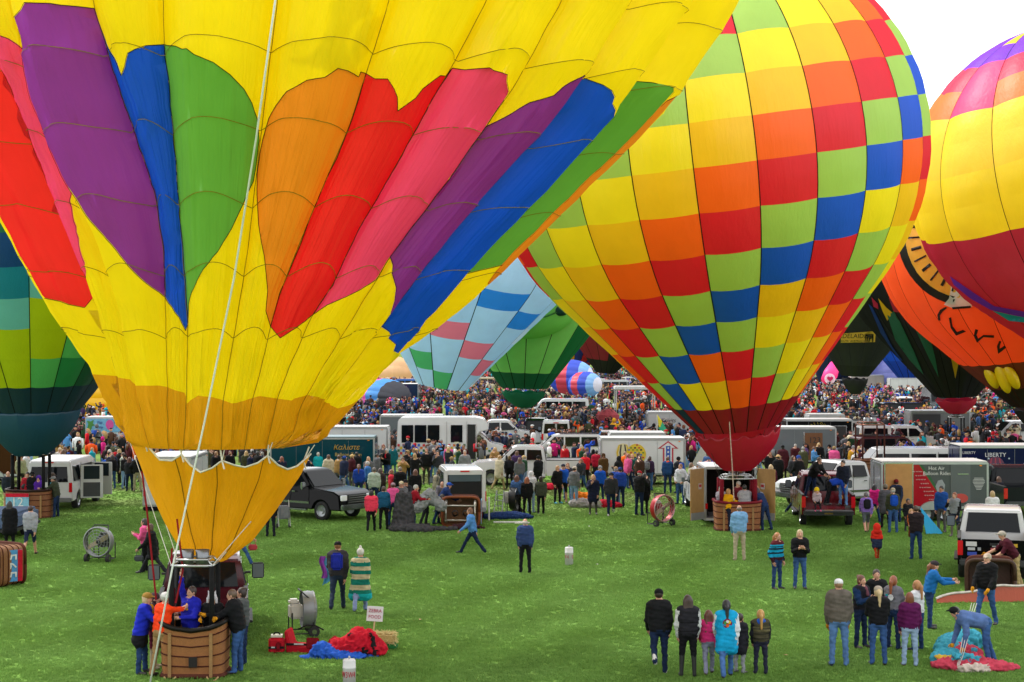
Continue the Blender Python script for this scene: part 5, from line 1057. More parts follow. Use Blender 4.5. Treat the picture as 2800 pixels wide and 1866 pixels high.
P(1671, 1411, 1.80, 'f', 'walk', 'man in charcoal sweater and dark cap walking towards the camera', '#35363b', '#1f2d4c', hair='short', hc=DBR, hat='cap', hatc='#222430', shoe='#d8d6d2', bulk=1.08)
P(1684, 1386, 1.70, 'b', 'stand', 'person in blue jacket and tan cap behind the charcoal sweater', '#1c4aa4', '#86a6cc', hair='short', hc=GRH, hat='cap', hatc='#b09070')
P(1696, 1388, 1.70, 'b', 'stand', 'person in blue jacket with two-tone cap right of the charcoal sweater', '#2448a8', '#1f2d4c', hair='short', hc=DBR, hat='cap', hatc='#22428c')
P(1748, 1411, 1.82, 'br', 'phone', 'man in black jacket and red cap holding a phone to his face', '#17181a', '#1f2d4c', hair='short', hc=GRH, hat='cap', hatc='#b82430', bulk=1.1)
P(1762, 1406, 1.66, 'br', 'stand', 'woman in long black coat partly behind the red-capped man', '#141418', '#17171c', hair='long', hc='#20181a', tk='coat', woman=True)
P(1710, 1338, 1.80, 'fr', 'hips', 'heavy man in orange T-shirt in front of the painted trailer', '#ff7420', '#3e5f96', hair='short', hc='#8a6a4a', tk='tee', bulk=1.3)
P(1729, 1336, 1.66, 'f', 'stand', 'woman with long fair hair in dark green top by the painted trailer', '#1f6058', '#2c4470', hair='long', hc='#b98c5a', woman=True, bk='boots', shoe='#5a3420')
P(1750, 1341, 1.62, 'fl', 'fold', 'person with grey-blonde hair in orange hooded top by the painted trailer', '#f0541c', '#86a6cc', hair='bob', hc='#b8a488')
P(1776, 1343, 1.64, 'br', 'stand', 'woman in plum top with a grey rucksack below the painted arrow', '#3e2a48', '#4a6ea6', hair='pony', hc='#4a3024', pack='#8a8c92', woman=True)
P(1826, 1350, 1.72, 'b', 'stand', 'man in blue jacket with an orange hood by the trailer doorway', '#24487c', '#24365a', hair='short', hc='#6a4a34', hat='hooddown', hatc='#f0541c')
P(1856, 1350, 1.70, 'bl', 'stand', 'person in black beanie with blue rucksack by the lowered ramp', '#2a2c34', '#24365a', hair='short', hc=DBR, hat='beanie', hatc='#15161a', pack='#1c54b8')
# left of middle, round the black pickup
P(1015, 1456, 1.58, 'b', 'walk', 'heavy woman in coral pink top and black trousers', '#f0405c', '#15151a', hair='bob', hc='#17131a', woman=True, bulk=1.3)
P(1049, 1450, 1.62, 'b', 'stand', 'person in teal blue hooded jacket and black trousers', '#1f5c80', '#17171c', hair='short', hc='#4a3224', hat='hooddown', hatc='#1f5c80', bulk=1.08)
P(1074, 1440, 1.66, 'b', 'hold', 'person in pink top and mauve cap holding up the dark fabric', '#e85a98', '#24365a', hair='short', hat='cap', hatc='#b0929e')
P(1098, 1436, 1.70, 'f', 'hold', 'person in cream cap behind the bundle of dark fabric', '#6a6c70', '#24365a', hair='short', hc=GRH, hat='cap', hatc='#d8cba8')
P(1110, 1432, 1.72, 'f', 'hold', 'man in black cap behind the bundle of dark fabric', '#25262c', '#24365a', hair='short', hc=DBR, hat='cap', hatc='#141418')
P(1128, 1450, 1.70, 'r', 'hold', 'person in dark red top draped with pale grey fabric', '#9a1526', '#2c4470', hair='short', hc=GRH)
P(1166, 1438, 1.70, 'r', 'bend', 'man in navy jacket and dark trousers stooping behind the fabric', '#262a48', '#2a2a32', hair='short', hc='#3a3230')
P(1202, 1436, 1.74, 'r', 'lean', 'man in navy top and blue cap stooping over the tipped basket', '#20386c', '#2c4470', hair='short', hc=DBR, hat='cap', hatc='#2458c0')
P(1210, 1424, 1.68, 'f', 'lean', 'balding man in grey top leaning at the open van', '#6a6670', '#33343c', hair='fringe', hc='#a08a78')
P(1200, 1402, 1.76, 'bl', 'stand', 'man in beige sweater left of the open white van', '#b8ae98', '#3a3a3e', hair='short', hc='#231a17', bulk=1.15)
P(1023, 1392, 1.74, 'b', 'stand', 'man in pale green shirt with grey hair beside the black pickup', '#b9c8b8', '#24365a', hair='short', hc='#6a625c', bulk=1.12)
P(981, 1372, 1.64, 'b', 'stand', 'woman with brown ponytail in royal blue jacket beyond the black pickup', '#1c44a8', '#24365a', hair='pony', hc='#7a4a2c', woman=True)
P(1006, 1368, 1.72, 'l', 'stand', 'man in mid-blue fleece beyond the black pickup bonnet', '#3a74b8', '#24365a', hair='short', hc=GRH)
P(1040, 1386, 1.64, 'br', 'stand', 'woman with long dark hair in brown jacket beside the pale green shirt', '#3c3432', '#24365a', hair='long', hc='#4a3430', woman=True)
P(1071, 1388, 1.60, 'l', 'stand', 'woman in coral red jacket with brown hair', '#e03448', '#24365a', hair='bob', hc='#8a5838', woman=True)
P(1094, 1390, 1.74, 'b', 'stand', 'man with short grey hair in black sweater, back turned', '#131316', '#15151a', hair='short', hc='#8a7a70', bulk=1.15)
P(1136, 1392, 1.66, 'b', 'stand', 'woman with long straight brown hair in black top', '#151519', '#121216', hair='long', hc='#6a3c28', woman=True)
P(1058, 1320, 1.70, 'fl', 'fold', 'woman with grey hair and red scarf in black coat', '#17181d', '#3e5f96', hair='bob', hc=GRH, scarf='#d01c30', woman=True, bulk=1.12)
P(1116, 1321, 1.58, 'bl', 'phone', 'woman in indigo jacket holding up a phone', '#34307c', '#5f84b8', hair='bob', hc='#6a3020', woman=True)
P(1133, 1308, 1.56, 'br', 'stand', 'girl in turquoise and grey jacket with fair brown hair', '#18a8c0', '#17171c', hair='long', hc='#a06c3c', woman=True)
P(1166, 1327, 1.80, 'f', 'stand', 'red-haired man in black leather jacket over maroon shirt', '#1a1a1d', '#3e4038', hair='short', hc='#a05c34')
P(1197, 1328, 1.72, 'f', 'phone', 'man in dark grey sweatshirt with a turquoise logo', '#3a3c44', '#86a6cc', hair='short', hc='#3a2c28', print_=None, bulk=1.1)
P(1271, 1328, 1.74, 'f', 'pocket', 'bearded man in grey plaid shirt', '#8a8d90', '#3e5f96', hair='short', hc='#a49c90', bulk=1.08)
P(951, 1322, 1.74, 'fr', 'fold', 'man in golden yellow T-shirt and cap in front of the teal trailer', '#f0a810', '#3a4a5a', hair='short', hc=GRH, hat='cap', hatc='#f2a010', tk='tee', bulk=1.15)
P(870, 1326, 1.6, 'b', 'stand', 'person with white hair in turquoise jacket in front of the teal trailer', '#18aeb8', '#24365a', hair='short', hc='#e0dcd4')
P(901, 1324, 1.74, 'l', 'photo', 'man in grey jacket and brown cap pointing a camera left', '#7a7f88', '#3a3a40', hair='short', hc=DBR, hat='cap', hatc='#6a5a4c')
P(919, 1322, 1.74, 'l', 'stand', 'man in red jacket and dark cap in front of the teal trailer', '#c81c30', '#24365a', hair='short', hc=DBR, hat='cap', hatc='#2a1a1c')
P(987, 1324, 1.70, 'f', 'phone', 'person in bright orange jacket right of the yellow T-shirt', '#ff5a14', '#3e5f96', hair='short', hc='#8a5a3c')
P(1014, 1322, 1.68, 'l', 'photo', 'person in purple jacket and green cap pointing to the left', '#6a1c74', '#24365a', hair='short', hc=DBR, hat='cap', hatc='#1c8a50')
P(740, 1469, 1.6, 'b', 'stand', 'woman in black with a pink bag below the orange scoop', '#15151a', '#1a1c28', hair='long', hc=DBR, woman=True, bag='#e0287c')
P(655, 1545, 1.66, 'r', 'stride', 'walker in blue jeans with a red bag half hidden by the scoop', '#3a3038', '#3e5f96', hair='short', hc=DBR, bag='#c8283c')
# left side
P(397, 1565, 1.62, 'l', 'fold', 'woman in bright pink sweatshirt half behind a black coat', '#f0609c', '#17171b', hair='bob', hc='#2a1c18', woman=True)
P(418, 1571, 1.62, 'l', 'stride', 'woman in black coat with a dark shoulder bag walking left', '#15151a', '#2b2c34', hair='bob', hc='#5a3a28', tk='coat', woman=True, bag='#2a2f3c')
P(82, 1519, 1.66, 'b', 'walk', 'youth in heather grey hooded sweatshirt and navy shorts', '#a0a2ac', '#232c4c', hair='short', hc='#3a1c1c', hat='hooddown', hatc='#9a9ca6', bk='short')
P(26, 1508, 1.66, 'b', 'stand', 'woman in long black coat at the left edge', '#131318', '#141418', hair='long', hc='#17131a', tk='coat', woman=True, bulk=1.2)
P(21, 1400, 1.68, 'fr', 'stand', 'bald man in dark blue jacket and khaki shorts', '#2e3642', '#b39a70', hair='bald', bk='short')
P(88, 1414, 1.82, 'b', 'hips', 'man in black vest and khaki shorts with his hand on his hip', '#16171b', '#a59f88', hair='short', hc='#231b18', hat='cap', hatc='#17171a', bk='short', sleeve='#3c4446', bulk=1.15, shoe='#dcdad6')
P(155, 1416, 1.66, 'l', 'hold', 'person in olive jacket, grey cap and turquoise scarf touching the basket', '#3c4232', '#24365a', hair='short', hc=DBR, hat='cap', hatc='#8a8a8c', scarf='#18a8b8')
P(146, 1408, 1.68, 'l', 'stand', 'person in dark brown brimmed hat behind the olive jacket', '#4a403a', '#24365a', hair='short', hc=DBR, hat='straw', hatc='#4a3a30')
P(106, 1404, 1.55, 'f', 'stand', 'person in purple hooded jacket inside the numbered basket', '#5a2aa0', '#24365a', hair='bald', hat='hood', hatc='#5c2ca4', Y=68.9, z=.1)
P(76, 1402, 1.7, 'f', 'stand', 'person in red jacket inside the numbered basket', '#a81c2c', '#24365a', hair='short', hc=BLA, Y=69.0, z=.1)
P(56, 1345, 1.72, 'fr', 'stand', 'person in pale khaki coat and brown cap behind the burner', '#a8a884', '#3a3a34', hair='short', hc=DBR, hat='cap', hatc='#6a5040')
P(307, 1338, 1.64, 'bl', 'stand', 'woman in black leather jacket and blue jeans with a blue bag', '#17171c', '#3e5f96', hair='long', hc='#2a1a18', woman=True, bag='#1c4cb4')
P(291, 1326, 1.4, 'bl', 'stand', 'child in bright blue jacket beside the black leather jacket', '#1c5cc8', '#3a3f4c', hair='short', hc=DBR)
P(354, 1345, 1.62, 'b', 'stand', 'woman in dark puffer coat and navy jeans', '#2a2a30', '#1f2d4c', hair='long', hc='#6a3424', woman=True)
P(376, 1346, 1.74, 'b', 'hips', 'man in black jacket and khaki trousers with a turquoise pouch', '#17171b', '#b0a48c', hair='short', hc='#8a5a3a', bulk=1.1)
P(338, 1331, 1.66, 'l', 'stand', 'person in white and lime vest right of the white van', '#c8d0c0', '#1f1f26', hair='short', hc='#5a3a30')
P(164, 1316, 1.70, 'f', 'stand', 'woman with very long blonde hair in white jacket beyond the white van', '#e2dcd8', '#24365a', hair='long', hc='#dcc498', woman=True)
P(140, 1316, 1.74, 'fl', 'stand', 'white-bearded man in navy vest beyond the white van', '#1f2436', '#24365a', hair='short', hc='#d0ccc8', sleeve='#c8c0c0')
P(128, 1308, 1.70, 'l', 'stand', 'man in tan suede jacket beyond the white van', '#b8863c', '#24365a', hair='short', hc=DBR)
P(318, 1318, 1.70, 'b', 'stand', 'person in scarlet hooded jacket right of the white van', '#d01024', '#24365a', hair='short', hc=BLA, hat='hooddown', hatc='#c81024')
P(300, 1319, 1.64, 'fl', 'stand', 'grey-haired woman in patterned maroon jacket right of the white van', '#8a3a40', '#24365a', hair='bob', hc='#dcd8d0', woman=True)
# crew at the yellow balloon's basket
P(385, 1845, 1.72, 'r', 'hold', 'woman in tan cap and royal blue jacket with black hem at the yellow balloon basket', '#1c2cc0', '#2c4470', hair='bob', hc='#c9ab86', hat='cap', hatc='#a8813c', scarf='#e0a010', woman=True, tk='coat', bands=[(.3, .86, '#16161c', TP)])
P(440, 1853, 1.76, 'br', 'reach', 'man in bright orange T-shirt, white cap and tan trousers holding the basket upright', '#ff4310', '#a88458', hair='short', hc=GRH, hat='cap', hatc='#ece8e8', tk='tee', glove=OR, bulk=1.12)
P(420, 1830, 1.6, 'r', 'stand', 'person in maroon leggings and fleece boots behind the orange T-shirt', '#2a1a24', '#6a1c34', hair='short', hc='#3a3236', hat='beanie', hatc='#4a4044', bk='boots', shoe='#b8a488')
P(520, 1832, 1.74, 'fl', 'up', 'pilot in royal blue jacket with yellow trim reaching up to the burner', '#2026b8', '#3e5f96', hair='short', hc='#3a2420', z=.08, Y=35.95, scarf='#e8b010', bulk=1.1)
P(583, 1832, 1.62, 'f', 'hold', 'person in white unicorn hat and black top inside the wicker basket', '#17171a', '#1f1f26', hair='bald', hat='unicorn', hatc='#e6e2ea', z=.08, Y=36.1, glove=OR)
P(652, 1843, 1.78, 'l', 'hold', 'man in black jacket and blue jeans leaning on the right of the yellow balloon basket', '#17181c', '#3e5f96', hair='short', hc='#6a5040', glove=OR, bulk=1.2)
P(664, 1822, 1.68, 'l', 'stand', 'woman with sunglasses on her hair and a grey bag behind the man in black', '#5a5e60', '#24365a', hair='bun', hc='#33201c', woman=True)
# ------------------------------------------------------------------ vehicles (local +x is forward)
GLASS = lambda: M('#14181c', 'glass')
CHR = lambda: M('#c8ccd0', 'plain', .18, .95)
BLKP = lambda: M('#101113', 'plain', .6)
def with_arches(x0, x1, zb, arches):
    """bottom edge from front to rear with round wheel openings"""
    pts = [(x1, zb)]
    for xc, r in sorted(arches, reverse=True):
        for k in range(0, 9): a = PI * k / 8; pts.append((xc + r * math.cos(a), max(zb, .33 + r * math.sin(a))))
    pts.append((x0, zb)); return pts
def shell(parent, top, zb, W_, belt, tum, paint, arches, name='body', bevel=.045):
    """top: outline from rear bottom to front bottom"""
    prof = top + with_arches(top[0][0], top[-1][0], zb, arches); Q = []
    for p in prof:
        if not Q or (abs(p[0] - Q[-1][0]) + abs(p[1] - Q[-1][1])) > .004: Q.append(p)
    f = lambda x, z, s: (1 if s else -1) * (W_ / 2 - tum * max(0, z - belt))
    return MB().prism(Q, 0, 0, fn=f).build(name, paint, parent, bevel=bevel)
def side_glass(parent, polys, W_, belt, tum, sides=(0, 1), name='window', mat=None):
    for pl in polys:
        for s in sides:
            sg = 1 if s else -1; mb = MB(); n = len(pl)
            vs = [(x, sg * (W_ / 2 - tum * max(0, z - belt) + .006), z) for x, z in pl] + [(x, sg * (W_ / 2 - tum * max(0, z - belt) - .03), z) for x, z in pl]
            mb.add(vs, [tuple(range(n)), tuple(range(2 * n - 1, n - 1, -1))] + [(i, i + n, (i + 1) % n + n, (i + 1) % n) for i in range(n)]); mb.build(name, mat or GLASS(), parent)
def cross_glass(parent, a, b, wa, wb, off, name='windscreen', mat=None):
    """pane across the car between outline points a (low) and b (high)"""
    d = Vector((b[0] - a[0], 0, b[1] - a[1])).normalized(); nrm = Vector((d.z, 0, -d.x)) * off; A, B = Vector((a[0], 0, a[1])) + nrm, Vector((b[0], 0, b[1])) + nrm
    MB().add([A + Vector((0, -wa, 0)), A + Vector((0, wa, 0)), B + Vector((0, wb, 0)), B + Vector((0, -wb, 0)), A + Vector((0, -wa, 0)) - nrm * 3, A + Vector((0, wa, 0)) - nrm * 3, B + Vector((0, wb, 0)) - nrm * 3, B + Vector((0, -wb, 0)) - nrm * 3], [(0, 1, 2, 3), (7, 6, 5, 4), (0, 4, 5, 1), (1, 5, 6, 2), (2, 6, 7, 3), (3, 7, 4, 0)]).build(name, mat or GLASS(), parent)
WH_ = {}
def wheels(parent, xs, W_, r=.38, rim='#b9bdc2'):
    if (r, rim) not in WH_:
        WH_[(r, rim)] = (MB().lathe([(r * .62, -.11), (r * .93, -.12), (r, -.08), (r, .08), (r * .93, .12), (r * .62, .11)], 22, axis='y').mesh('wheel', M('#16171a', 'plain', .85), True),
                         MB().lathe([(.02, -.09), (r * .3, -.1), (r * .34, -.06), (r * .58, -.07), (r * .64, -.115), (r * .64, .11), (.02, .1)], 16, axis='y').mesh('rim', M(rim, 'plain', .3, .8)))
    for x in xs:
        for s in (-1, 1):
            w = link('wheel', WH_[(r, rim)][0], parent, (x, s * (W_ / 2 - .13), r)); k = link('rim', WH_[(r, rim)][1], w)
            if s > 0: w.rotation_euler = (0, 0, PI)
def bits(parent, items):
    for name, c, d, mat in items: MB().box(c, d).build(name, mat, parent, bevel=min(d) * .22 if min(d) > .03 else 0)
TAIL = lambda: M('#b01018', 'lamp'); HEAD = lambda: M('#dfe4ea', 'lamp')
def seams(parent, xs, z0, z1, y, name='door_seam'):
    for x in xs:
        for s in (-1, 1): MB().box((x, s * y, (z0 + z1) / 2), (.018, .012, z1 - z0)).build(name, BLKP(), parent)
def mirrors(parent, x, z, y, mat, big=1.0):
    for s in (-1, 1):
        m = MB().box((x, s * (y + .16 * big), z), (.1, .2 * big, .26 * big)).build('wing_mirror', mat, parent, bevel=.03); MB().box((x, s * y, z - .04), (.05, .12, .05)).build('mirror_arm', BLKP(), m); MB().box((x - .052, s * (y + .16 * big), z), (.006, .17 * big, .22 * big)).build('mirror_glass', M('#7d8894', 'glass'), m)
def pickup(label, x, y, rot, col, cap=False, tailgate=True, cab_col=None, lift=0.0, group='pickups', trim=None, open_bed=None, bigmir=1.0, name='pickup_truck', cat='pickup truck', plate=None, grille='#b8bcc0'):
    t = thing(name, label, cat, (x, y, lift), rot, group); p = M(col, 'paint'); pc = M(cab_col, 'paint') if cab_col else p; W_ = 2.0; be, tu = 1.18, .26
    top = [(-.82, .5), (-.84, 1.2), (-.72, 1.86), (-.4, 1.95), (.55, 1.95), (.8, 1.88), (1.42, 1.27), (2.55, 1.16), (2.84, 1.02), (2.9, .55)]
    b = shell(t, top, .42, W_, be, tu, pc, [(1.88, .47)])
    if cab_col: shell(t, [(1.0, .5), (1.0, 1.2), (1.45, 1.262), (2.58, 1.165), (2.86, 1.03), (2.92, .55)], .42, W_ + .012, be, tu, p, [(1.88, .47)], 'bonnet')
    bed = MB(); bed.box((-1.87, 0, .62), (2.06, W_ - .1, .1))
    for s in (-1, 1): bed.prism([(-2.88, .5), (-2.9, 1.24), (-.86, 1.24), (-.86, .5)] + with_arches(-2.88, -.86, .5, [(-1.82, .47)])[1:-1], s * (W_ / 2 - .09), s * W_ / 2)
    bed.build('bed', p, t)
    for s in (-1, 1): MB().box((-1.88, s * (W_ / 2 - .045), 1.255), (2.06, .1, .03)).build('bed_rail', BLKP(), t)
    if tailgate: MB().box((-2.87, 0, .92), (.07, W_ - .2, .62)).build('tailgate', p, t, bevel=.02); MB().box((-2.915, 0, 1.1), (.02, .22, .07)).build('handle', BLKP(), t)
    else: MB().box((-3.14, 0, .66), (.56, W_ - .2, .06)).build('tailgate', M('#232428', 'plain', .7), t, bevel=.01)
    if cap: shell(t, [(-2.86, 1.275), (-2.8, 1.82), (-2.55, 1.94), (-.86, 1.94), (-.86, 1.275)], 1.275, W_ - .04, 1.3, .2, p, [], 'bed_cap', .04); side_glass(t, [[(-2.6, 1.42), (-2.55, 1.78), (-1.1, 1.78), (-1.1, 1.42)]], W_ - .04, 1.3, .2, name='cap_window'); cross_glass(t, (-2.845, 1.38), (-2.8, 1.8), .72, .68, .012, 'rear_window')
    side_glass(t, [[(-.66, 1.28), (-.58, 1.76), (.12, 1.78), (.12, 1.28)], [(.22, 1.28), (.22, 1.78), (.68, 1.77), (1.18, 1.3)]], W_, be, tu)
    cross_glass(t, (1.4, 1.3), (.84, 1.86), .84, .74, -.012); cross_glass(t, (-.84, 1.24), (-.735, 1.8), .78, .7, .012, 'rear_window')
    seams(t, (-.74, .17, 1.22), .58, 1.24, W_ / 2 + .001)
    for xx in (-.5, .42):
        for s in (-1, 1): MB().box((xx, s * (W_ / 2 + .012), 1.1), (.16, .02, .035)).build('door_handle', CHR(), t)
    mirrors(t, 1.12, 1.36, W_ / 2 + .02, BLKP() if not trim else CHR(), bigmir)
    g = MB().box((2.9, 0, .86), (.05, 1.08, .36)).build('grille', BLKP(), t)
    for k in range(4): MB().box((2.93, 0, .74 + .085 * k), (.03, 1.04, .03)).build('grille_bar', M(grille, 'plain', .25, .8), g)
    bits(t, [('front_bumper', (2.97, 0, .56), (.16, W_ - .04, .22), CHR() if trim else M('#a8abb0', 'plain', .3, .6)), ('rear_bumper', (-2.97, 0, .58), (.16, W_ - .1, .18), M('#3a3c40', 'plain', .4) if not trim else CHR())])
    for s in (-1, 1):
        bits(t, [('headlight', (2.88, s * .76, .92), (.1, .34, .22), HEAD()), ('tail_light', (-2.9, s * (W_ / 2 - .07), .98), (.05, .15, .42), TAIL()), ('step', (.2, s * (W_ / 2 + .05), .4), (2.0, .14, .06), CHR() if trim else BLKP())])
        if trim: bits(t, [('side_trim', (.2, s * (W_ / 2 + .008), .68), (2.1, .02, .08), CHR())])
    if plate: q = MB().box((-3.06, 0, .62), (.02, .32, .16)).build('number_plate', M('#d8a23c', 'plain'), t); text(plate, .11, q, (-3.075, 0, .62), (R(90), 0, R(-90)), M('#20242c', 'plain'), ext=.002)
    wheels(t, (-1.82, 1.88), W_); return t
def van(label, x, y, rot, col, L_=5.4, W_=2.0, H=2.12, group='vans', rear_open=False, side_doors=False, name='van', windows=True, paned_rear=True):
    t = thing(name, label, 'van', (x, y, 0), rot, group); p = M(col, 'paint'); h = L_ / 2; be, tu = 1.15, .16
    top = [(-h, .5), (-h - .02, 1.15), (-h + .1, H - .08), (-h + .3, H), (h - 1.75, H), (h - 1.45, H - .06), (h - .78, 1.3), (h - .1, 1.12), (h, .95), (h + .02, .5)]
    ar = [(-h + 1.05, .45), (h - .95, .45)]
    if rear_open:
        b = shell(t, [(-h + .06, .5)] + [(q[0] + (.06 if i < 3 else 0), q[1]) for i, q in enumerate(top)][1:], .4, W_, be, tu, p, ar)
        cv = MB(); w = W_ / 2
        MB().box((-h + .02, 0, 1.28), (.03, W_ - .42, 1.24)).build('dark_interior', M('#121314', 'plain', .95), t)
        for s in (-1, 1): MB().box((-h, s * (w - .12), 1.25), (.1, .16, 1.5)).build('rear_pillar', p, t, bevel=.03)
        bits(t, [('rear_header', (-h + .04, 0, H - .14), (.12, W_ - .34, .2), p), ('rear_sill', (-h, 0, .56), (.12, W_ - .1, .2), p), ('brake_light', (-h - .03, 0, H - .08), (.03, .36, .05), TAIL())])
        bits(t, [('rear_glass', (-h - .002, 0, 1.72), (.02, W_ - .5, .3), M('#5c6a72', 'glass'))])
    else:
        b = shell(t, top, .4, W_, be, tu, p, ar)
        for s in (-1, 1):
            if paned_rear: MB().add([(-h - .034 + (z - 1.15) * .135, s * y_, z) for y_, z in ((.06, 1.2), (.8, 1.2), (.74, 1.84), (.06, 1.84))] + [(-h + .03 + (z - 1.15) * .125, s * y_, z) for y_, z in ((.06, 1.2), (.8, 1.2), (.74, 1.84), (.06, 1.84))], [(0, 1, 2, 3), (7, 6, 5, 4), (0, 4, 5, 1), (1, 5, 6, 2), (2, 6, 7, 3), (3, 7, 4, 0)]).build('rear_window', GLASS(), t)
        bits(t, [('rear_seam', (-h - .018, 0, 1.2), (.012, .02, 1.4), BLKP()), ('brake_light', (-h + .06, 0, H - .1), (.03, .36, .05), TAIL())])
    e = h - 1.72; a0 = -h + .3; n = 3; wd = (e - a0) / n
    if windows:
        pl = [[(a0 + k * wd + .06, 1.22), (a0 + k * wd + .08, 1.86), (a0 + (k + 1) * wd - .02, 1.86), (a0 + (k + 1) * wd - .04, 1.22)] for k in range(n)]
        if side_doors: side_glass(t, pl, W_, be, tu, (1,)); side_glass(t, pl[:1], W_, be, tu, (0,))
        else: side_glass(t, pl, W_, be, tu)
    side_glass(t, [[(e + .06, 1.24), (e + .06, 1.86), (h - 1.4, 1.84), (h - .98, 1.28)]], W_, be, tu, name='cab_window'); cross_glass(t, (h - .82, 1.32), (h - 1.42, H - .1), .86, .74, -.012)
    if side_doors:
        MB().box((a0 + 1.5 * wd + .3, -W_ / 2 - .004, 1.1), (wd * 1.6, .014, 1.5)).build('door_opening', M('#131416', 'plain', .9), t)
        for k, (xx, an) in enumerate(((a0 + wd * .75, -80), (a0 + wd * 2.5, -100))):
            d = bpy.data.objects.new('side_door', MB().box((.47, 0, 1.14), (.94, .06, 1.42)).mesh('side_door', p, bevel=.02)); C.objects.link(d); d.parent = t; d.location = (xx, -W_ / 2 - .03, 0); d.rotation_euler = (0, 0, R(an))
            MB().box((.47, 0, 1.52), (.66, .075, .56)).build('door_window', M('#2c363c', 'glass'), d); MB().box((.47, .034 if k else -.034, .8), (.7, .02, .6)).build('door_liner', M('#4a4c50', 'plain', .8), d)
    seams(t, (e + .02, a0 + wd), .55, 1.95, W_ / 2 - .02); mirrors(t, h - 1.15, 1.36, W_ / 2, BLKP())
    g = MB().box((h + .01, 0, .84), (.05, 1.1, .26)).build('grille', BLKP(), t); bits(t, [('front_bumper', (h + .06, 0, .52), (.14, W_ - .04, .2), M('#9a9da2', 'plain', .35, .5)), ('rear_bumper', (-h - .07, 0, .46), (.16, W_ - .06, .18), M('#9a9da2', 'plain', .35, .5))])
    for s in (-1, 1): bits(t, [('headlight', (h - .02, s * .78, .88), (.08, .3, .2), HEAD()), ('tail_light', (-h - .02, s * (W_ / 2 - .09), .98), (.05, .13, .4), TAIL())])
    wheels(t, (-h + 1.05, h - .95), W_, .36); return t
def suv(label, x, y, rot, col, hatch=False, lit=False, group='cars', name='suv', cat='car', H=1.8):
    t = thing(name, label, cat, (x, y, 0), rot, group); p = M(col, 'paint'); W_ = 1.92; be, tu = 1.05, .28; h = 2.45
    top = [(-h, .5), (-h - .03, 1.05), (-h + .22, H - .12), (-h + .5, H), (.3, H), (.62, H - .08), (1.28, 1.15), (2.2, 1.0), (2.42, .86), (2.46, .5)]
    shell(t, top, .38, W_, be, tu, p, [(-1.42, .43), (1.5, .43)]); k = H - .14
    side_glass(t, [[(-h + .42, 1.14), (-h + .5, k), (-1.05, k), (-1.05, 1.14)], [(-.95, 1.14), (-.95, k), (-.12, k), (-.12, 1.14)], [(-.03, 1.14), (-.03, k), (.5, k), (1.05, 1.16)]], W_, be, tu)
    cross_glass(t, (1.26, 1.18), (.66, H - .1), .8, .66, -.012); cross_glass(t, (-h - .02, 1.1), (-h + .2, H - .16), .74, .64, .012, 'rear_window')
    seams(t, (-1.0, -.07, 1.0), .5, 1.1, W_ / 2); mirrors(t, .98, 1.2, W_ / 2, p, .8)
    for s in (-1, 1): bits(t, [('headlight', (2.4, s * .72, .84), (.1, .34, .16), HEAD()), ('tail_light', (-h - .02, s * .84, 1.0), (.06, .16, .26), M('#ff2a18', 'lamp') if lit else TAIL()), ('roof_rail', (-.9, s * .62, H + .03), (2.2, .05, .05), BLKP())])
    bits(t, [('front_bumper', (2.48, 0, .5), (.1, 1.8, .2), p), ('grille', (2.46, 0, .76), (.04, .9, .18), BLKP()), ('rear_bumper', (-h - .05, 0, .52), (.12, 1.8, .2), p)])
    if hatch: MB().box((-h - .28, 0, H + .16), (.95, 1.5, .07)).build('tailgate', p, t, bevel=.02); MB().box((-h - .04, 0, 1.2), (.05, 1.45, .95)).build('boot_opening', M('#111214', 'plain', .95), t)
    wheels(t, (-1.42, 1.5), W_, .37); return t
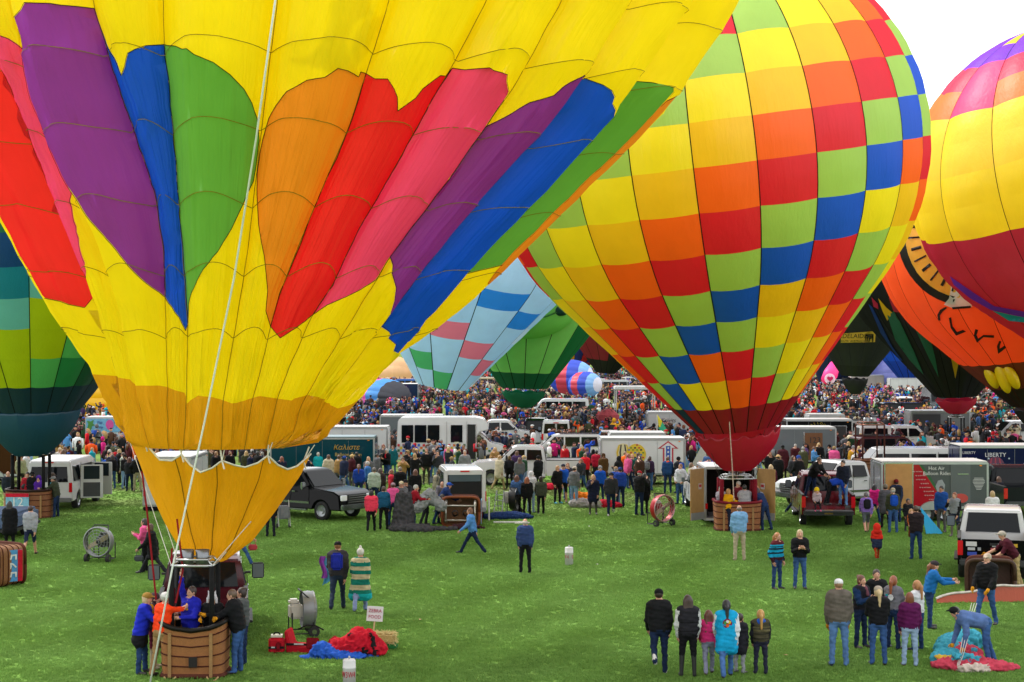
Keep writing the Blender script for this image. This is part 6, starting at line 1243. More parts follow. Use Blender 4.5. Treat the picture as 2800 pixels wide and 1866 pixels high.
def trailer(label, x, y, rot, col, L_=4.2, W_=2.0, H=2.35, z0=.42, group='box trailers', roof='#e4e4e2', rear_open=False, name='box_trailer', trim='#c4c7ca', nose=False, side_door=None, fender=True):
    t = thing(name, label, 'trailer', (x, y, 0), rot, group); p = M(col, 'paint'); h = L_ / 2; m = (H + z0) / 2
    if rear_open:
        sh_ = MB()
        for s in (-1, 1): sh_.box((0, s * (W_ / 2 - .03), m), (L_, .06, H - z0))
        sh_.box((h - .03, 0, m), (.06, W_ - .12, H - z0)); sh_.box((0, 0, H - .03), (L_, W_ - .12, .06)); sh_.box((0, 0, z0 + .04), (L_, W_ - .12, .08)); sh_.build('body', p, t)
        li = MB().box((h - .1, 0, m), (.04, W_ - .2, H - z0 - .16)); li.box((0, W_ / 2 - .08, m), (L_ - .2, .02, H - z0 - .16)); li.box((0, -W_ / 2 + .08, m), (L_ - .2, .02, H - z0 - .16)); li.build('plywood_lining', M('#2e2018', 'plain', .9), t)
    else: MB().box((0, 0, m), (L_, W_, H - z0)).build('body', p, t, bevel=.07, seg=3)
    MB().box((0, 0, H + .012), (L_ - .06, W_ - .06, .05)).build('roof', M(roof, 'paint', .4), t, bevel=.02)
    tr = M(trim, 'plain', .3, .7)
    for s in (-1, 1):
        bits(t, [('top_rail', (0, s * (W_ / 2 + .004), H - .05), (L_ - .04, .02, .09), tr), ('bottom_rail', (0, s * (W_ / 2 + .004), z0 + .06), (L_ - .04, .02, .1), tr)])
        for e in (-1, 1): bits(t, [('corner_post', (e * (h - .03), s * (W_ / 2 - .03), m), (.09, .09, H - z0 - .06), tr)])
        n = max(2, int(L_ / 1.1))
        for k in range(1, n): MB().box((-h + L_ * k / n, s * (W_ / 2 + .002), m), (.014, .008, H - z0 - .3)).build('panel_joint', M('#7d8084', 'plain', .5), t)
        bits(t, [('tail_light', (-h - .01, s * (W_ / 2 - .07), z0 + .55), (.03, .09, .22), TAIL()), ('marker_light', (h - .3, s * (W_ / 2 + .012), H - .14), (.09, .02, .04), M('#d87a1c', 'lamp'))])
        if fender: MB().prism([(-.62, z0 - .02)] + [(.62 * math.cos(a), z0 - .02 + .36 * math.sin(a)) for a in np.linspace(PI, 0, 9)][1:-1] + [(.62, z0 - .02)], s * W_ / 2, s * (W_ / 2 + .12)).build('fender', tr, t)
    if not rear_open: bits(t, [('rear_door', (-h - .008, 0, m), (.02, W_ - .26, H - z0 - .22), p), ('door_bar', (-h - .025, .3, m), (.03, .03, H - z0 - .4), CHR())])
    MB().tube([(h, 0, z0), (h + .9, 0, z0 - .02)], .05, 6).build('drawbar', BLKP(), t); MB().box((0, 0, z0 - .04), (L_ - .3, W_ - .5, .1)).build('chassis', BLKP(), t)
    wheels(t, (-.34, .34) if L_ > 3.4 else (0,), W_ + (.16 if fender else 0), .32); return t
def side_text(t, s, size, x, z, W_, col, side=-1, **k):
    return text(s, size, t, (x, side * (W_ / 2 + .014), z), (R(90), 0, 0 if side < 0 else PI), M(col, 'plain'), **k)
# --- nearest first
van('white van with rear windows and its two side doors swung open, behind the numbered basket', -19.4, 74.2, R(90), '#e6e6e8', side_doors=True)
pickup('shiny black pickup with chrome trim and grille, facing right', -8.5, 69.4, R(-36), '#0b0b0e', trim=True, bigmir=1.1)
mp = pickup('maroon and silver pickup parked right behind the yellow balloon basket', -7.35, 40.9, R(99), '#54202a', bigmir=1.5, group='pickups')
bp = pickup('black pickup with white cab and stickers on its tailgate at the right edge', 14.5, 51.5, R(75), '#101114', cab_col='#e4e4e4', lift=.14, bigmir=1.3)
for (yy, zz, w, hh, c) in ((.62, 1.1, .3, .13, '#d8d8da'), (.62, .96, .2, .08, '#c8c8cc'), (.4, .96, .09, .09, '#a8aab0'), (-.12, 1.08, .34, .1, '#c6d0d4'), (-.5, 1.08, .3, .1, '#e6b81c'), (.6, .82, .26, .1, '#2c4cc0'), (.02, .95, .14, .1, '#c8586a'), (-.62, .78, .2, .13, '#d0d0d2')):
    MB().box((-2.91, yy, zz), (.006, w, hh)).build('sticker', M(c, 'plain'), bp)
pickup('dark grey pickup seen from behind, at the right edge of the field', 20.75, 71.4, R(90), '#23262a')
pickup('dark red pickup with its tailgate down and people in the bed', 12.25, 67.6, R(85), '#6a101e', tailgate=False, plate='2KT919', bigmir=1.2)
pickup('white pickup with chrome grille facing left behind the dark red one', 14.3, 74.2, R(210), '#e2e2e4', trim=True)
ot = trailer('white trailer with open rear doors and dark plywood inside, behind the rainbow balloon basket', 8.45, 67.4, R(90), '#e2e2e4', L_=2.8, H=2.2, z0=.16, rear_open=True, fender=False)
for s in (-1, 1):
    d = bpy.data.objects.new('rear_door', MB().box((-.45, 0, 1.2), (.9, .05, 1.96)).mesh('rear_door', M('#c79a5a', 'plain', .6), bevel=.01)); C.objects.link(d); d.parent = ot; d.location = (-1.4, s * 1.04, 0); d.rotation_euler = (0, 0, R(-40) * s)
    MB().box((-.45, s * -.03, .36), (.9, .02, .28)).build('kick_plate', M('#c8c8ca', 'plain', .4, .5), d); MB().box((-.3, s * -.032, 1.5), (.2, .02, .22)).build('warning_sticker', M('#e0d4d0', 'plain'), d); MB().box((-.3, s * -.045, 1.52), (.14, .02, .1)).build('warning_mark', M('#c82030', 'plain'), d)
suv('white SUV hitched to the open white trailer', 8.4, 72.0, R(90), '#dcdde0')
vo = van('old white van with its rear open and empty, tipped basket at its bumper', -2.15, 69.6, R(97), '#e4e4e4', L_=4.8, W_=1.75, H=2.05, rear_open=True)
MB().tube([(-2.5, -.95, 0), (-2.5, -.95, .95)], .035, 6).build('white_pole', M('#dcdcdc', 'plain'), vo)
MB().lathe([(.0, .36), (.05, .34), (.13, .02), (.16, .0)], 12, c=(-2.52, -.15, .66)).build('traffic_cone', M('#f04018', 'plain'), vo)
gt = trailer('grey and red trailer lettered Hot Air Balloon Rides with an open plywood door', 16.6, 68.0, R(0), '#5b5f64', L_=4.2, H=2.35, z0=.5)
MB().prism([(-2.02, .62), (-2.02, 2.24), (-.62, 2.24), (.45, .62)], -1.012, -1.002).build('red_panel', M('#b8182c', 'paint'), gt)
MB().prism([(-.62, 2.24), (-.5, 2.24), (.6, .62), (.45, .62)], -1.012, -1.002).build('green_streak', M('#3f6a4a', 'paint'), gt)
MB().box((-1.42, -1.03, 1.42), (1.05, .03, 1.72)).build('door', M('#c8904a', 'plain', .6), gt); MB().box((-1.42, -1.02, 1.42), (1.15, .02, 1.82)).build('door_frame', CHR(), gt)
MB().box((1.0, -1.02, 1.5), (.78, .02, 1.5)).build('service_door', M('#6a6e73', 'paint'), gt); MB().box((1.1, -1.035, 1.88), (.42, .02, .04)).build('door_handle', CHR(), gt)
side_text(gt, 'Hot Air', .2, .06, 2.1, 2.0, '#e6e6e4'); side_text(gt, 'Balloon Rides', .2, .08, 1.9, 2.0, '#e6e6e4')
for k in range(9): side_text(gt, 'up up and away'[:14 - k % 4], .07, -.72 + .07 * (k % 2) + .09 * k * .9, 1.98 - .155 * k, 2.04, '#e8d0d0', align='CENTER')
for k in range(9): MB().box((1.72, -1.02, 1.72 - .055 * k), (.5 - abs(k - 2.5) * .055, .01, .02)).build('letter_row', M('#d8d8d8', 'plain'), gt)
MB().lathe([(.001, 0), (.3, 0), (.3, .012), (.001, .012)], 16, axis='y', c=(1.0, -1.045, 1.5)).build('flower_logo', M('#c83a30', 'plain'), gt).scale = (1, 1, .62)
bpy.context.view_layer.update()
MB().prism([(.1, 1.15), (.02, 1.4), (.12, 1.62), (.28, 1.66), (.4, 1.45), (.36, 1.2)], -1.02, -1.012).build('map_outline', M('#9aa0a4', 'plain'), gt)
lt = trailer('navy trailer lettered LIBERTY and COSMOS with stars and balloons', 22.75, 76.2, R(0), '#141a44', L_=6.0, H=2.5, z0=.6)
side_text(lt, 'LIBERTY', .26, -1.45, 2.1, 2.0, '#dcdce4'); side_text(lt, 'COSMOS', .26, .5, 2.1, 2.0, '#dcdce4'); side_text(lt, 'LIBERTY', .16, -2.62, 2.2, 2.0, '#dcdce4')
for k, (sx, sz, r) in enumerate(((-2.7, 1.95, .07), (-2.3, 1.95, .05), (-1.75, 1.95, .06), (-.85, 1.95, .05), (-2.15, 1.4, .05), (-.6, 1.2, .06), (-1.0, 1.55, .04), (-2.1, 1.75, .05), (-.2, 1.7, .05))):
    MB().prism([(sx + (r if j % 2 == 0 else r * .42) * math.cos(PI * j / 5 + .3), sz + (r if j % 2 == 0 else r * .42) * math.sin(PI * j / 5 + .3)) for j in range(10)], -1.016, -1.004).build('star', M('#cfe0f0', 'plain'), lt)
for cx_, rr in ((-1.45, .42), (-2.6, .22)):
    b = MB().prism([(cx_ + rr * math.cos(a) * (1 if math.sin(a) > -.3 else .8), 1.55 + rr * 1.15 * math.sin(a)) for a in np.linspace(0, 2 * PI, 24)[:-1]], -1.014, -1.004).build('painted_balloon', M('#5a1848', 'plain'), lt)
    for k in (-1, 0, 1): MB().prism([(cx_ + k * rr * .5 - rr * .08, 1.2), (cx_ + k * rr * .6 - rr * .1, 1.55), (cx_ + k * rr * .4 - rr * .06, 1.55 + rr), (cx_ + k * rr * .4 + rr * .06, 1.55 + rr), (cx_ + k * rr * .6 + rr * .1, 1.55), (cx_ + k * rr * .5 + rr * .08, 1.2)], -1.02, -1.012).build('stripe', M('#a82848', 'plain'), b)
MB().prism([(.1, 1.1), (.2, 1.5), (.55, 1.75), (1.1, 1.75), (.95, 1.4), (.75, 1.1)], -1.016, -1.004).build('painted_figure', M('#e8e8ea', 'plain'), lt); MB().prism([(.0, .72), (.1, 1.1), (.95, 1.1), (1.2, .72)], -1.016, -1.004).build('painted_cloak', M('#c02030', 'plain'), lt)
van('long white passenger van with dark windows behind the grey trailer', 18.6, 80.8, R(180), '#e8e8ea', L_=5.8)
pt = trailer('white trailer painted with two balloons and an arrow of stars', 6.5, 85.6, R(0), '#e6e7ea', L_=4.2, H=2.32, z0=.5)
def disc_pts(cx_, cz, rx, rz, n=22): return [(cx_ + rx * math.cos(a) * (1 if math.sin(a) > 0 else .86 + .14 * math.cos(math.pi * abs(math.sin(a)))), cz + rz * math.sin(a)) for a in np.linspace(0, 2 * PI, n + 1)[:-1]]
b1 = MB().prism(disc_pts(-1.0, 1.62, .36, .46), -1.014, -1.004).build('painted_balloon', M('#e6dcae', 'plain'), pt)
for k in (-2, -1, 1, 2): MB().prism([(-1.0 + k * .1 - .03, 1.2), (-1.0 + k * .14 - .04, 1.62), (-1.0 + k * .09 - .03, 2.02), (-1.0 + k * .09 + .03, 2.02), (-1.0 + k * .14 + .04, 1.62), (-1.0 + k * .1 + .03, 1.2)], -1.02, -1.012).build('stripe', M('#2c2c30' if abs(k) == 1 else '#e8c41c', 'plain'), b1)
b2 = MB().prism(disc_pts(-.35, 1.5, .5, .56, 26), -1.016, -1.004).build('painted_balloon', M('#e8c82c', 'plain'), pt)
for j in range(9):
    for k in range(10):
        xx, zz = -.8 + k * .1, 1.02 + j * .12
        if ((xx + .35) / .47) ** 2 + ((zz - 1.5) / .53) ** 2 < .9 and (j + k) % 2: MB().box((xx, -1.022, zz + .02 * (k % 2)), (.09, .012, .075)).build('chequer', M(['#20242a', '#c82030', '#2c6cc0', '#7aa02c'][(j + k // 3) % 4], 'plain'), b2)
MB().prism([(.98, .75), (.98, 1.82), (.72, 1.82), (1.24, 2.2), (1.76, 1.82), (1.5, 1.82), (1.5, .75)], -1.012, -1.002).build('arrow_outline', M('#c02440', 'plain'), pt)
MB().prism([(1.06, .75), (1.06, 1.86), (.88, 1.86), (1.24, 2.12), (1.6, 1.86), (1.42, 1.86), (1.42, .75)], -1.018, -1.008).build('arrow_white', M('#e8e8ec', 'plain'), pt)
MB().box((1.24, -1.02, 1.35), (.22, .01, 1.2)).build('arrow_blue', M('#2c58b8', 'plain'), pt)
for k in range(6): MB().prism([(1.24 + (.07 if j % 2 == 0 else .03) * math.sin(PI * j / 5), .85 + .2 * k + (.07 if j % 2 == 0 else .03) * math.cos(PI * j / 5)) for j in range(10)], -1.03, -1.022).build('star', M('#f0f0f2', 'plain'), pt)
MB().box((2.02, -1.006, 1.4), (.02, .02, 1.7)).build('door_jamb', CHR(), pt)
rp = thing('ramp_door', 'lowered grey ramp door with a feather drawing beside the painted trailer', 'ramp', (9.6, 85.0, 0), R(-8)); MB().box((0, 0, .95), (1.2, .06, 2.1), mt=Matrix.Rotation(R(28), 4, 'Y') @ Matrix.Rotation(R(-14), 4, 'X')).build('panel', M('#b4b6ac', 'plain'), rp)
for k in range(3): MB().prism([(.1 + .12 * k, .6), (.02 + .16 * k, 1.0), (.2 + .14 * k, 1.4), (.22 + .15 * k, 1.0)], -.3, -.28).build('feather', M('#3a3c20', 'plain'), rp)
pickup('long white crew-cab pickup parked side-on in the middle of the crowd', .85, 85.3, R(180), '#e8e8eb', bigmir=1.3)
tt = trailer('dark teal trailer lettered with a gold balloon team name', -9.45, 86.0, R(0), '#0c4656', L_=5.2, H=2.35, z0=.45, roof='#6c8a90')
side_text(tt, 'Καλιστε', .34, 1.2, 1.85, 2.0, '#d0a43c', shear=.25); side_text(tt, 'Balloon Team', .24, 1.3, 1.5, 2.0, '#d0b060'); side_text(tt, 'www', .14, 1.2, 1.2, 2.0, '#c8b470')
nt_ = trailer('white trailer with a rainbow balloon and gold script on its side', -8.6, 93.6, R(0), '#e4e6ea', L_=3.7, H=2.5, z0=.5)
for k in range(7): MB().prism([(-1.2 + .16 * k, 1.62), (-1.2 + .16 * k + .15, 1.62), (-1.2 + .16 * k + .13, 1.62 + .38 * math.sin(PI * (k + .6) / 7.4)), (-1.18 + .16 * k, 1.62 + .36 * math.sin(PI * (k + .4) / 7.4))], -1.014, -1.004).build('painted_gore', M(['#c82030', '#e8e8e8', '#e85a1c', '#2c58b8', '#c82030', '#e8c01c', '#2c58b8'][k], 'plain'), nt_)
side_text(nt_, "n'", .3, 1.0, 1.75, 2.0, '#a87c28', shear=.3); side_text(nt_, 'nge', .34, 1.15, 1.45, 2.0, '#a87c28', shear=.3)
# the shuttle bus
def bus(label, x, y):
    t = thing('shuttle_bus', label, 'bus', (x, y, 0), 0); p = M('#e8e9ec', 'paint'); W_ = 2.3
    shell(t, [(-2.75, .5), (-2.78, 1.2), (-2.7, 2.7), (-2.5, 2.88), (1.7, 2.88), (2.15, 2.78), (2.4, 2.45), (2.42, 2.15), (1.95, 2.05), (1.7, 1.7), (1.7, .5)], .45, W_, 2.2, .1, p, [(-1.6, .46)], 'coach_body', .08)
    shell(t, [(1.6, .5), (1.6, 1.98), (1.95, 2.02), (2.55, 1.42), (3.2, 1.28), (3.38, 1.1), (3.42, .5)], .42, 2.0, 1.3, .2, p, [(2.55, .44)], 'cab', .05)
    for k in range(3): MB().box((-2.16 + .74 * k, -W_ / 2 - .004, 1.95), (.66, .02, .98)).build('window', GLASS(), t, bevel=.008); MB().box((-2.16 + .74 * k, W_ / 2 + .004, 1.95), (.66, .02, .98)).build('window', GLASS(), t)
    MB().box((.62, -W_ / 2 - .006, 1.95), (.66, .02, .98)).build('window', GLASS(), t); MB().box((.62, -W_ / 2 - .01, 1.42), (.26, .02, .14)).build('window_sticker', M('#e8e4c8', 'plain'), t)
    for xx in (.06, 1.2): MB().box((xx, -W_ / 2 - .004, 1.6), (.02, .02, 2.1)).build('door_seam', M('#8a8c90', 'plain'), t)
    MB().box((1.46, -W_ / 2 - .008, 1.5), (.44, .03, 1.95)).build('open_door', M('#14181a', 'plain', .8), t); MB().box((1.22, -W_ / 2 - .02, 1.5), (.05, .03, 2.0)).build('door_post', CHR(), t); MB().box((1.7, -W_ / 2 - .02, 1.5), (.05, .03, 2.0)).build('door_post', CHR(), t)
    side_glass(t, [[(1.78, 1.3), (1.8, 1.85), (1.95, 1.85), (2.35, 1.36)]], 2.0, 1.3, .2, name='cab_window'); cross_glass(t, (2.53, 1.46), (1.98, 2.0), .86, .8, -.012)
    cs = ['#d8202c', '#e8e8ea', '#e8741c', '#e8e8ea', '#e8c01c', '#e8e8ea', '#1f6a3c', '#e8e8ea', '#2c6ce0', '#e8e8ea']
    for j in range(5):
        for k in range(27):
            c = cs[(k + j * 3) % 10]
            if c != '#e8e8ea' and (k + j) % 2 == 0: MB().box((-2.66 + .143 * k, -W_ / 2 - .006, 1.3 - .15 * j), (.135, .012, .14)).build('chequer', M(c, 'plain'), t)
    for j in range(2):
        for k in range(5):
            if (j + k) % 2 == 0: MB().box((2.0 + .16 * k, -1.008, 1.1 - .13 * j), (.13, .012, .11)).build('chequer', M(cs[(k * 2) % 10], 'plain'), t)
    mirrors(t, 2.1, 1.6, 1.1, BLKP(), 1.2); bits(t, [('front_bumper', (3.45, 0, .5), (.12, 1.9, .22), BLKP()), ('marker_light', (2.36, -.6, 2.66), (.05, .1, .05), M('#d87a1c', 'lamp'))])
    for s in (-1, 1): bits(t, [('headlight', (3.38, s * .74, .92), (.08, .3, .2), HEAD())])
    wheels(t, (-1.6, 2.55), 2.1, .38)
bus('white shuttle bus with a band of coloured chequers below dark windows', -3.75, 97.6)
suv('white SUV with its rear hatch raised in the crowd', 2.95, 99.2, R(180), '#e6e6e8', hatch=True)
trailer('plain grey trailer standing behind the shuttle bus', -6.2, 106.2, R(0), '#6d747a', L_=3.9, H=2.62)
t1 = trailer('grey trailer with 123 on its brown side door', 15.6, 95.2, R(0), '#767c82', L_=4.6, H=2.4, z0=.5)
MB().box((1.05, -1.006, 1.36), (.98, .02, 1.5)).build('door_opening', M('#7a4a24', 'plain', .7), t1); side_text(t1, '123', .46, 1.1, 1.7, 2.06, '#1c1612'); MB().box((.52, -1.02, 1.36), (.08, .04, 1.6)).build('door_edge', CHR(), t1)
b9 = trailer('black trailer with gold lettering in an arch', 18.6, 104.2, R(0), '#15171a', L_=4.0, H=2.45)
for k, ch_ in enumerate('BALLOON'): a = PI * (.82 - .64 * k / 6); text(ch_, .2, b9, (-.1 + .62 * math.cos(a), -1.02, 1.72 + .52 * math.sin(a)), (R(90), -(a - PI / 2) * 1, 0), M('#b8a428', 'plain'))
MB().box((1.2, -1.008, 1.55), (.9, .02, 1.1)).build('door_frame', CHR(), b9); MB().box((1.2, -1.02, 1.55), (.78, .02, 1.0)).build('door', M('#1b1d21', 'plain', .6), b9)
MB().tube([(-.62 + 1.1 * (1 - math.cos(a)) / 2, -1.03, 1.6 + .16 * math.sin(a)) for a in np.linspace(0, PI, 9)], .03, 5).build('painted_line', M('#c8ccd4', 'plain'), b9)
trailer('small white camper roof showing behind the black trailer', 20.6, 112.5, R(0), '#d8dade', L_=2.3, H=2.42)
trailer('low white camper behind the painted trailer', 6.8, 93.2, R(0), '#e0e2e4', L_=3.0, H=2.2)
kt = trailer('pale trailer with dark script lettering near the flag', 10.9, 119.2, R(0), '#c8cacc', L_=3.0, H=2.32); side_text(kt, 'Krivits', .4, -.1, 1.75, 2.0, '#4a2030', shear=.3); side_text(kt, 'Spirit', .3, -.6, 1.3, 2.0, '#2c3450', shear=.3)
pickup('white pickup with a bed cap, side-on to the right of the black trailer', 24.5, 107.2, R(0), '#e8e8ea', cap=True, bigmir=1.3)
suv('maroon SUV half hidden behind a burner frame', 21.6, 97.3, R(12), '#4a1218')
suv('white SUV seen from behind above the capped pickup', 24.2, 117.6, R(30), '#d6d8da')
pickup('white pickup parked behind the shuttle bus nose', -.95, 115.2, R(0), '#e2e4e8')
van('white van seen from behind with a rack on its rear door', 2.95, 113.6, R(88), '#e0e0e0', W_=1.95, H=2.0, L_=4.6)
suv('black SUV with brake lights lit under the green balloon', 1.75, 121.4, R(90), '#0e0f12', lit=True)
van('white passenger van side-on behind the green balloon skirt', 4.2, 156, R(180), '#e6e8ec', L_=5.7)
st = trailer('silver trailer behind the red-skirted black balloon', 29.6, 118.9, R(0), '#8f9296', L_=4.1, H=2.42, roof='#d0d2d4'); MB().box((-.95, -1.01, 1.4), (1.9, .01, 1.6)).build('dark_panel', M('#4a4c50', 'paint', .4), st)
s45 = trailer('white trailer with a red star half hidden by the orange scoop', -14.4, 73.2, R(90), '#dfe0e2', L_=4.0, H=2.25, z0=.2, fender=False)
MB().prism([((.17 if j % 2 == 0 else .07) * math.sin(PI * j / 5), (.17 if j % 2 == 0 else .07) * math.cos(PI * j / 5)) for j in range(10)], -.006, .006).build('star', M('#c01c2c', 'plain'), s45).matrix_local = Matrix.Translation((-2.04, .68, 1.3)) @ Matrix.Rotation(R(90), 4, 'Z')
ft = trailer('trailer with a sky blue banner in the left crowd', -26.2, 111, R(0), '#cfe0ea', L_=2.6, H=2.3); MB().box((0, -1.02, 1.8), (2.5, .02, .85)).build('banner', M('#7cb8dc', 'cloth'), ft)
side_text(ft, 'Flip', .24, -.35, 1.98, 2.08, '#1c3c9a'); side_text(ft, 'Flop', .24, -.35, 1.68, 2.08, '#1c3c9a'); side_text(ft, 'Balloon', .2, .85, 1.98, 2.08, '#1c3c9a'); side_text(ft, 'Team', .2, .9, 1.7, 2.08, '#1c3c9a')
MB().prism(disc_pts(.28, 1.82, .26, .34), -1.05, -1.035).build('painted_balloon', M('#d848a0', 'plain'), ft); MB().prism([(-1.2, 1.45), (-1.1, 1.9), (-1.2, 2.1), (-.95, 2.05), (-.75, 2.15), (-.8, 1.9), (-.65, 1.8), (-.85, 1.75), (-.95, 1.45)], -1.05, -1.035).build('painted_palm', M('#3c8a2c', 'plain'), ft)
trailer('brown trailer at the left edge beyond the teal balloon', -25.9, 86, R(0), '#4a2a18', L_=2.6, H=2.6)
cv = thing('utility_trailer', 'low utility trailer under a blue cover at the left edge', 'trailer', (-18.6, 62.2, 0), R(90)); MB().box((0, 0, .62), (3.4, 1.8, .6)).build('cover', M('#5a6c8c', 'cloth'), cv, bevel=.12, seg=3); MB().box((0, 0, .34), (3.5, 1.86, .1)).build('deck', BLKP(), cv); wheels(cv, (0,), 2.0, .32)
# --- far across the field
pickup('black pickup with a raised canopy under the charcoal balloon', 33.2, 150, R(180), '#17181b', cap=True)
suv('white SUV seen from behind, far right', 39.6, 174, R(90), '#e4e4e6'); van('grey van facing the camera beside the red skirt', 42.2, 170, R(-90), '#5c6266', H=2.7, group='far vehicles')
trailer('white trailer far off below the blue balloon', 52.6, 228, R(0), '#e6e6e6', L_=4.6, H=2.6); trailer('white and red trailer far off left of the blue balloon', 49.8, 240, R(0), '#d6c8c4', L_=4.6, H=2.8)
pickup('white pickup half out of frame at the right edge', 33.7, 113.5, R(180), '#dadce0'); trailer('dark blue trailer with an open dark doorway under the pale blue balloon', -11.4, 191, R(90), '#22304c', L_=3.4, H=2.7)
for lb, u, Y, rot, c, kd in (('tan van far off under the pale blue balloon', 1331, 262, 180, '#c8b48c', 'v'), ('blue and white van far off left of the pale blue balloon', 1106, 250, 180, '#2c6cc8', 'v'), ('white van far off with open doors behind the tan one', 1290, 285, 0, '#e0e0e0', 'v'), ('white pickup far off right of the striped envelopes', 1640, 262, 160, '#e2e2e4', 'p'), ('pale van far off under the maroon balloon', 1668, 242, 180, '#d0d4d8', 'v'), ('white truck far off beside the rainbow chequers', 1716, 275, 20, '#e4e4e4', 'p'), ('silver car far off left of the charcoal balloon', 2292, 262, 0, '#b8bcc0', 's'), ('white van far off right of the charcoal balloon', 2420, 285, 0, '#e2e2e4', 'v'), ('white pickup far off at the left under the golden envelope', 240, 190, 0, '#dcdcde', 'p'), ('grey car far off behind the brown bird', 2712, 190, 160, '#7a7e84', 's')):
    {'v': van, 'p': pickup, 's': suv}[kd](lb, XU(u, Y), Y, R(rot), c, group='far vehicles')
# ------------------------------------------------------------------ the crowd
bpy.context.view_layer.update()
FOOT = []
def local_box(root):
    lo, hi = Vector((1e9,) * 3), Vector((-1e9,) * 3)
    def rec(o, m):
        nonlocal lo, hi
        for c in o.children:
            mc = m @ c.matrix_local
            if c.type == 'MESH':
                for b in c.bound_box: q = mc @ Vector(b); lo = Vector(map(min, lo, q)); hi = Vector(map(max, hi, q))
            rec(c, mc)
    rec(root, Matrix.Identity(4)); return lo, hi
for o in list(C.objects):
    cat = o.get('category')
    if cat in ('van', 'pickup truck', 'trailer', 'car', 'bus', 'balloon envelope', 'ramp'):
        lo, hi = local_box(o); FOOT.append((o.matrix_basis.inverted(), lo, hi))
    elif cat == 'hot air balloon': FOOT.append((Matrix.Translation(-o.location), Vector((-1.1, -.9, 0)), Vector((1.1, .9, 0))))
PX = [(o.location.x, o.location.y) for o in C.objects if o.get('category') == 'person']
def free(x, y, m=.4):
    for inv, lo, hi in FOOT:
        q = inv @ Vector((x, y, 0))
        if lo.x - m < q.x < hi.x + m and lo.y - m < q.y < hi.y + m: return False
    return True
class Near:
    def __init__(s, c): s.c = c; s.d = {}
    def ok(s, x, y, r):
        i, j = int(x // s.c), int(y // s.c)
        return all((a - x) ** 2 + (b - y) ** 2 > r * r for di in (-1, 0, 1) for dj in (-1, 0, 1) for a, b in s.d.get((i + di, j + dj), ()))
    def add(s, x, y): s.d.setdefault((int(x // s.c), int(y // s.c)), []).append((x, y))
near = Near(1.0)
for p in PX: near.add(*p)
TOPS = [('black', '#17171a', 16), ('navy', '#1e2744', 11), ('charcoal', '#34353b', 11), ('grey', '#66676c', 7), ('maroon', '#4a1822', 6), ('red', '#c81426', 3), ('royal blue', '#1c48b8', 3), ('sky blue', '#5a9ad8', 2), ('teal', '#17707a', 1.2), ('turquoise', '#18acc0', 1.2), ('white', '#dedee0', 4), ('cream', '#d0c4a8', 3), ('olive', '#4a4c34', 3), ('brown', '#4a3226', 7), ('tan', '#a8834e', 2), ('orange', '#f05a1c', 1.2), ('pink', '#e85c98', 1.5), ('magenta', '#c81e78', 1), ('purple', '#46305c', 1.6), ('dark green', '#244a30', 2), ('mustard', '#d09a24', 1), ('denim blue', '#3c5a8c', 2)]
BOTS = [('blue jeans', '#3e5f96'), ('dark jeans', '#1f2d4c'), ('black trousers', '#17171b'), ('grey trousers', '#5a5b60'), ('khaki trousers', '#a89468'), ('pale jeans', '#86a6cc')]
HAIRS = [('brown hair', 'short', '#5a3c28'), ('dark hair', 'short', '#231a16'), ('grey hair', 'short', '#a8a49e'), ('long brown hair', 'long', '#5c3a26'), ('long dark hair', 'long', '#211815'), ('long blonde hair', 'long', '#c8a468'), ('bobbed fair hair', 'bob', '#b88e58'), ('bobbed brown hair', 'bob', '#6a4630'), ('a ponytail', 'pony', '#6a4228'), ('a bun', 'bun', '#4a2e20'), ('auburn hair', 'long', '#8a4424'), ('a bald head', 'bald', '#5a3c28')]
HATS = [('a black cap', 'cap', '#151518'), ('a white cap', 'cap', '#e2e2e0'), ('a red cap', 'cap', '#b81c2a'), ('a tan cap', 'cap', '#b09468'), ('a blue cap', 'cap', '#24489c'), ('a black beanie', 'beanie', '#17171b'), ('a grey beanie', 'beanie', '#8a8a90'), ('a red beanie', 'beanie', '#c01c2c'), ('a white knitted hat', 'pom', '#e0dcd8'), ('a straw hat', 'straw', '#d0ae74'), ('a hood up', 'hood', None)]
def pick_top():
    r = rnd.uniform(0, sum(t[2] for t in TOPS))
    for t in TOPS:
        r -= t[2]
        if r <= 0: return t
    return TOPS[0]
MARKS = [('shuttle bus', 1225, 97), ('teal trailer', 950, 86), ('trailer with the rainbow painting', 970, 93.6), ('white crew-cab pickup', 1448, 85), ('SUV with the raised hatch', 1537, 99), ('trailer with the painted arrow', 1755, 85.6), ('trailer marked 123', 2170, 95), ('black lettered trailer', 2230, 104), ('navy lettered trailer', 2740, 76), ('long white van', 2480, 81), ('maroon SUV', 2440, 97), ('capped white pickup', 2470, 107), ('silver trailer', 2560, 119), ('numbered basket at the left', 95, 69), ('white van with open side doors', 130, 74), ('black chrome pickup', 830, 69), ('white pickup behind the bus', 1362, 115), ('green balloon basket', 1433, 128), ('rainbow balloon skirt', 2010, 88), ('sky blue banner trailer', 297, 111), ('grey balloon-rides trailer', 2550, 68)]
def where(x, y):
    u = CU + x / y * FP; d, n, mu, mY = min((abs(u - m[1]) + abs(y - m[2]) * 6, m[0], m[1], m[2]) for m in MARKS)
    r = 'just behind' if abs(u - mu) < 55 and y > mY else 'just in front of' if abs(u - mu) < 55 else 'left of' if u < mu else 'right of'
    return r + ' the ' + n
ACC = [None, None, 'pack', 'scarf']
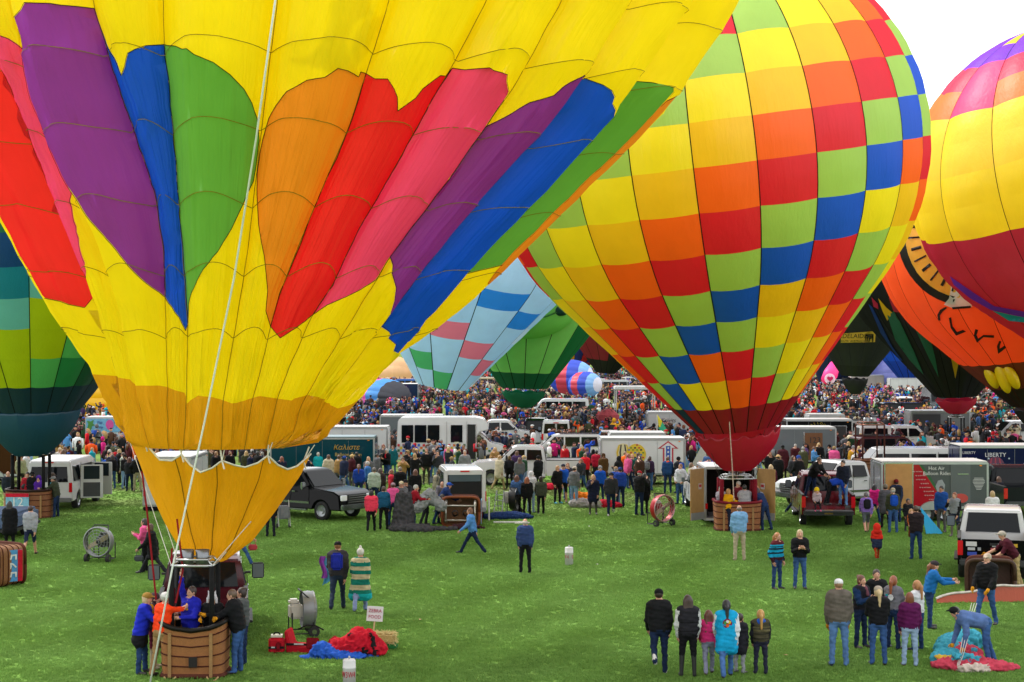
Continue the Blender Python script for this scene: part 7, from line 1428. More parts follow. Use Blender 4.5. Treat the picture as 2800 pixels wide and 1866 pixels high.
def proto(kind, hair, hat, pose, tk, vox, woman, name):
    K = skeleton(pose, 1.70); Pm = figure_prims(K, tk, 'long', rnd.uniform(.95, 1.2), TP, SK, woman=woman)
    if hair != 'bald': Pm += hair_prims(K, hair)
    if hat: Pm += hat_prims(K, hat)
    return sdf_mesh(Pm, vox, name, WHITE, .006)
PROT = {}
def get_proto(hair, hat, pose, tk, vox):
    k = (hair, hat, pose, tk, vox)
    if k not in PROT: PROT[k] = proto(None, hair, hat, pose, tk, vox, hair in ('long', 'bob', 'pony', 'bun'), 'person')
    return PROT[k]
def crowd_person(x, y):
    for _ in range(40):
        tn, tcol, _w = pick_top(); bn, bcol = rnd.choice(BOTS)
        hat = rnd.choice(HATS) if rnd.random() < .36 else None; hn, hk, hcol = rnd.choice(HAIRS[:11])
        tk = rnd.choice(('jacket', 'jacket', 'coat')); pose = rnd.choice(('stand', 'fold', 'pocket', 'phone', 'stand', 'photo', 'walk'))
        act = {'photo': ' raising both hands', 'phone': ' holding up a hand'}.get(pose, '')
        lab = 'person in %s %s and %s with %s%s, %s' % (tn, tk, bn, (hat[0] if hat else hn), act, where(x, y))
        if len(lab.split()) > 16: lab = 'person in %s %s with %s%s, %s' % (tn, tk, (hat[0] if hat else hn), act, where(x, y))
        if len(lab.split()) > 16: lab = 'person in %s with %s%s, %s' % (tn, (hat[0] if hat else hn), act, where(x, y))
        if lab not in LABELS and len(lab.split()) <= 16: break
    else: return None
    hairk = hk if not hat else ('long' if hk == 'long' else 'short')
    if hat and hat[1] == 'hood': hairk = 'bald'
    o = link('person', get_proto(hairk, hat[1] if hat else None, pose, tk, .05), None, (x, y, 0), rnd.choice((0, .5, -.5, 1.2, -1.2, PI, PI + .5, PI - .5, 2.2, -2.2)) + rnd.uniform(-.3, .3))
    sk = rnd.choice(('#d8a084', '#d8a084', '#e0ae94', '#b87c5c', '#8a5a40')); s = rnd.uniform(.92, 1.07); o.scale = (s, s, s)
    setmats(o, [M(sk, 'skin'), M(tcol, 'cloth'), M(bcol, 'denim' if 'jeans' in bn else 'cloth'), M('#26221f', 'plain', .5), M(tcol, 'cloth'), M(hcol, 'hair'), M((hat[2] or tcol) if hat else '#222222', 'straw' if hat and hat[1] == 'straw' else 'cloth')])
    tag(o, lab, 'person', 'people on the balloon field'); return o
n_ind = 300 - len(PX); made = 0
# nearest rows first: the ones that show largest
cand = []
for k in range(2000):
    Y = rnd.uniform(79, 101); x = rnd.uniform(-.302 * Y, .302 * Y); u = CU + x / Y * FP
    if 470 < u < 760 and Y < 84: continue
    if rnd.random() < .10 + .30 * min(1, (Y - 79) / 14) and (math.sin(x * .5) + math.sin(Y * .8 + x * .23) > -.9 or rnd.random() < .3): cand.append((Y, x))
cand.sort()
for Y, x in cand:
    if made >= n_ind: break
    if free(x, Y, .35) and near.ok(x, Y, .58) and crowd_person(x, Y): near.add(x, Y); made += 1
Y0 = Y - .5
# everyone farther back: one mass of real figures
def far_figure(lod, pose=0):
    """low polygon figure: rows of (label, vertices, quads)"""
    mb = MB()
    def t(path, r, n, lab, fl=.68):
        m = MB().tube(path, r, n); c = Vector(path[0]); mb.add([(v[0], c.y + (v[1] - c.y) * fl, v[2]) for v in m.v], m.f, lab)
    t([(0, 0, .72), (0, 0, 1.05), (0, 0, 1.38), (0, 0, 1.47)], [.19, .175, .21, .1], 6 if lod else 8, TP)
    m = MB().ball((0, -.01, 1.62), (.082, .095, .12), 6 if lod else 8, 5 if lod else 7)
    for f in m.f: z = sum(m.v[i][2] for i in f) / len(f); y = sum(m.v[i][1] for i in f) / len(f); mb.add([m.v[i] for i in f], [tuple(range(len(f)))], HR if z > 1.655 or (y > .03 and z > 1.58) else SK)
    arms = {0: [(1, [(.21, .02, 1.38), (.25, .03, 1.1), (.23, -.06, .86)]), (-1, [(.21, .02, 1.38), (.25, .03, 1.1), (.22, -.1, .9)])], 1: [(1, [(.21, 0, 1.38), (.25, -.08, 1.14), (.1, -.26, 1.3)]), (-1, [(.21, 0, 1.38), (.25, -.06, 1.12), (.1, -.24, 1.05)])], 2: [(1, [(.21, 0, 1.38), (.27, -.2, 1.42), (.12, -.26, 1.66)]), (-1, [(.21, 0, 1.38), (.27, -.2, 1.42), (.12, -.26, 1.64)])]}[pose]
    for s, p in arms: t([(a[0] * s, a[1], a[2]) for a in p], [.062, .055, .04], 4 if lod else 5, SL, 1); mb.add(*(lambda b: (b.v, b.f))(MB().ball((p[2][0] * s, p[2][1], p[2][2]), .045, 4, 3)), SK)
    if lod < 2:
        for s in (-1, 1): t([(s * .095, 0, .8), (s * .1, 0, .45), (s * .105, 0, .04)], [.1, .075, .06], 4 if lod else 6, BT, 1)
    # hair behind, hats
    return mb
def lib(lod):
    out = []
    for pose in (0, 0, 1, 2):
        for extra in (0, 1, 2, 3):
            mb = far_figure(lod, pose)
            if extra == 1: m = MB().tube([(0, .05, 1.68), (0, .1, 1.5), (0, .13, 1.3)], [.08, .1, .07], 5); mb.add(m.v, m.f, HR)
            if extra == 2: m = MB().ball((0, .0, 1.68), (.098, .115, .08), 6, 4); mb.add(m.v, m.f, GL); mb.add([(-.06, -.1, 1.68), (.06, -.1, 1.68), (.05, -.19, 1.66), (-.05, -.19, 1.66)], [(0, 1, 2, 3)], GL)
            if extra == 3: m = MB().ball((0, .02, 1.64), (.115, .12, .14), 6, 5); mb.add(m.v, [f for f in m.f if not (sum(m.v[i][1] for i in f) / len(f) < -.04 and sum(m.v[i][2] for i in f) / len(f) < 1.7)], TP); m = MB().box((0, .2, 1.2), (.28, .14, .4)); mb.add(m.v, m.f, GL)
            v = np.array(mb.v); tr = []; tl = []
            for f, l_ in zip(mb.f, mb.m):
                for k in range(1, len(f) - 1): tr.append((f[0], f[k], f[k + 1])); tl.append(l_)
            out.append((v, np.array(tr), np.array(tl)))
    return out
LIB = {0: lib(0), 1: lib(1), 2: lib(2)}
colT = np.array([lin(t[1]) for t in TOPS]); wT = np.array([t[2] for t in TOPS], float); wT /= wT.sum()
colB = np.array([lin(b[1]) for b in BOTS]); colH = np.array([lin(c) for c in ('#4a3226', '#231a16', '#2c1e18', '#5c3a26', '#211815', '#a88858', '#6a4630', '#8a8580', '#3a261e', '#6e3c24', '#17130f')]); colS = np.array([lin(c) for c in ('#d89a88', '#e0a898', '#d0948a', '#b87866', '#7a5044')]); colG = np.array([lin(c) for c in ('#151518', '#e2e2e0', '#b81c2a', '#b09468', '#24489c', '#17171b', '#8a8a90', '#33241e', '#232838', '#5c2430', '#2a2a30')])
VV, FF, CC = [], [], []; nvt = 0; cnt = 0
def dens(u, Y):
    return .40 if Y < 98 else .58 if Y < 108 else .55 if Y < 150 else .44 if Y < 230 else .3 if Y < 330 else .2
Ymax = 430.0; strips = np.arange(Y0, Ymax, 3.0); far_near = Near(1.0)
for p in [q for l_ in near.d.values() for q in l_]: far_near.add(*p)
for ya in strips:
    hw = .306 * (ya + 1.5) + 1; n = int(2 * hw * 3.0 * dens(0, ya))
    for _ in range(n):
        Y = ya + 3 * nr.rand(); x = nr.uniform(-hw, hw)
        clump = math.sin(x * .33 + 1.3 * math.sin(Y * .21)) + math.sin(Y * .27 + .9 * math.sin(x * .19))
        if clump < -1.15 and nr.rand() < .8: continue
        if not far_near.ok(x, Y, .46) or not free(x, Y, .3): continue
        far_near.add(x, Y); lod = 0 if Y < 125 else 1 if Y < 185 else 2; L_ = LIB[lod]; v, tr, tl = L_[nr.randint(len(L_))]
        a = nr.choice([0, .6, -.6, 1.4, -1.4, PI, 2.4, -2.4]) + nr.uniform(-.4, .4); s = nr.normal(1.0, .06) * (.72 if nr.rand() < .06 else 1); ca, sa = math.cos(a), math.sin(a); wd = s * nr.uniform(.95, 1.25)
        q = np.empty_like(v); q[:, 0] = x + wd * (v[:, 0] * ca - v[:, 1] * sa); q[:, 1] = Y + wd * (v[:, 0] * sa + v[:, 1] * ca); q[:, 2] = v[:, 2] * s
        top = colT[nr.choice(len(colT), p=wT)] * nr.uniform(.8, 1.2); pal = np.array([colS[nr.randint(5)], top, colB[nr.randint(6)], (.02, .02, .02), top, colH[nr.randint(len(colH))], colG[nr.randint(len(colG))]]) * .72
        VV.append(q); FF.append(tr + nvt); CC.append(pal[tl]); nvt += len(v); cnt += 1
V = np.concatenate(VV); F = np.concatenate(FF); CL = np.concatenate(CC)
cm, t, o_ = newmat('crowd'); at_ = nn(t, 'Attribute'); at_.attribute_name = 'cloth_colour'; pb = nn(t, 'BsdfPrincipled', Roughness=.8); pb.inputs['Specular IOR Level'].default_value = .15
t.links.new(at_.outputs['Color'], pb.inputs['Base Color']); t.links.new(pb.outputs[0], o_.inputs[0])
me = raw_mesh('crowd', V, F, None, [cm], smooth=True)
ca_ = me.attributes.new('cloth_colour', 'FLOAT_COLOR', 'FACE'); ca_.data.foreach_set('color', np.concatenate([CL, np.ones((len(CL), 1))], 1).astype(np.float32).ravel())
cw = link('crowd', me); cw['kind'] = 'stuff'
print('individuals', len(PX) + made, 'mass', cnt, 'tris', len(F), 'Y0', Y0)
# ------------------------------------------------------------------ things lying and standing on the grass
def fan(label, u, v, rot, r=.46, ring='#8a8d90', cage='#9a9da0', engine='#3a3b3e'):
    x, y = G(u, v); t = thing('inflator_fan', label, 'inflation fan', (x, y, 0), R(rot), 'inflation fans'); cz = r + .2
    g_ = MB()
    for k in range(5): rr = r * (.2 + .2 * k); g_.tube([(rr * math.cos(a), -.2 + .08 * (k / 4) ** 2, cz + rr * math.sin(a)) for a in np.linspace(0, 2 * PI, 29)], .008 if k < 4 else .025, 5)
    for k in range(16): a = PI * k / 8; g_.tube([(.1 * math.cos(a), -.2, cz + .1 * math.sin(a)), (r * math.cos(a), -.12, cz + r * math.sin(a))], .006, 4)
    gm = g_.build('cage', M(cage, 'plain', .4, .6), t)
    MB().lathe([(r, -.14), (r + .03, 0), (r, .16)], 32, axis='y', c=(0, 0, cz)).build('shroud', M(ring, 'plain', .4, .3), t, smooth=True)
    for k in range(2):
        a = .5 + PI * k; MB().box((0, 0, 0), (r * .9, .03, .15), mt=Matrix.Rotation(R(22), 4, 'X')).build('blade', M('#b8a888', 'plain', .5), t).matrix_local = Matrix.Translation((math.cos(a) * r * .45, -.03, cz + math.sin(a) * r * .45)) @ Matrix.Rotation(-a, 4, 'Y')
    MB().ball((0, -.04, cz), (.07, .1, .07), 10, 8).build('hub', M('#2a2b2e', 'plain'), t, smooth=True)
    e = MB().box((0, .3, cz - .02), (.34, .32, .36)).build('engine', M(engine, 'plain', .5), t, bevel=.05); MB().box((.02, .34, cz + .2), (.26, .24, .13)).build('fuel_tank', M('#d8d4cc' if engine != '#3a3b3e' else '#2a2a2c', 'plain', .4), e, bevel=.04)
    f = MB()
    for s in (-1, 1): f.tube([(s * r * .8, -.1, .1), (s * r * .8, -.05, cz + r * .6), (s * r * .5, .2, cz + r + .05)], .02, 5); f.tube([(s * r * .8, -.1, .1), (s * r * .8, .42, .1), (s * r * .8, .42, .6)], .02, 5)
    f.tube([(-r * .5, .2, cz + r + .05), (r * .5, .2, cz + r + .05)], .022, 5); f.tube([(-r * .8, .42, .1), (r * .8, .42, .1)], .02, 5); f.tube([(0, 0, .1), (0, 0, cz)], .02, 5); f.build('frame', BLKP(), t)
    for s in (-1, 1): w = MB().lathe([(.04, -.05), (.13, -.05), (.14, 0), (.13, .05), (.04, .05)], 14, axis='x', c=(s * r * .8, -.1, .14)).build('wheel', M('#1a1a1c', 'plain', .8), t); MB().lathe([(.005, -.055), (.06, -.055), (.06, .055), (.005, .055)], 10, axis='x', c=(s * r * .8, -.1, .14)).build('rim', CHR(), w)
    return t
fan('round steel inflation fan standing alone on the left grass', 270, 1538, -12)
fan('black inflation fan seen edge-on beside the open van', 1408, 1408, 75, cage='#3a3b3e', ring='#1c1c1e', engine='#c8c4bc')
fan('red-ringed inflation fan left of the open white trailer', 1812, 1440, 35, ring='#c01828', cage='#c8a0a0', engine='#a01822', r=.5)
bf = fan('inflation fan tipped beside the red bags', 842, 1738, 105, engine='#d8d4cc', r=.42)
# red bags, blue tarp, sign and straw
from mathutils import noise as mn
def blob(name, label, cat, prims, mats, loc, h=.05, group=None, rot=0, amp=.07, fq=8):
    t = thing(name, label, cat, (*loc, 0), R(rot), group); me = sdf_mesh(prims, h * .75, 'cloth', mats); nr_ = [v.normal.copy() for v in me.vertices]
    for v, n in zip(me.vertices, nr_):                   # creases and puckers of loose cloth
        p = v.co * fq; a = abs(mn.noise(p)) * 1.5 + abs(mn.noise(p * 2.1 + Vector((7, 3, 1)))) * .7; v.co += n * amp * (.55 - a * 1.3)
        if v.co.z < .004: v.co.z = .004
    link('cloth', me, t); return t
def e_(c, r, lab=0, k=.08): return ('e', np.array(c, float), np.array(r, float), lab, k)
def c_(a, b, r0, r1, lab=0, k=.08): return ('c', np.array(a, float), np.array(b, float), r0, r1, lab, k)
RB = M('#d01830', 'cloth'); BBx = M('#2c62d0', 'cloth'); BKx = M('#1a1a1e', 'cloth')
def bag(label, u, v, d, rot, col='#c01428', openb=False):
    x, y = G(u, v); t = thing('gear_bag', label, 'bag', (x, y, 0), R(rot), 'red gear bags by the yellow balloon')
    mb = MB(); w, l_, h = d
    if openb:
        mb.prism([(-w / 2, 0), (-w / 2 * 1.1, h), (-w / 2, h * 1.04), (-w * .4, h * .35), (w * .4, h * .3), (w / 2, h * .72), (w / 2 * 1.08, h * .66), (w / 2, 0)], -l_ / 2, l_ / 2)
    else: mb.box((0, 0, h / 2), (w, l_, h))
    mb.build('body', M(col, 'cloth'), t, bevel=.05, seg=3)
    MB().box((0, -l_ / 2 - .012, h * .42), (w * .98, .02, .05)).build('strap', BKx, t); MB().box((-w * .2, -l_ / 2 - .02, h * .44), (w * .22, .012, .03)).build('label_tape', M('#d8d8d8', 'cloth'), t)
    MB().box((w * .12, -l_ / 2 - .02, h * .5), (w * .3, .04, h * .5)).build('pocket', M('#8a1020', 'cloth'), t, bevel=.02); MB().tube([(-w * .3, 0, h), (-w * .1, 0, h + .1), (w * .1, 0, h + .1), (w * .3, 0, h)], .018, 5).build('handle', BKx, t); return t
bag('small square red bag, leftmost of the heap, with papers on top', 757, 1786, (.36, .34, .36), 4); MB().box((0, 0, .39), (.26, .2, .05)).build('papers', M('#d8d0c0', 'plain'), C.objects['gear_bag'])
bag('long open red bag beside the tipped fan', 850, 1783, (1.0, .55, .5), -8, openb=True)
x, y = G(965, 1795); blob('gear_bag', 'large crumpled red bag with black straps in the middle of the heap', 'bag', [e_((-.15, 0, .2), (.42, .3, .24)), e_((.2, .1, .28), (.38, .3, .32)), e_((.05, -.1, .34), (.2, .18, .26)), e_((.5, .05, .16), (.26, .25, .2)), e_((-.42, -.05, .12), (.25, .2, .14)), c_((-.05, -.15, .55), (.3, -.2, .1), .05, .05, 1, .01), c_((.42, -.1, .5), (.5, -.22, .1), .04, .04, 1, .01), e_((.1, .1, .52), (.12, .14, .1))], [RB, BKx], (x, y), .04, 'red gear bags by the yellow balloon')
x, y = G(905, 1800); blob('tarp', 'crumpled bright blue tarp in front of the red bags', 'tarp', [e_((-.2, 0, .14), (.26, .2, .22)), e_((.1, -.05, .08), (.3, .2, .12)), e_((.42, -.1, .05), (.34, .16, .08)), c_((.5, -.1, .05), (1.0, .1, .04), .07, .05), e_((-.5, -.02, .02), (.2, .12, .04))], [BBx], (x, y), .04)
x, y = G(1050, 1776); hb = thing('straw_bale', 'small straw bale on a folded green cloth', 'straw bale', (x, y, 0), R(-6)); hm = MB()
for k in range(420):
    p = Vector((rnd.uniform(-.26, .26), rnd.uniform(-.15, .15), rnd.uniform(.14, .38))); q = {0: Vector((rnd.choice((-.27, .27)), p.y, p.z)), 1: Vector((p.x, rnd.choice((-.16, .16)), p.z)), 2: Vector((p.x, p.y, .39))}[k % 3]; d = Vector((rnd.gauss(0, 1), rnd.gauss(0, .6), rnd.gauss(0, .5))).normalized() * .06; n_ = d.orthogonal().normalized() * .006
    hm.add([q - d - n_, q - d + n_, q + d], [(0, 1, 2)])
MB().box((0, 0, .26), (.54, .32, .25)).build('bale', M('#cdb06c', 'straw'), hb, bevel=.05); s_ = hm.build('straw', M('#e0c888', 'straw'), hb); s_['kind'] = 'stuff'; MB().box((.02, 0, .08), (.56, .36, .13)).build('green_cloth', M('#2c7a3c', 'cloth'), hb, bevel=.04)
x, y = G(1018, 1772); zs_ = thing('placard', 'white placard on a stick reading ZEBRA FOOD', 'sign', (x, y, 0), R(4)); MB().box((.02, 0, .3), (.035, .025, .7), mt=Matrix.Rotation(R(6), 4, 'Y')).build('stick', M('#d8b888', 'plain'), zs_)
bd = MB().box((0, 0, 0), (.37, .02, .34)).build('board', M('#f0ecf0', 'plain'), zs_, loc=(.06, -.02, .78)); bd.rotation_euler = (0, R(4), 0)
text('ZEBRA', .11, bd, (0, -.016, .07), (R(90), 0, 0), M('#c02850', 'plain'), sx=.92); text('FOOD', .11, bd, (0, -.016, -.07), (R(90), 0, 0), M('#c02850', 'plain'), sx=.92)
def post(label, u, v, words, r=.13, h=.58):
    x, y = G(u, v); t = thing('marker_post', label, 'marker post', (x, y, 0), 0, 'white row marker posts'); w_ = M('#e6e4e4', 'plain', .5)
    MB().lathe([(.001, 0), (r, .0), (r, h * .66), (r * 1.04, h * .67), (r * 1.04, h * .72), (r, h * .73), (r, h * .93), (r * .9, h * .98), (r * .3, h), (.001, h)], 28).build('drum', w_, t, smooth=True); MB().ball((0, 0, h + .025), (.024, .024, .035), 8, 6).build('knob', M('#b8b8bc', 'plain'), t, smooth=True)
    for k, ch in enumerate(words):
        a = (k - (len(words) - 1) / 2) * .62 - PI / 2
        if ch != ' ': text(ch, .17, t, ((r + .004) * math.cos(a), (r + .004) * math.sin(a), h * .46), (R(90), 0, a + PI / 2), M('#c0303c', 'plain'), sx=.62)
post('white drum-shaped row marker lettered W3 W4 at the bottom edge', 955, 1880, 'W3W4'); post('white drum-shaped row marker lettered V4 U alone on the lawn', 1556, 1546, 'V4 U')
# baskets on their sides and on trucks
def tipped(label, u, v, rot, w, d, h, col, rim, extra=None, Y=None, z=None):
    x, y = G(u, v) if Y is None else (XU(u, Y), Y); t = thing('wicker_basket', label, 'basket', (x, y, 0 if z is None else z), R(rot), 'wicker balloon baskets')
    basket_body(t, w, d, h, col, rim, 0, 0, 0, .03, mt=Matrix.Translation((0, 0, d / 2)) @ Matrix.Rotation(R(90), 4, 'X')); return t
tb = tipped('wicker basket tipped on its side behind the white van, burner frame outwards', 1262, 1434, 0, 1.45, 1.15, 1.0, '#9a6a3c', '#8a4a28')
fm = MB()
for zz in (.3, .85): fm.tube([(-.55, -1.45, zz), (.55, -1.45, zz)], .03, 6)
for xx in (-.55, .55): fm.tube([(xx, -1.45, .3), (xx, -1.45, .85)], .03, 6); fm.tube([(xx, -1.0, .2), (xx, -1.45, .3)], .05, 6); fm.tube([(xx, -1.0, 1.0), (xx, -1.45, .85)], .05, 6)
fm.build('burner_frame', M('#c8c4b8', 'plain', .3, .6), tb, smooth=True)
for s in (-.2, .2): MB().lathe([(.1, -1.6), (.13, -1.45), (.08, -1.2)], 12, axis='y', c=(s, 0, .56)).build('burner_can', M('#6a6c70', 'plain', .3, .8), tb, smooth=True)
MB().box((.78, -.5, .56), (.03, .9, .9)).build('banner', M('#8cc0e0', 'cloth'), tb, bevel=.01); MB().box((.8, -.75, .56), (.02, .2, .85)).build('banner_strip', M('#c82838', 'cloth'), tb)
lb = tipped('wicker basket lying on its side at the left edge with a 565 banner', 26, 1594, -32, 1.5, 1.2, 1.05, '#a86c38', '#5a1420')
b5 = MB().box((0, 0, 0), (.9, .02, .62)).build('banner', M('#5aa0dc', 'cloth'), lb); b5.matrix_local = Matrix.Translation((.72, -.55, .6)) @ Matrix.Rotation(R(72), 4, 'Z') @ Matrix.Rotation(R(90), 4, 'Y')
MB().box((0, -.014, .24), (.9, .012, .14)).build('banner_strip', M('#c81c34', 'cloth'), b5); text('565', .5, b5, (0, -.026, -.06), (R(90), 0, 0), M('#e8eef4', 'cloth'))
tipped('brown wicker basket lying open towards the camera behind the man hauling the rope', 2706, 1626, -14, 1.3, 1.08, 1.0, '#6a4a34', '#4a3426')
gb_ = thing('wicker_basket', 'tall wicker basket with dark uprights riding in the bed of the white pickup', 'basket', (15.75, 75.1, .85), R(10), 'wicker balloon baskets'); basket_body(gb_, 1.2, 1.1, 1.05, '#9a6232', '#6a3a1c', 0, 0, 0, .02)
burner(gb_, 2.6, .5, .42, col='#8a5a4a', post='#4a241c', z0=1.0, pr=.04); MB().box((-.35, -.58, .2), (.4, .06, .3)).build('yellow_case', M('#e8c410', 'plain'), gb_, bevel=.02); MB().box((.75, -.35, .25), (.4, .35, .5)).build('blue_cover', M('#1c6cc8', 'cloth'), gb_, bevel=.1)
rb_ = thing('ride_basket', 'large wicker ride basket with a frame and white banner in the far crowd', 'basket', (XU(1745, 132), 132, 0), 0, 'wicker balloon baskets'); basket_body(rb_, 2.6, 1.4, 1.25, '#b08a52', '#3a2a1c', 0, 0, 0, .0, bands='#8a6a3c'); burner(rb_, 2.6, .9, .5, col='#2a2a2c', post='#222224', z0=1.2, pr=.04); MB().box((0, -.72, 1.05), (2.1, .03, .35)).build('banner', M('#e4e4ea', 'cloth'), rb_)
# cloth spread and heaped on the grass
x, y = G(1135, 1452); blob('balloon_fabric', 'dark grey balloon fabric being bundled beside the black pickup', 'balloon fabric', [c_((-.62, .1, .1), (-.55, .15, 1.3), .3, .18, 0, .1), c_((-.3, .1, .1), (-.2, .2, 1.25), .26, .2, 0, .1), c_((.1, .25, .9), (.55, .25, 1.35), .26, .22, 1, .1), c_((.5, .25, 1.3), (.95, .3, .9), .2, .22, 1, .1), e_((-.3, -.25, .12), (.7, .3, .2)), e_((.2, -.4, .1), (.6, .25, .18)), c_((.2, -.35, .06), (1.5, .15, .05), .16, .1), e_((-.5, .1, .5), (.3, .25, .5)), e_((1.75, .5, .08), (.45, .2, .14), 2), c_((2.0, .5, .05), (2.6, .7, .04), .1, .06, 2)], [M('#48474a', 'cloth'), M('#9a9c9e', 'cloth'), M('#3a1c26', 'cloth')], (x, y), .06)
x, y = G(1618, 1388); blob('balloon_fabric', 'heap of grey, red and orange balloon fabric on the lawn', 'balloon fabric', [e_((-.5, 0, .15), (.5, .3, .25)), e_((-.2, .4, .35), (.4, .3, .25), 2), e_((.5, 0, .12), (.7, .3, .22), 1), e_((0, -.1, .12), (.5, .3, .2)), e_((.9, -.1, .08), (.4, .2, .14), 1), e_((-.55, .3, .4), (.3, .25, .25), 2)], [M('#a8a4a4', 'cloth'), M('#c01c34', 'cloth'), M('#f0841c', 'cloth')], (x, y), .06)
x, y = G(1380, 1420); blob('tarp', 'navy blue tarp with white boards beside the open van', 'tarp', [e_((-.3, 0, .1), (.6, .35, .16)), e_((.3, .05, .12), (.6, .3, .18)), e_((.75, 0, .08), (.4, .25, .12))], [M('#1f3a70', 'cloth')], (x, y), .05)
x, y = G(1395, 1432); bo = thing('white_board', 'white boards lying on the grass in front of the navy tarp', 'board', (x, y, 0), R(4)); MB().box((0, 0, .05), (1.3, .12, .06)).build('plank', M('#e4e0dc', 'plain'), bo); MB().box((.45, -.25, .04), (.6, .1, .05), mt=Matrix.Rotation(R(18), 4, 'Z')).build('plank', M('#e4e0dc', 'plain'), bo)
x, y = G(1502, 1340); blob('balloon_fabric', 'small bright red cloth bundle by the white pickup', 'balloon fabric', [e_((0, 0, .12), (.5, .3, .2)), e_((.4, 0, .08), (.3, .2, .14), 1)], [M('#d81c3c', 'cloth'), M('#e0b0b8', 'cloth')], (x, y), .06)
x, y = G(2622, 1808); PKF, TQF = M('#d0465c', 'cloth'), M('#45a8c0', 'cloth')
pf = [e_((-.1, -.95, .1), (.75, .3, .16)), e_((.3, -1.1, .08), (.7, .25, .12)), e_((-.35, -.5, .14), (.4, .3, .22), 1), e_((.1, -.3, .16), (.35, .3, .24)), e_((-.25, 0, .2), (.3, .35, .3), 1), e_((-.15, .4, .2), (.28, .3, .3), 1), e_((0, .75, .2), (.3, .3, .28), 1), e_((.2, 1.2, .18), (.35, .3, .24), 1), e_((.6, 1.5, .2), (.35, .3, .26), 1), c_((-.6, -.7, .2), (.2, -1.1, .18), .08, .06, 2), e_((0, -1.3, .07), (.3, .14, .1), 3)]
for k in range(16): a = rnd.uniform(-1.2, 1.5); pf.append(c_((rnd.uniform(-.4, .3), a, .32), (rnd.uniform(-.4, .3), a + rnd.uniform(-.3, .3), .28), .05, .03, rnd.choice((0, 1, 1)), .04))
blob('balloon_fabric', 'long pink and turquoise envelope rolled on the grass at the lower right', 'balloon fabric', pf, [PKF, TQF, M('#e0b840', 'cloth'), M('#d8c8bc', 'cloth')], (x, y), .045)
sf = thing('balloon_fabric', 'strip of rust-red fabric with a pale hem stretched across the right lawn', 'balloon fabric', (*G(2680, 1652), 0))
MB().sheet(lambda a, b: (-1.15 + 3.0 * a, .25 * math.sin(2 * a) + .1 * b, .02 + (.08 + .42 * a ** .7) * b * (1 + .1 * math.sin(14 * a))), 30, 6).build('cloth', M('#a8421c', 'nylon'), sf, smooth=True); MB().tube([(-1.15 + 3.0 * a, .25 * math.sin(2 * a) + .1, .05 + (.08 + .42 * a ** .7) * (1 + .1 * math.sin(14 * a))) for a in np.linspace(0, 1, 31)], .035, 5).build('hem', M('#e0d8d0', 'cloth'), sf)
for lab, pts in (('thick white ropes pulled up from the pink fabric by the stooping man', [(2640, 0, 36.6, .66), (2630, 0, 36.3, .36), (2620, 0, 36.1, .14)]), ('white rope running from the man in black to the rolled fabric', [(2664, 0, 39.5, .95), (2648, 0, 39.0, .55), (2636, 0, 38.4, .2)])):
    rp_ = MB()
    for dx in (-.02, 0, .02): rp_.tube([(XU(u, Y) + dx * (3 - i), Y, z) for i, (u, v, Y, z) in enumerate(pts)], .008, 5)
    tag(rp_.build('rope', M('#d8d2cc', 'cloth')), lab, 'rope')
x, y = G(2540, 1462); kt_ = thing('kite', 'folded turquoise kite resting on the grass', 'kite', (x, y, 0)); MB().add([(-.3, 0, 1.0), (.55, .1, .02), (-.1, -.05, .02), (-.3, .06, 1.0), (.55, .16, .02), (-.1, .02, .02)], [(0, 1, 2), (5, 4, 3), (0, 3, 4, 1), (1, 4, 5, 2), (2, 5, 3, 0)]).build('sail', M('#18a8d8', 'nylon'), kt_)
c = W(1797, 1192, 108); fl = thing('flag', 'tall teal and yellow feather flag in the crowd behind the painted trailer', 'flag', (c.x, 108, 0)); MB().tube([(0, 0, 0), (0, 0, c.z + 1.35)], .03, 6).build('pole', M('#e0e0dc', 'plain'), fl)
zt = c.z + 1.35; MB().add([(0, 0, zt), (.75, .1, zt - 1.15), (.7, .08, zt - 1.28), (.12, 0, zt - .95), (0, .02, zt), (.75, .12, zt - 1.15), (.7, .1, zt - 1.28), (.12, .02, zt - .95)], [(0, 1, 2, 3), (7, 6, 5, 4), (0, 4, 5, 1), (1, 5, 6, 2), (2, 6, 7, 3), (3, 7, 4, 0)]).build('cloth', M('#2cb890', 'nylon'), fl); MB().add([(0, -.01, zt), (.32, .03, zt - .45), (.2, 0, zt - .8), (.1, -.01, zt - .8)], [(0, 1, 2, 3)]).build('yellow_field', M('#e8d41c', 'nylon'), fl).location = (0, -.02, 0)
x = XU(1662, 128); tn = thing('tent', 'salmon red fabric tent in the far crowd', 'tent', (x, 128, 0)); MB().lathe([(.95, 0), (.98, 1.2), (.85, 1.75), (.45, 2.1), (.02, 2.25)], 10).build('canopy', M('#b04a52', 'cloth'), tn)
for k in range(5): a = k * 2 * PI / 5 + .3; MB().tube([(.99 * math.cos(a), .99 * math.sin(a), 0), (1.0 * math.cos(a), 1.0 * math.sin(a), 1.2), (.47 * math.cos(a), .47 * math.sin(a), 2.12), (0, 0, 2.27)], .03, 5).build('pole', M('#6a2028', 'plain'), tn)
x = XU(1735, 152); cp = thing('canopy_tent', 'white market canopy on posts in the far crowd', 'canopy', (x, 152, 0)); MB().box((0, 0, 3.2), (3.6, 2.6, .3)).build('roof', M('#e4e4e4', 'cloth'), cp, bevel=.05)
for a in (-1, 1):
    for b in (-1, 1): MB().tube([(a * 1.7, b * 1.2, 0), (a * 1.7, b * 1.2, 3.1)], .05, 6).build('post', M('#c8c8c8', 'plain'), cp)
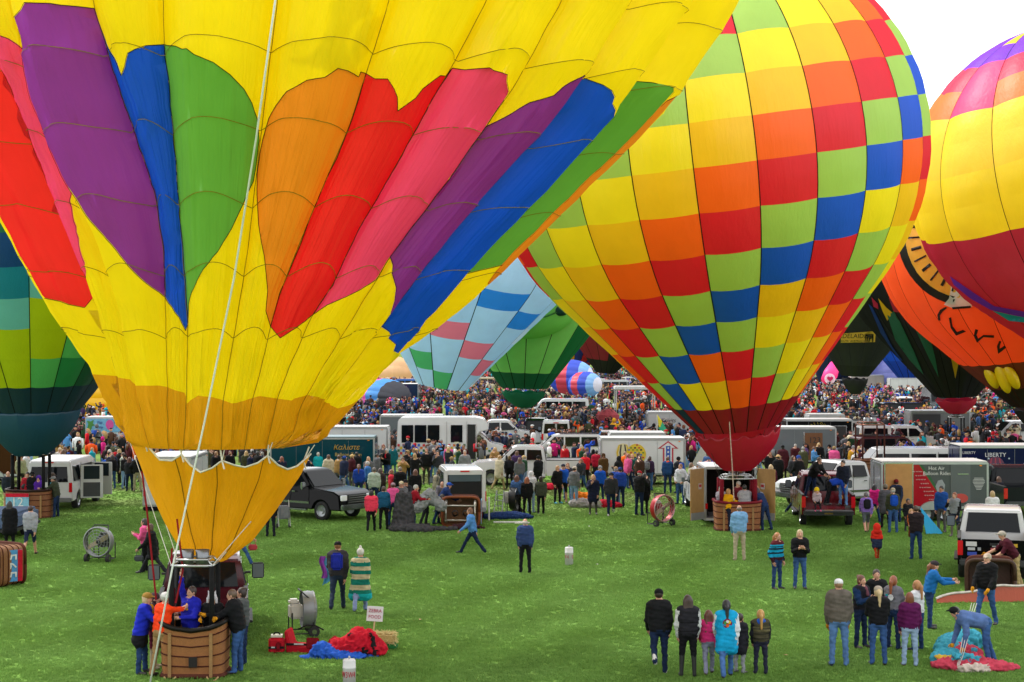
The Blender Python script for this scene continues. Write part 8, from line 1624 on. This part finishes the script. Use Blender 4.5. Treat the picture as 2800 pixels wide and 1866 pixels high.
x, y = G(424, 1398); blob('holdall', 'black holdall on the grass below the white trailer', 'bag', [e_((-.2, 0, .1), (.3, .16, .14)), e_((.25, 0, .12), (.3, .16, .16))], [BKx], (x, y), .05)
x, y = G(1368, 1412); ld = thing('stepladder', 'grey stepladder leaning on the back of the open van', 'ladder', (x, y - .1, 0), R(-20))
for s in (-1, 1): MB().tube([(s * .18, -.35, 0), (s * .16, 0, 1.05)], .022, 5).build('rail', M('#b0b4b8', 'plain', .4, .5), ld); MB().tube([(s * .18, .3, 0), (s * .15, .02, 1.05)], .018, 5).build('rail', M('#b0b4b8', 'plain', .4, .5), ld)
for k in range(4): MB().box((0, -.28 + .075 * k, .22 + .22 * k), (.34, .08, .025)).build('step', M('#b0b4b8', 'plain', .4, .5), ld)
x, y = G(776, 1446); wk = thing('folding_cart', 'grey folding cart beside the black pickup', 'cart', (x, y, 0), R(20)); MB().box((0, 0, .62), (.4, .34, .5)).build('bag', M('#7a7c80', 'cloth'), wk, bevel=.05)
for s in (-1, 1): MB().tube([(s * .22, .15, .1), (s * .22, .15, 1.05), (s * .22, -.15, .1)], .018, 5).build('tube', M('#b8bcc0', 'plain', .3, .6), wk); MB().lathe([(.02, -.03), (.1, -.03), (.1, .03), (.02, .03)], 12, axis='x', c=(s * .24, .1, .1)).build('wheel', BLKP(), wk)
blk = G(960, 1602); bl_ = thing('blanket', 'purple and sky blue patterned blanket hanging from the arm of the man with the blue backpack', 'blanket', (XU(893, 46.2), 46.2, 0), R(10))
bl_['label'] = 'purple and sky blue blanket hanging from the arm of the man with the blue backpack'
MB().sheet(lambda a, b: (-.12 + .28 * a + .05 * math.sin(6 * b), .04 * math.sin(9 * a), .42 + .75 * b + .16 * a * (1 - b)), 8, 8).build('cloth', M('#58a8e0', 'cloth'), bl_, smooth=True); MB().sheet(lambda a, b: (-.16 + .16 * a + .05 * math.sin(6 * b), -.03 + .04 * math.sin(9 * a), .62 + .6 * b), 6, 8).build('lining', M('#a04ac0', 'cloth'), bl_, smooth=True)
for lab, u, v in (('dry tan leaf on the lawn left of the man with the blue backpack', 742, 1520), ('pale scrap of paper on the lawn right of the V4 U marker', 1632, 1548), ('tiny white scrap on the lawn below the charcoal sweater', 1610, 1443), ('tan leaf on the lawn right of the girl in the camouflage vest', 2148, 1798), ('brown leaf on the bare lawn above the W3 W4 marker', 1150, 1700)):
    x, y = G(u, v); l_ = thing('fallen_leaf', lab, 'litter', (x, y, .05), rnd.uniform(0, 6)); MB().add([(-.07, 0, 0), (0, -.04, .015), (.08, 0, 0), (0, .045, .02)], [(0, 1, 2, 3)]).build('blade', M('#d8d4cc' if 'scrap' in lab else '#c8a070', 'plain'), l_)
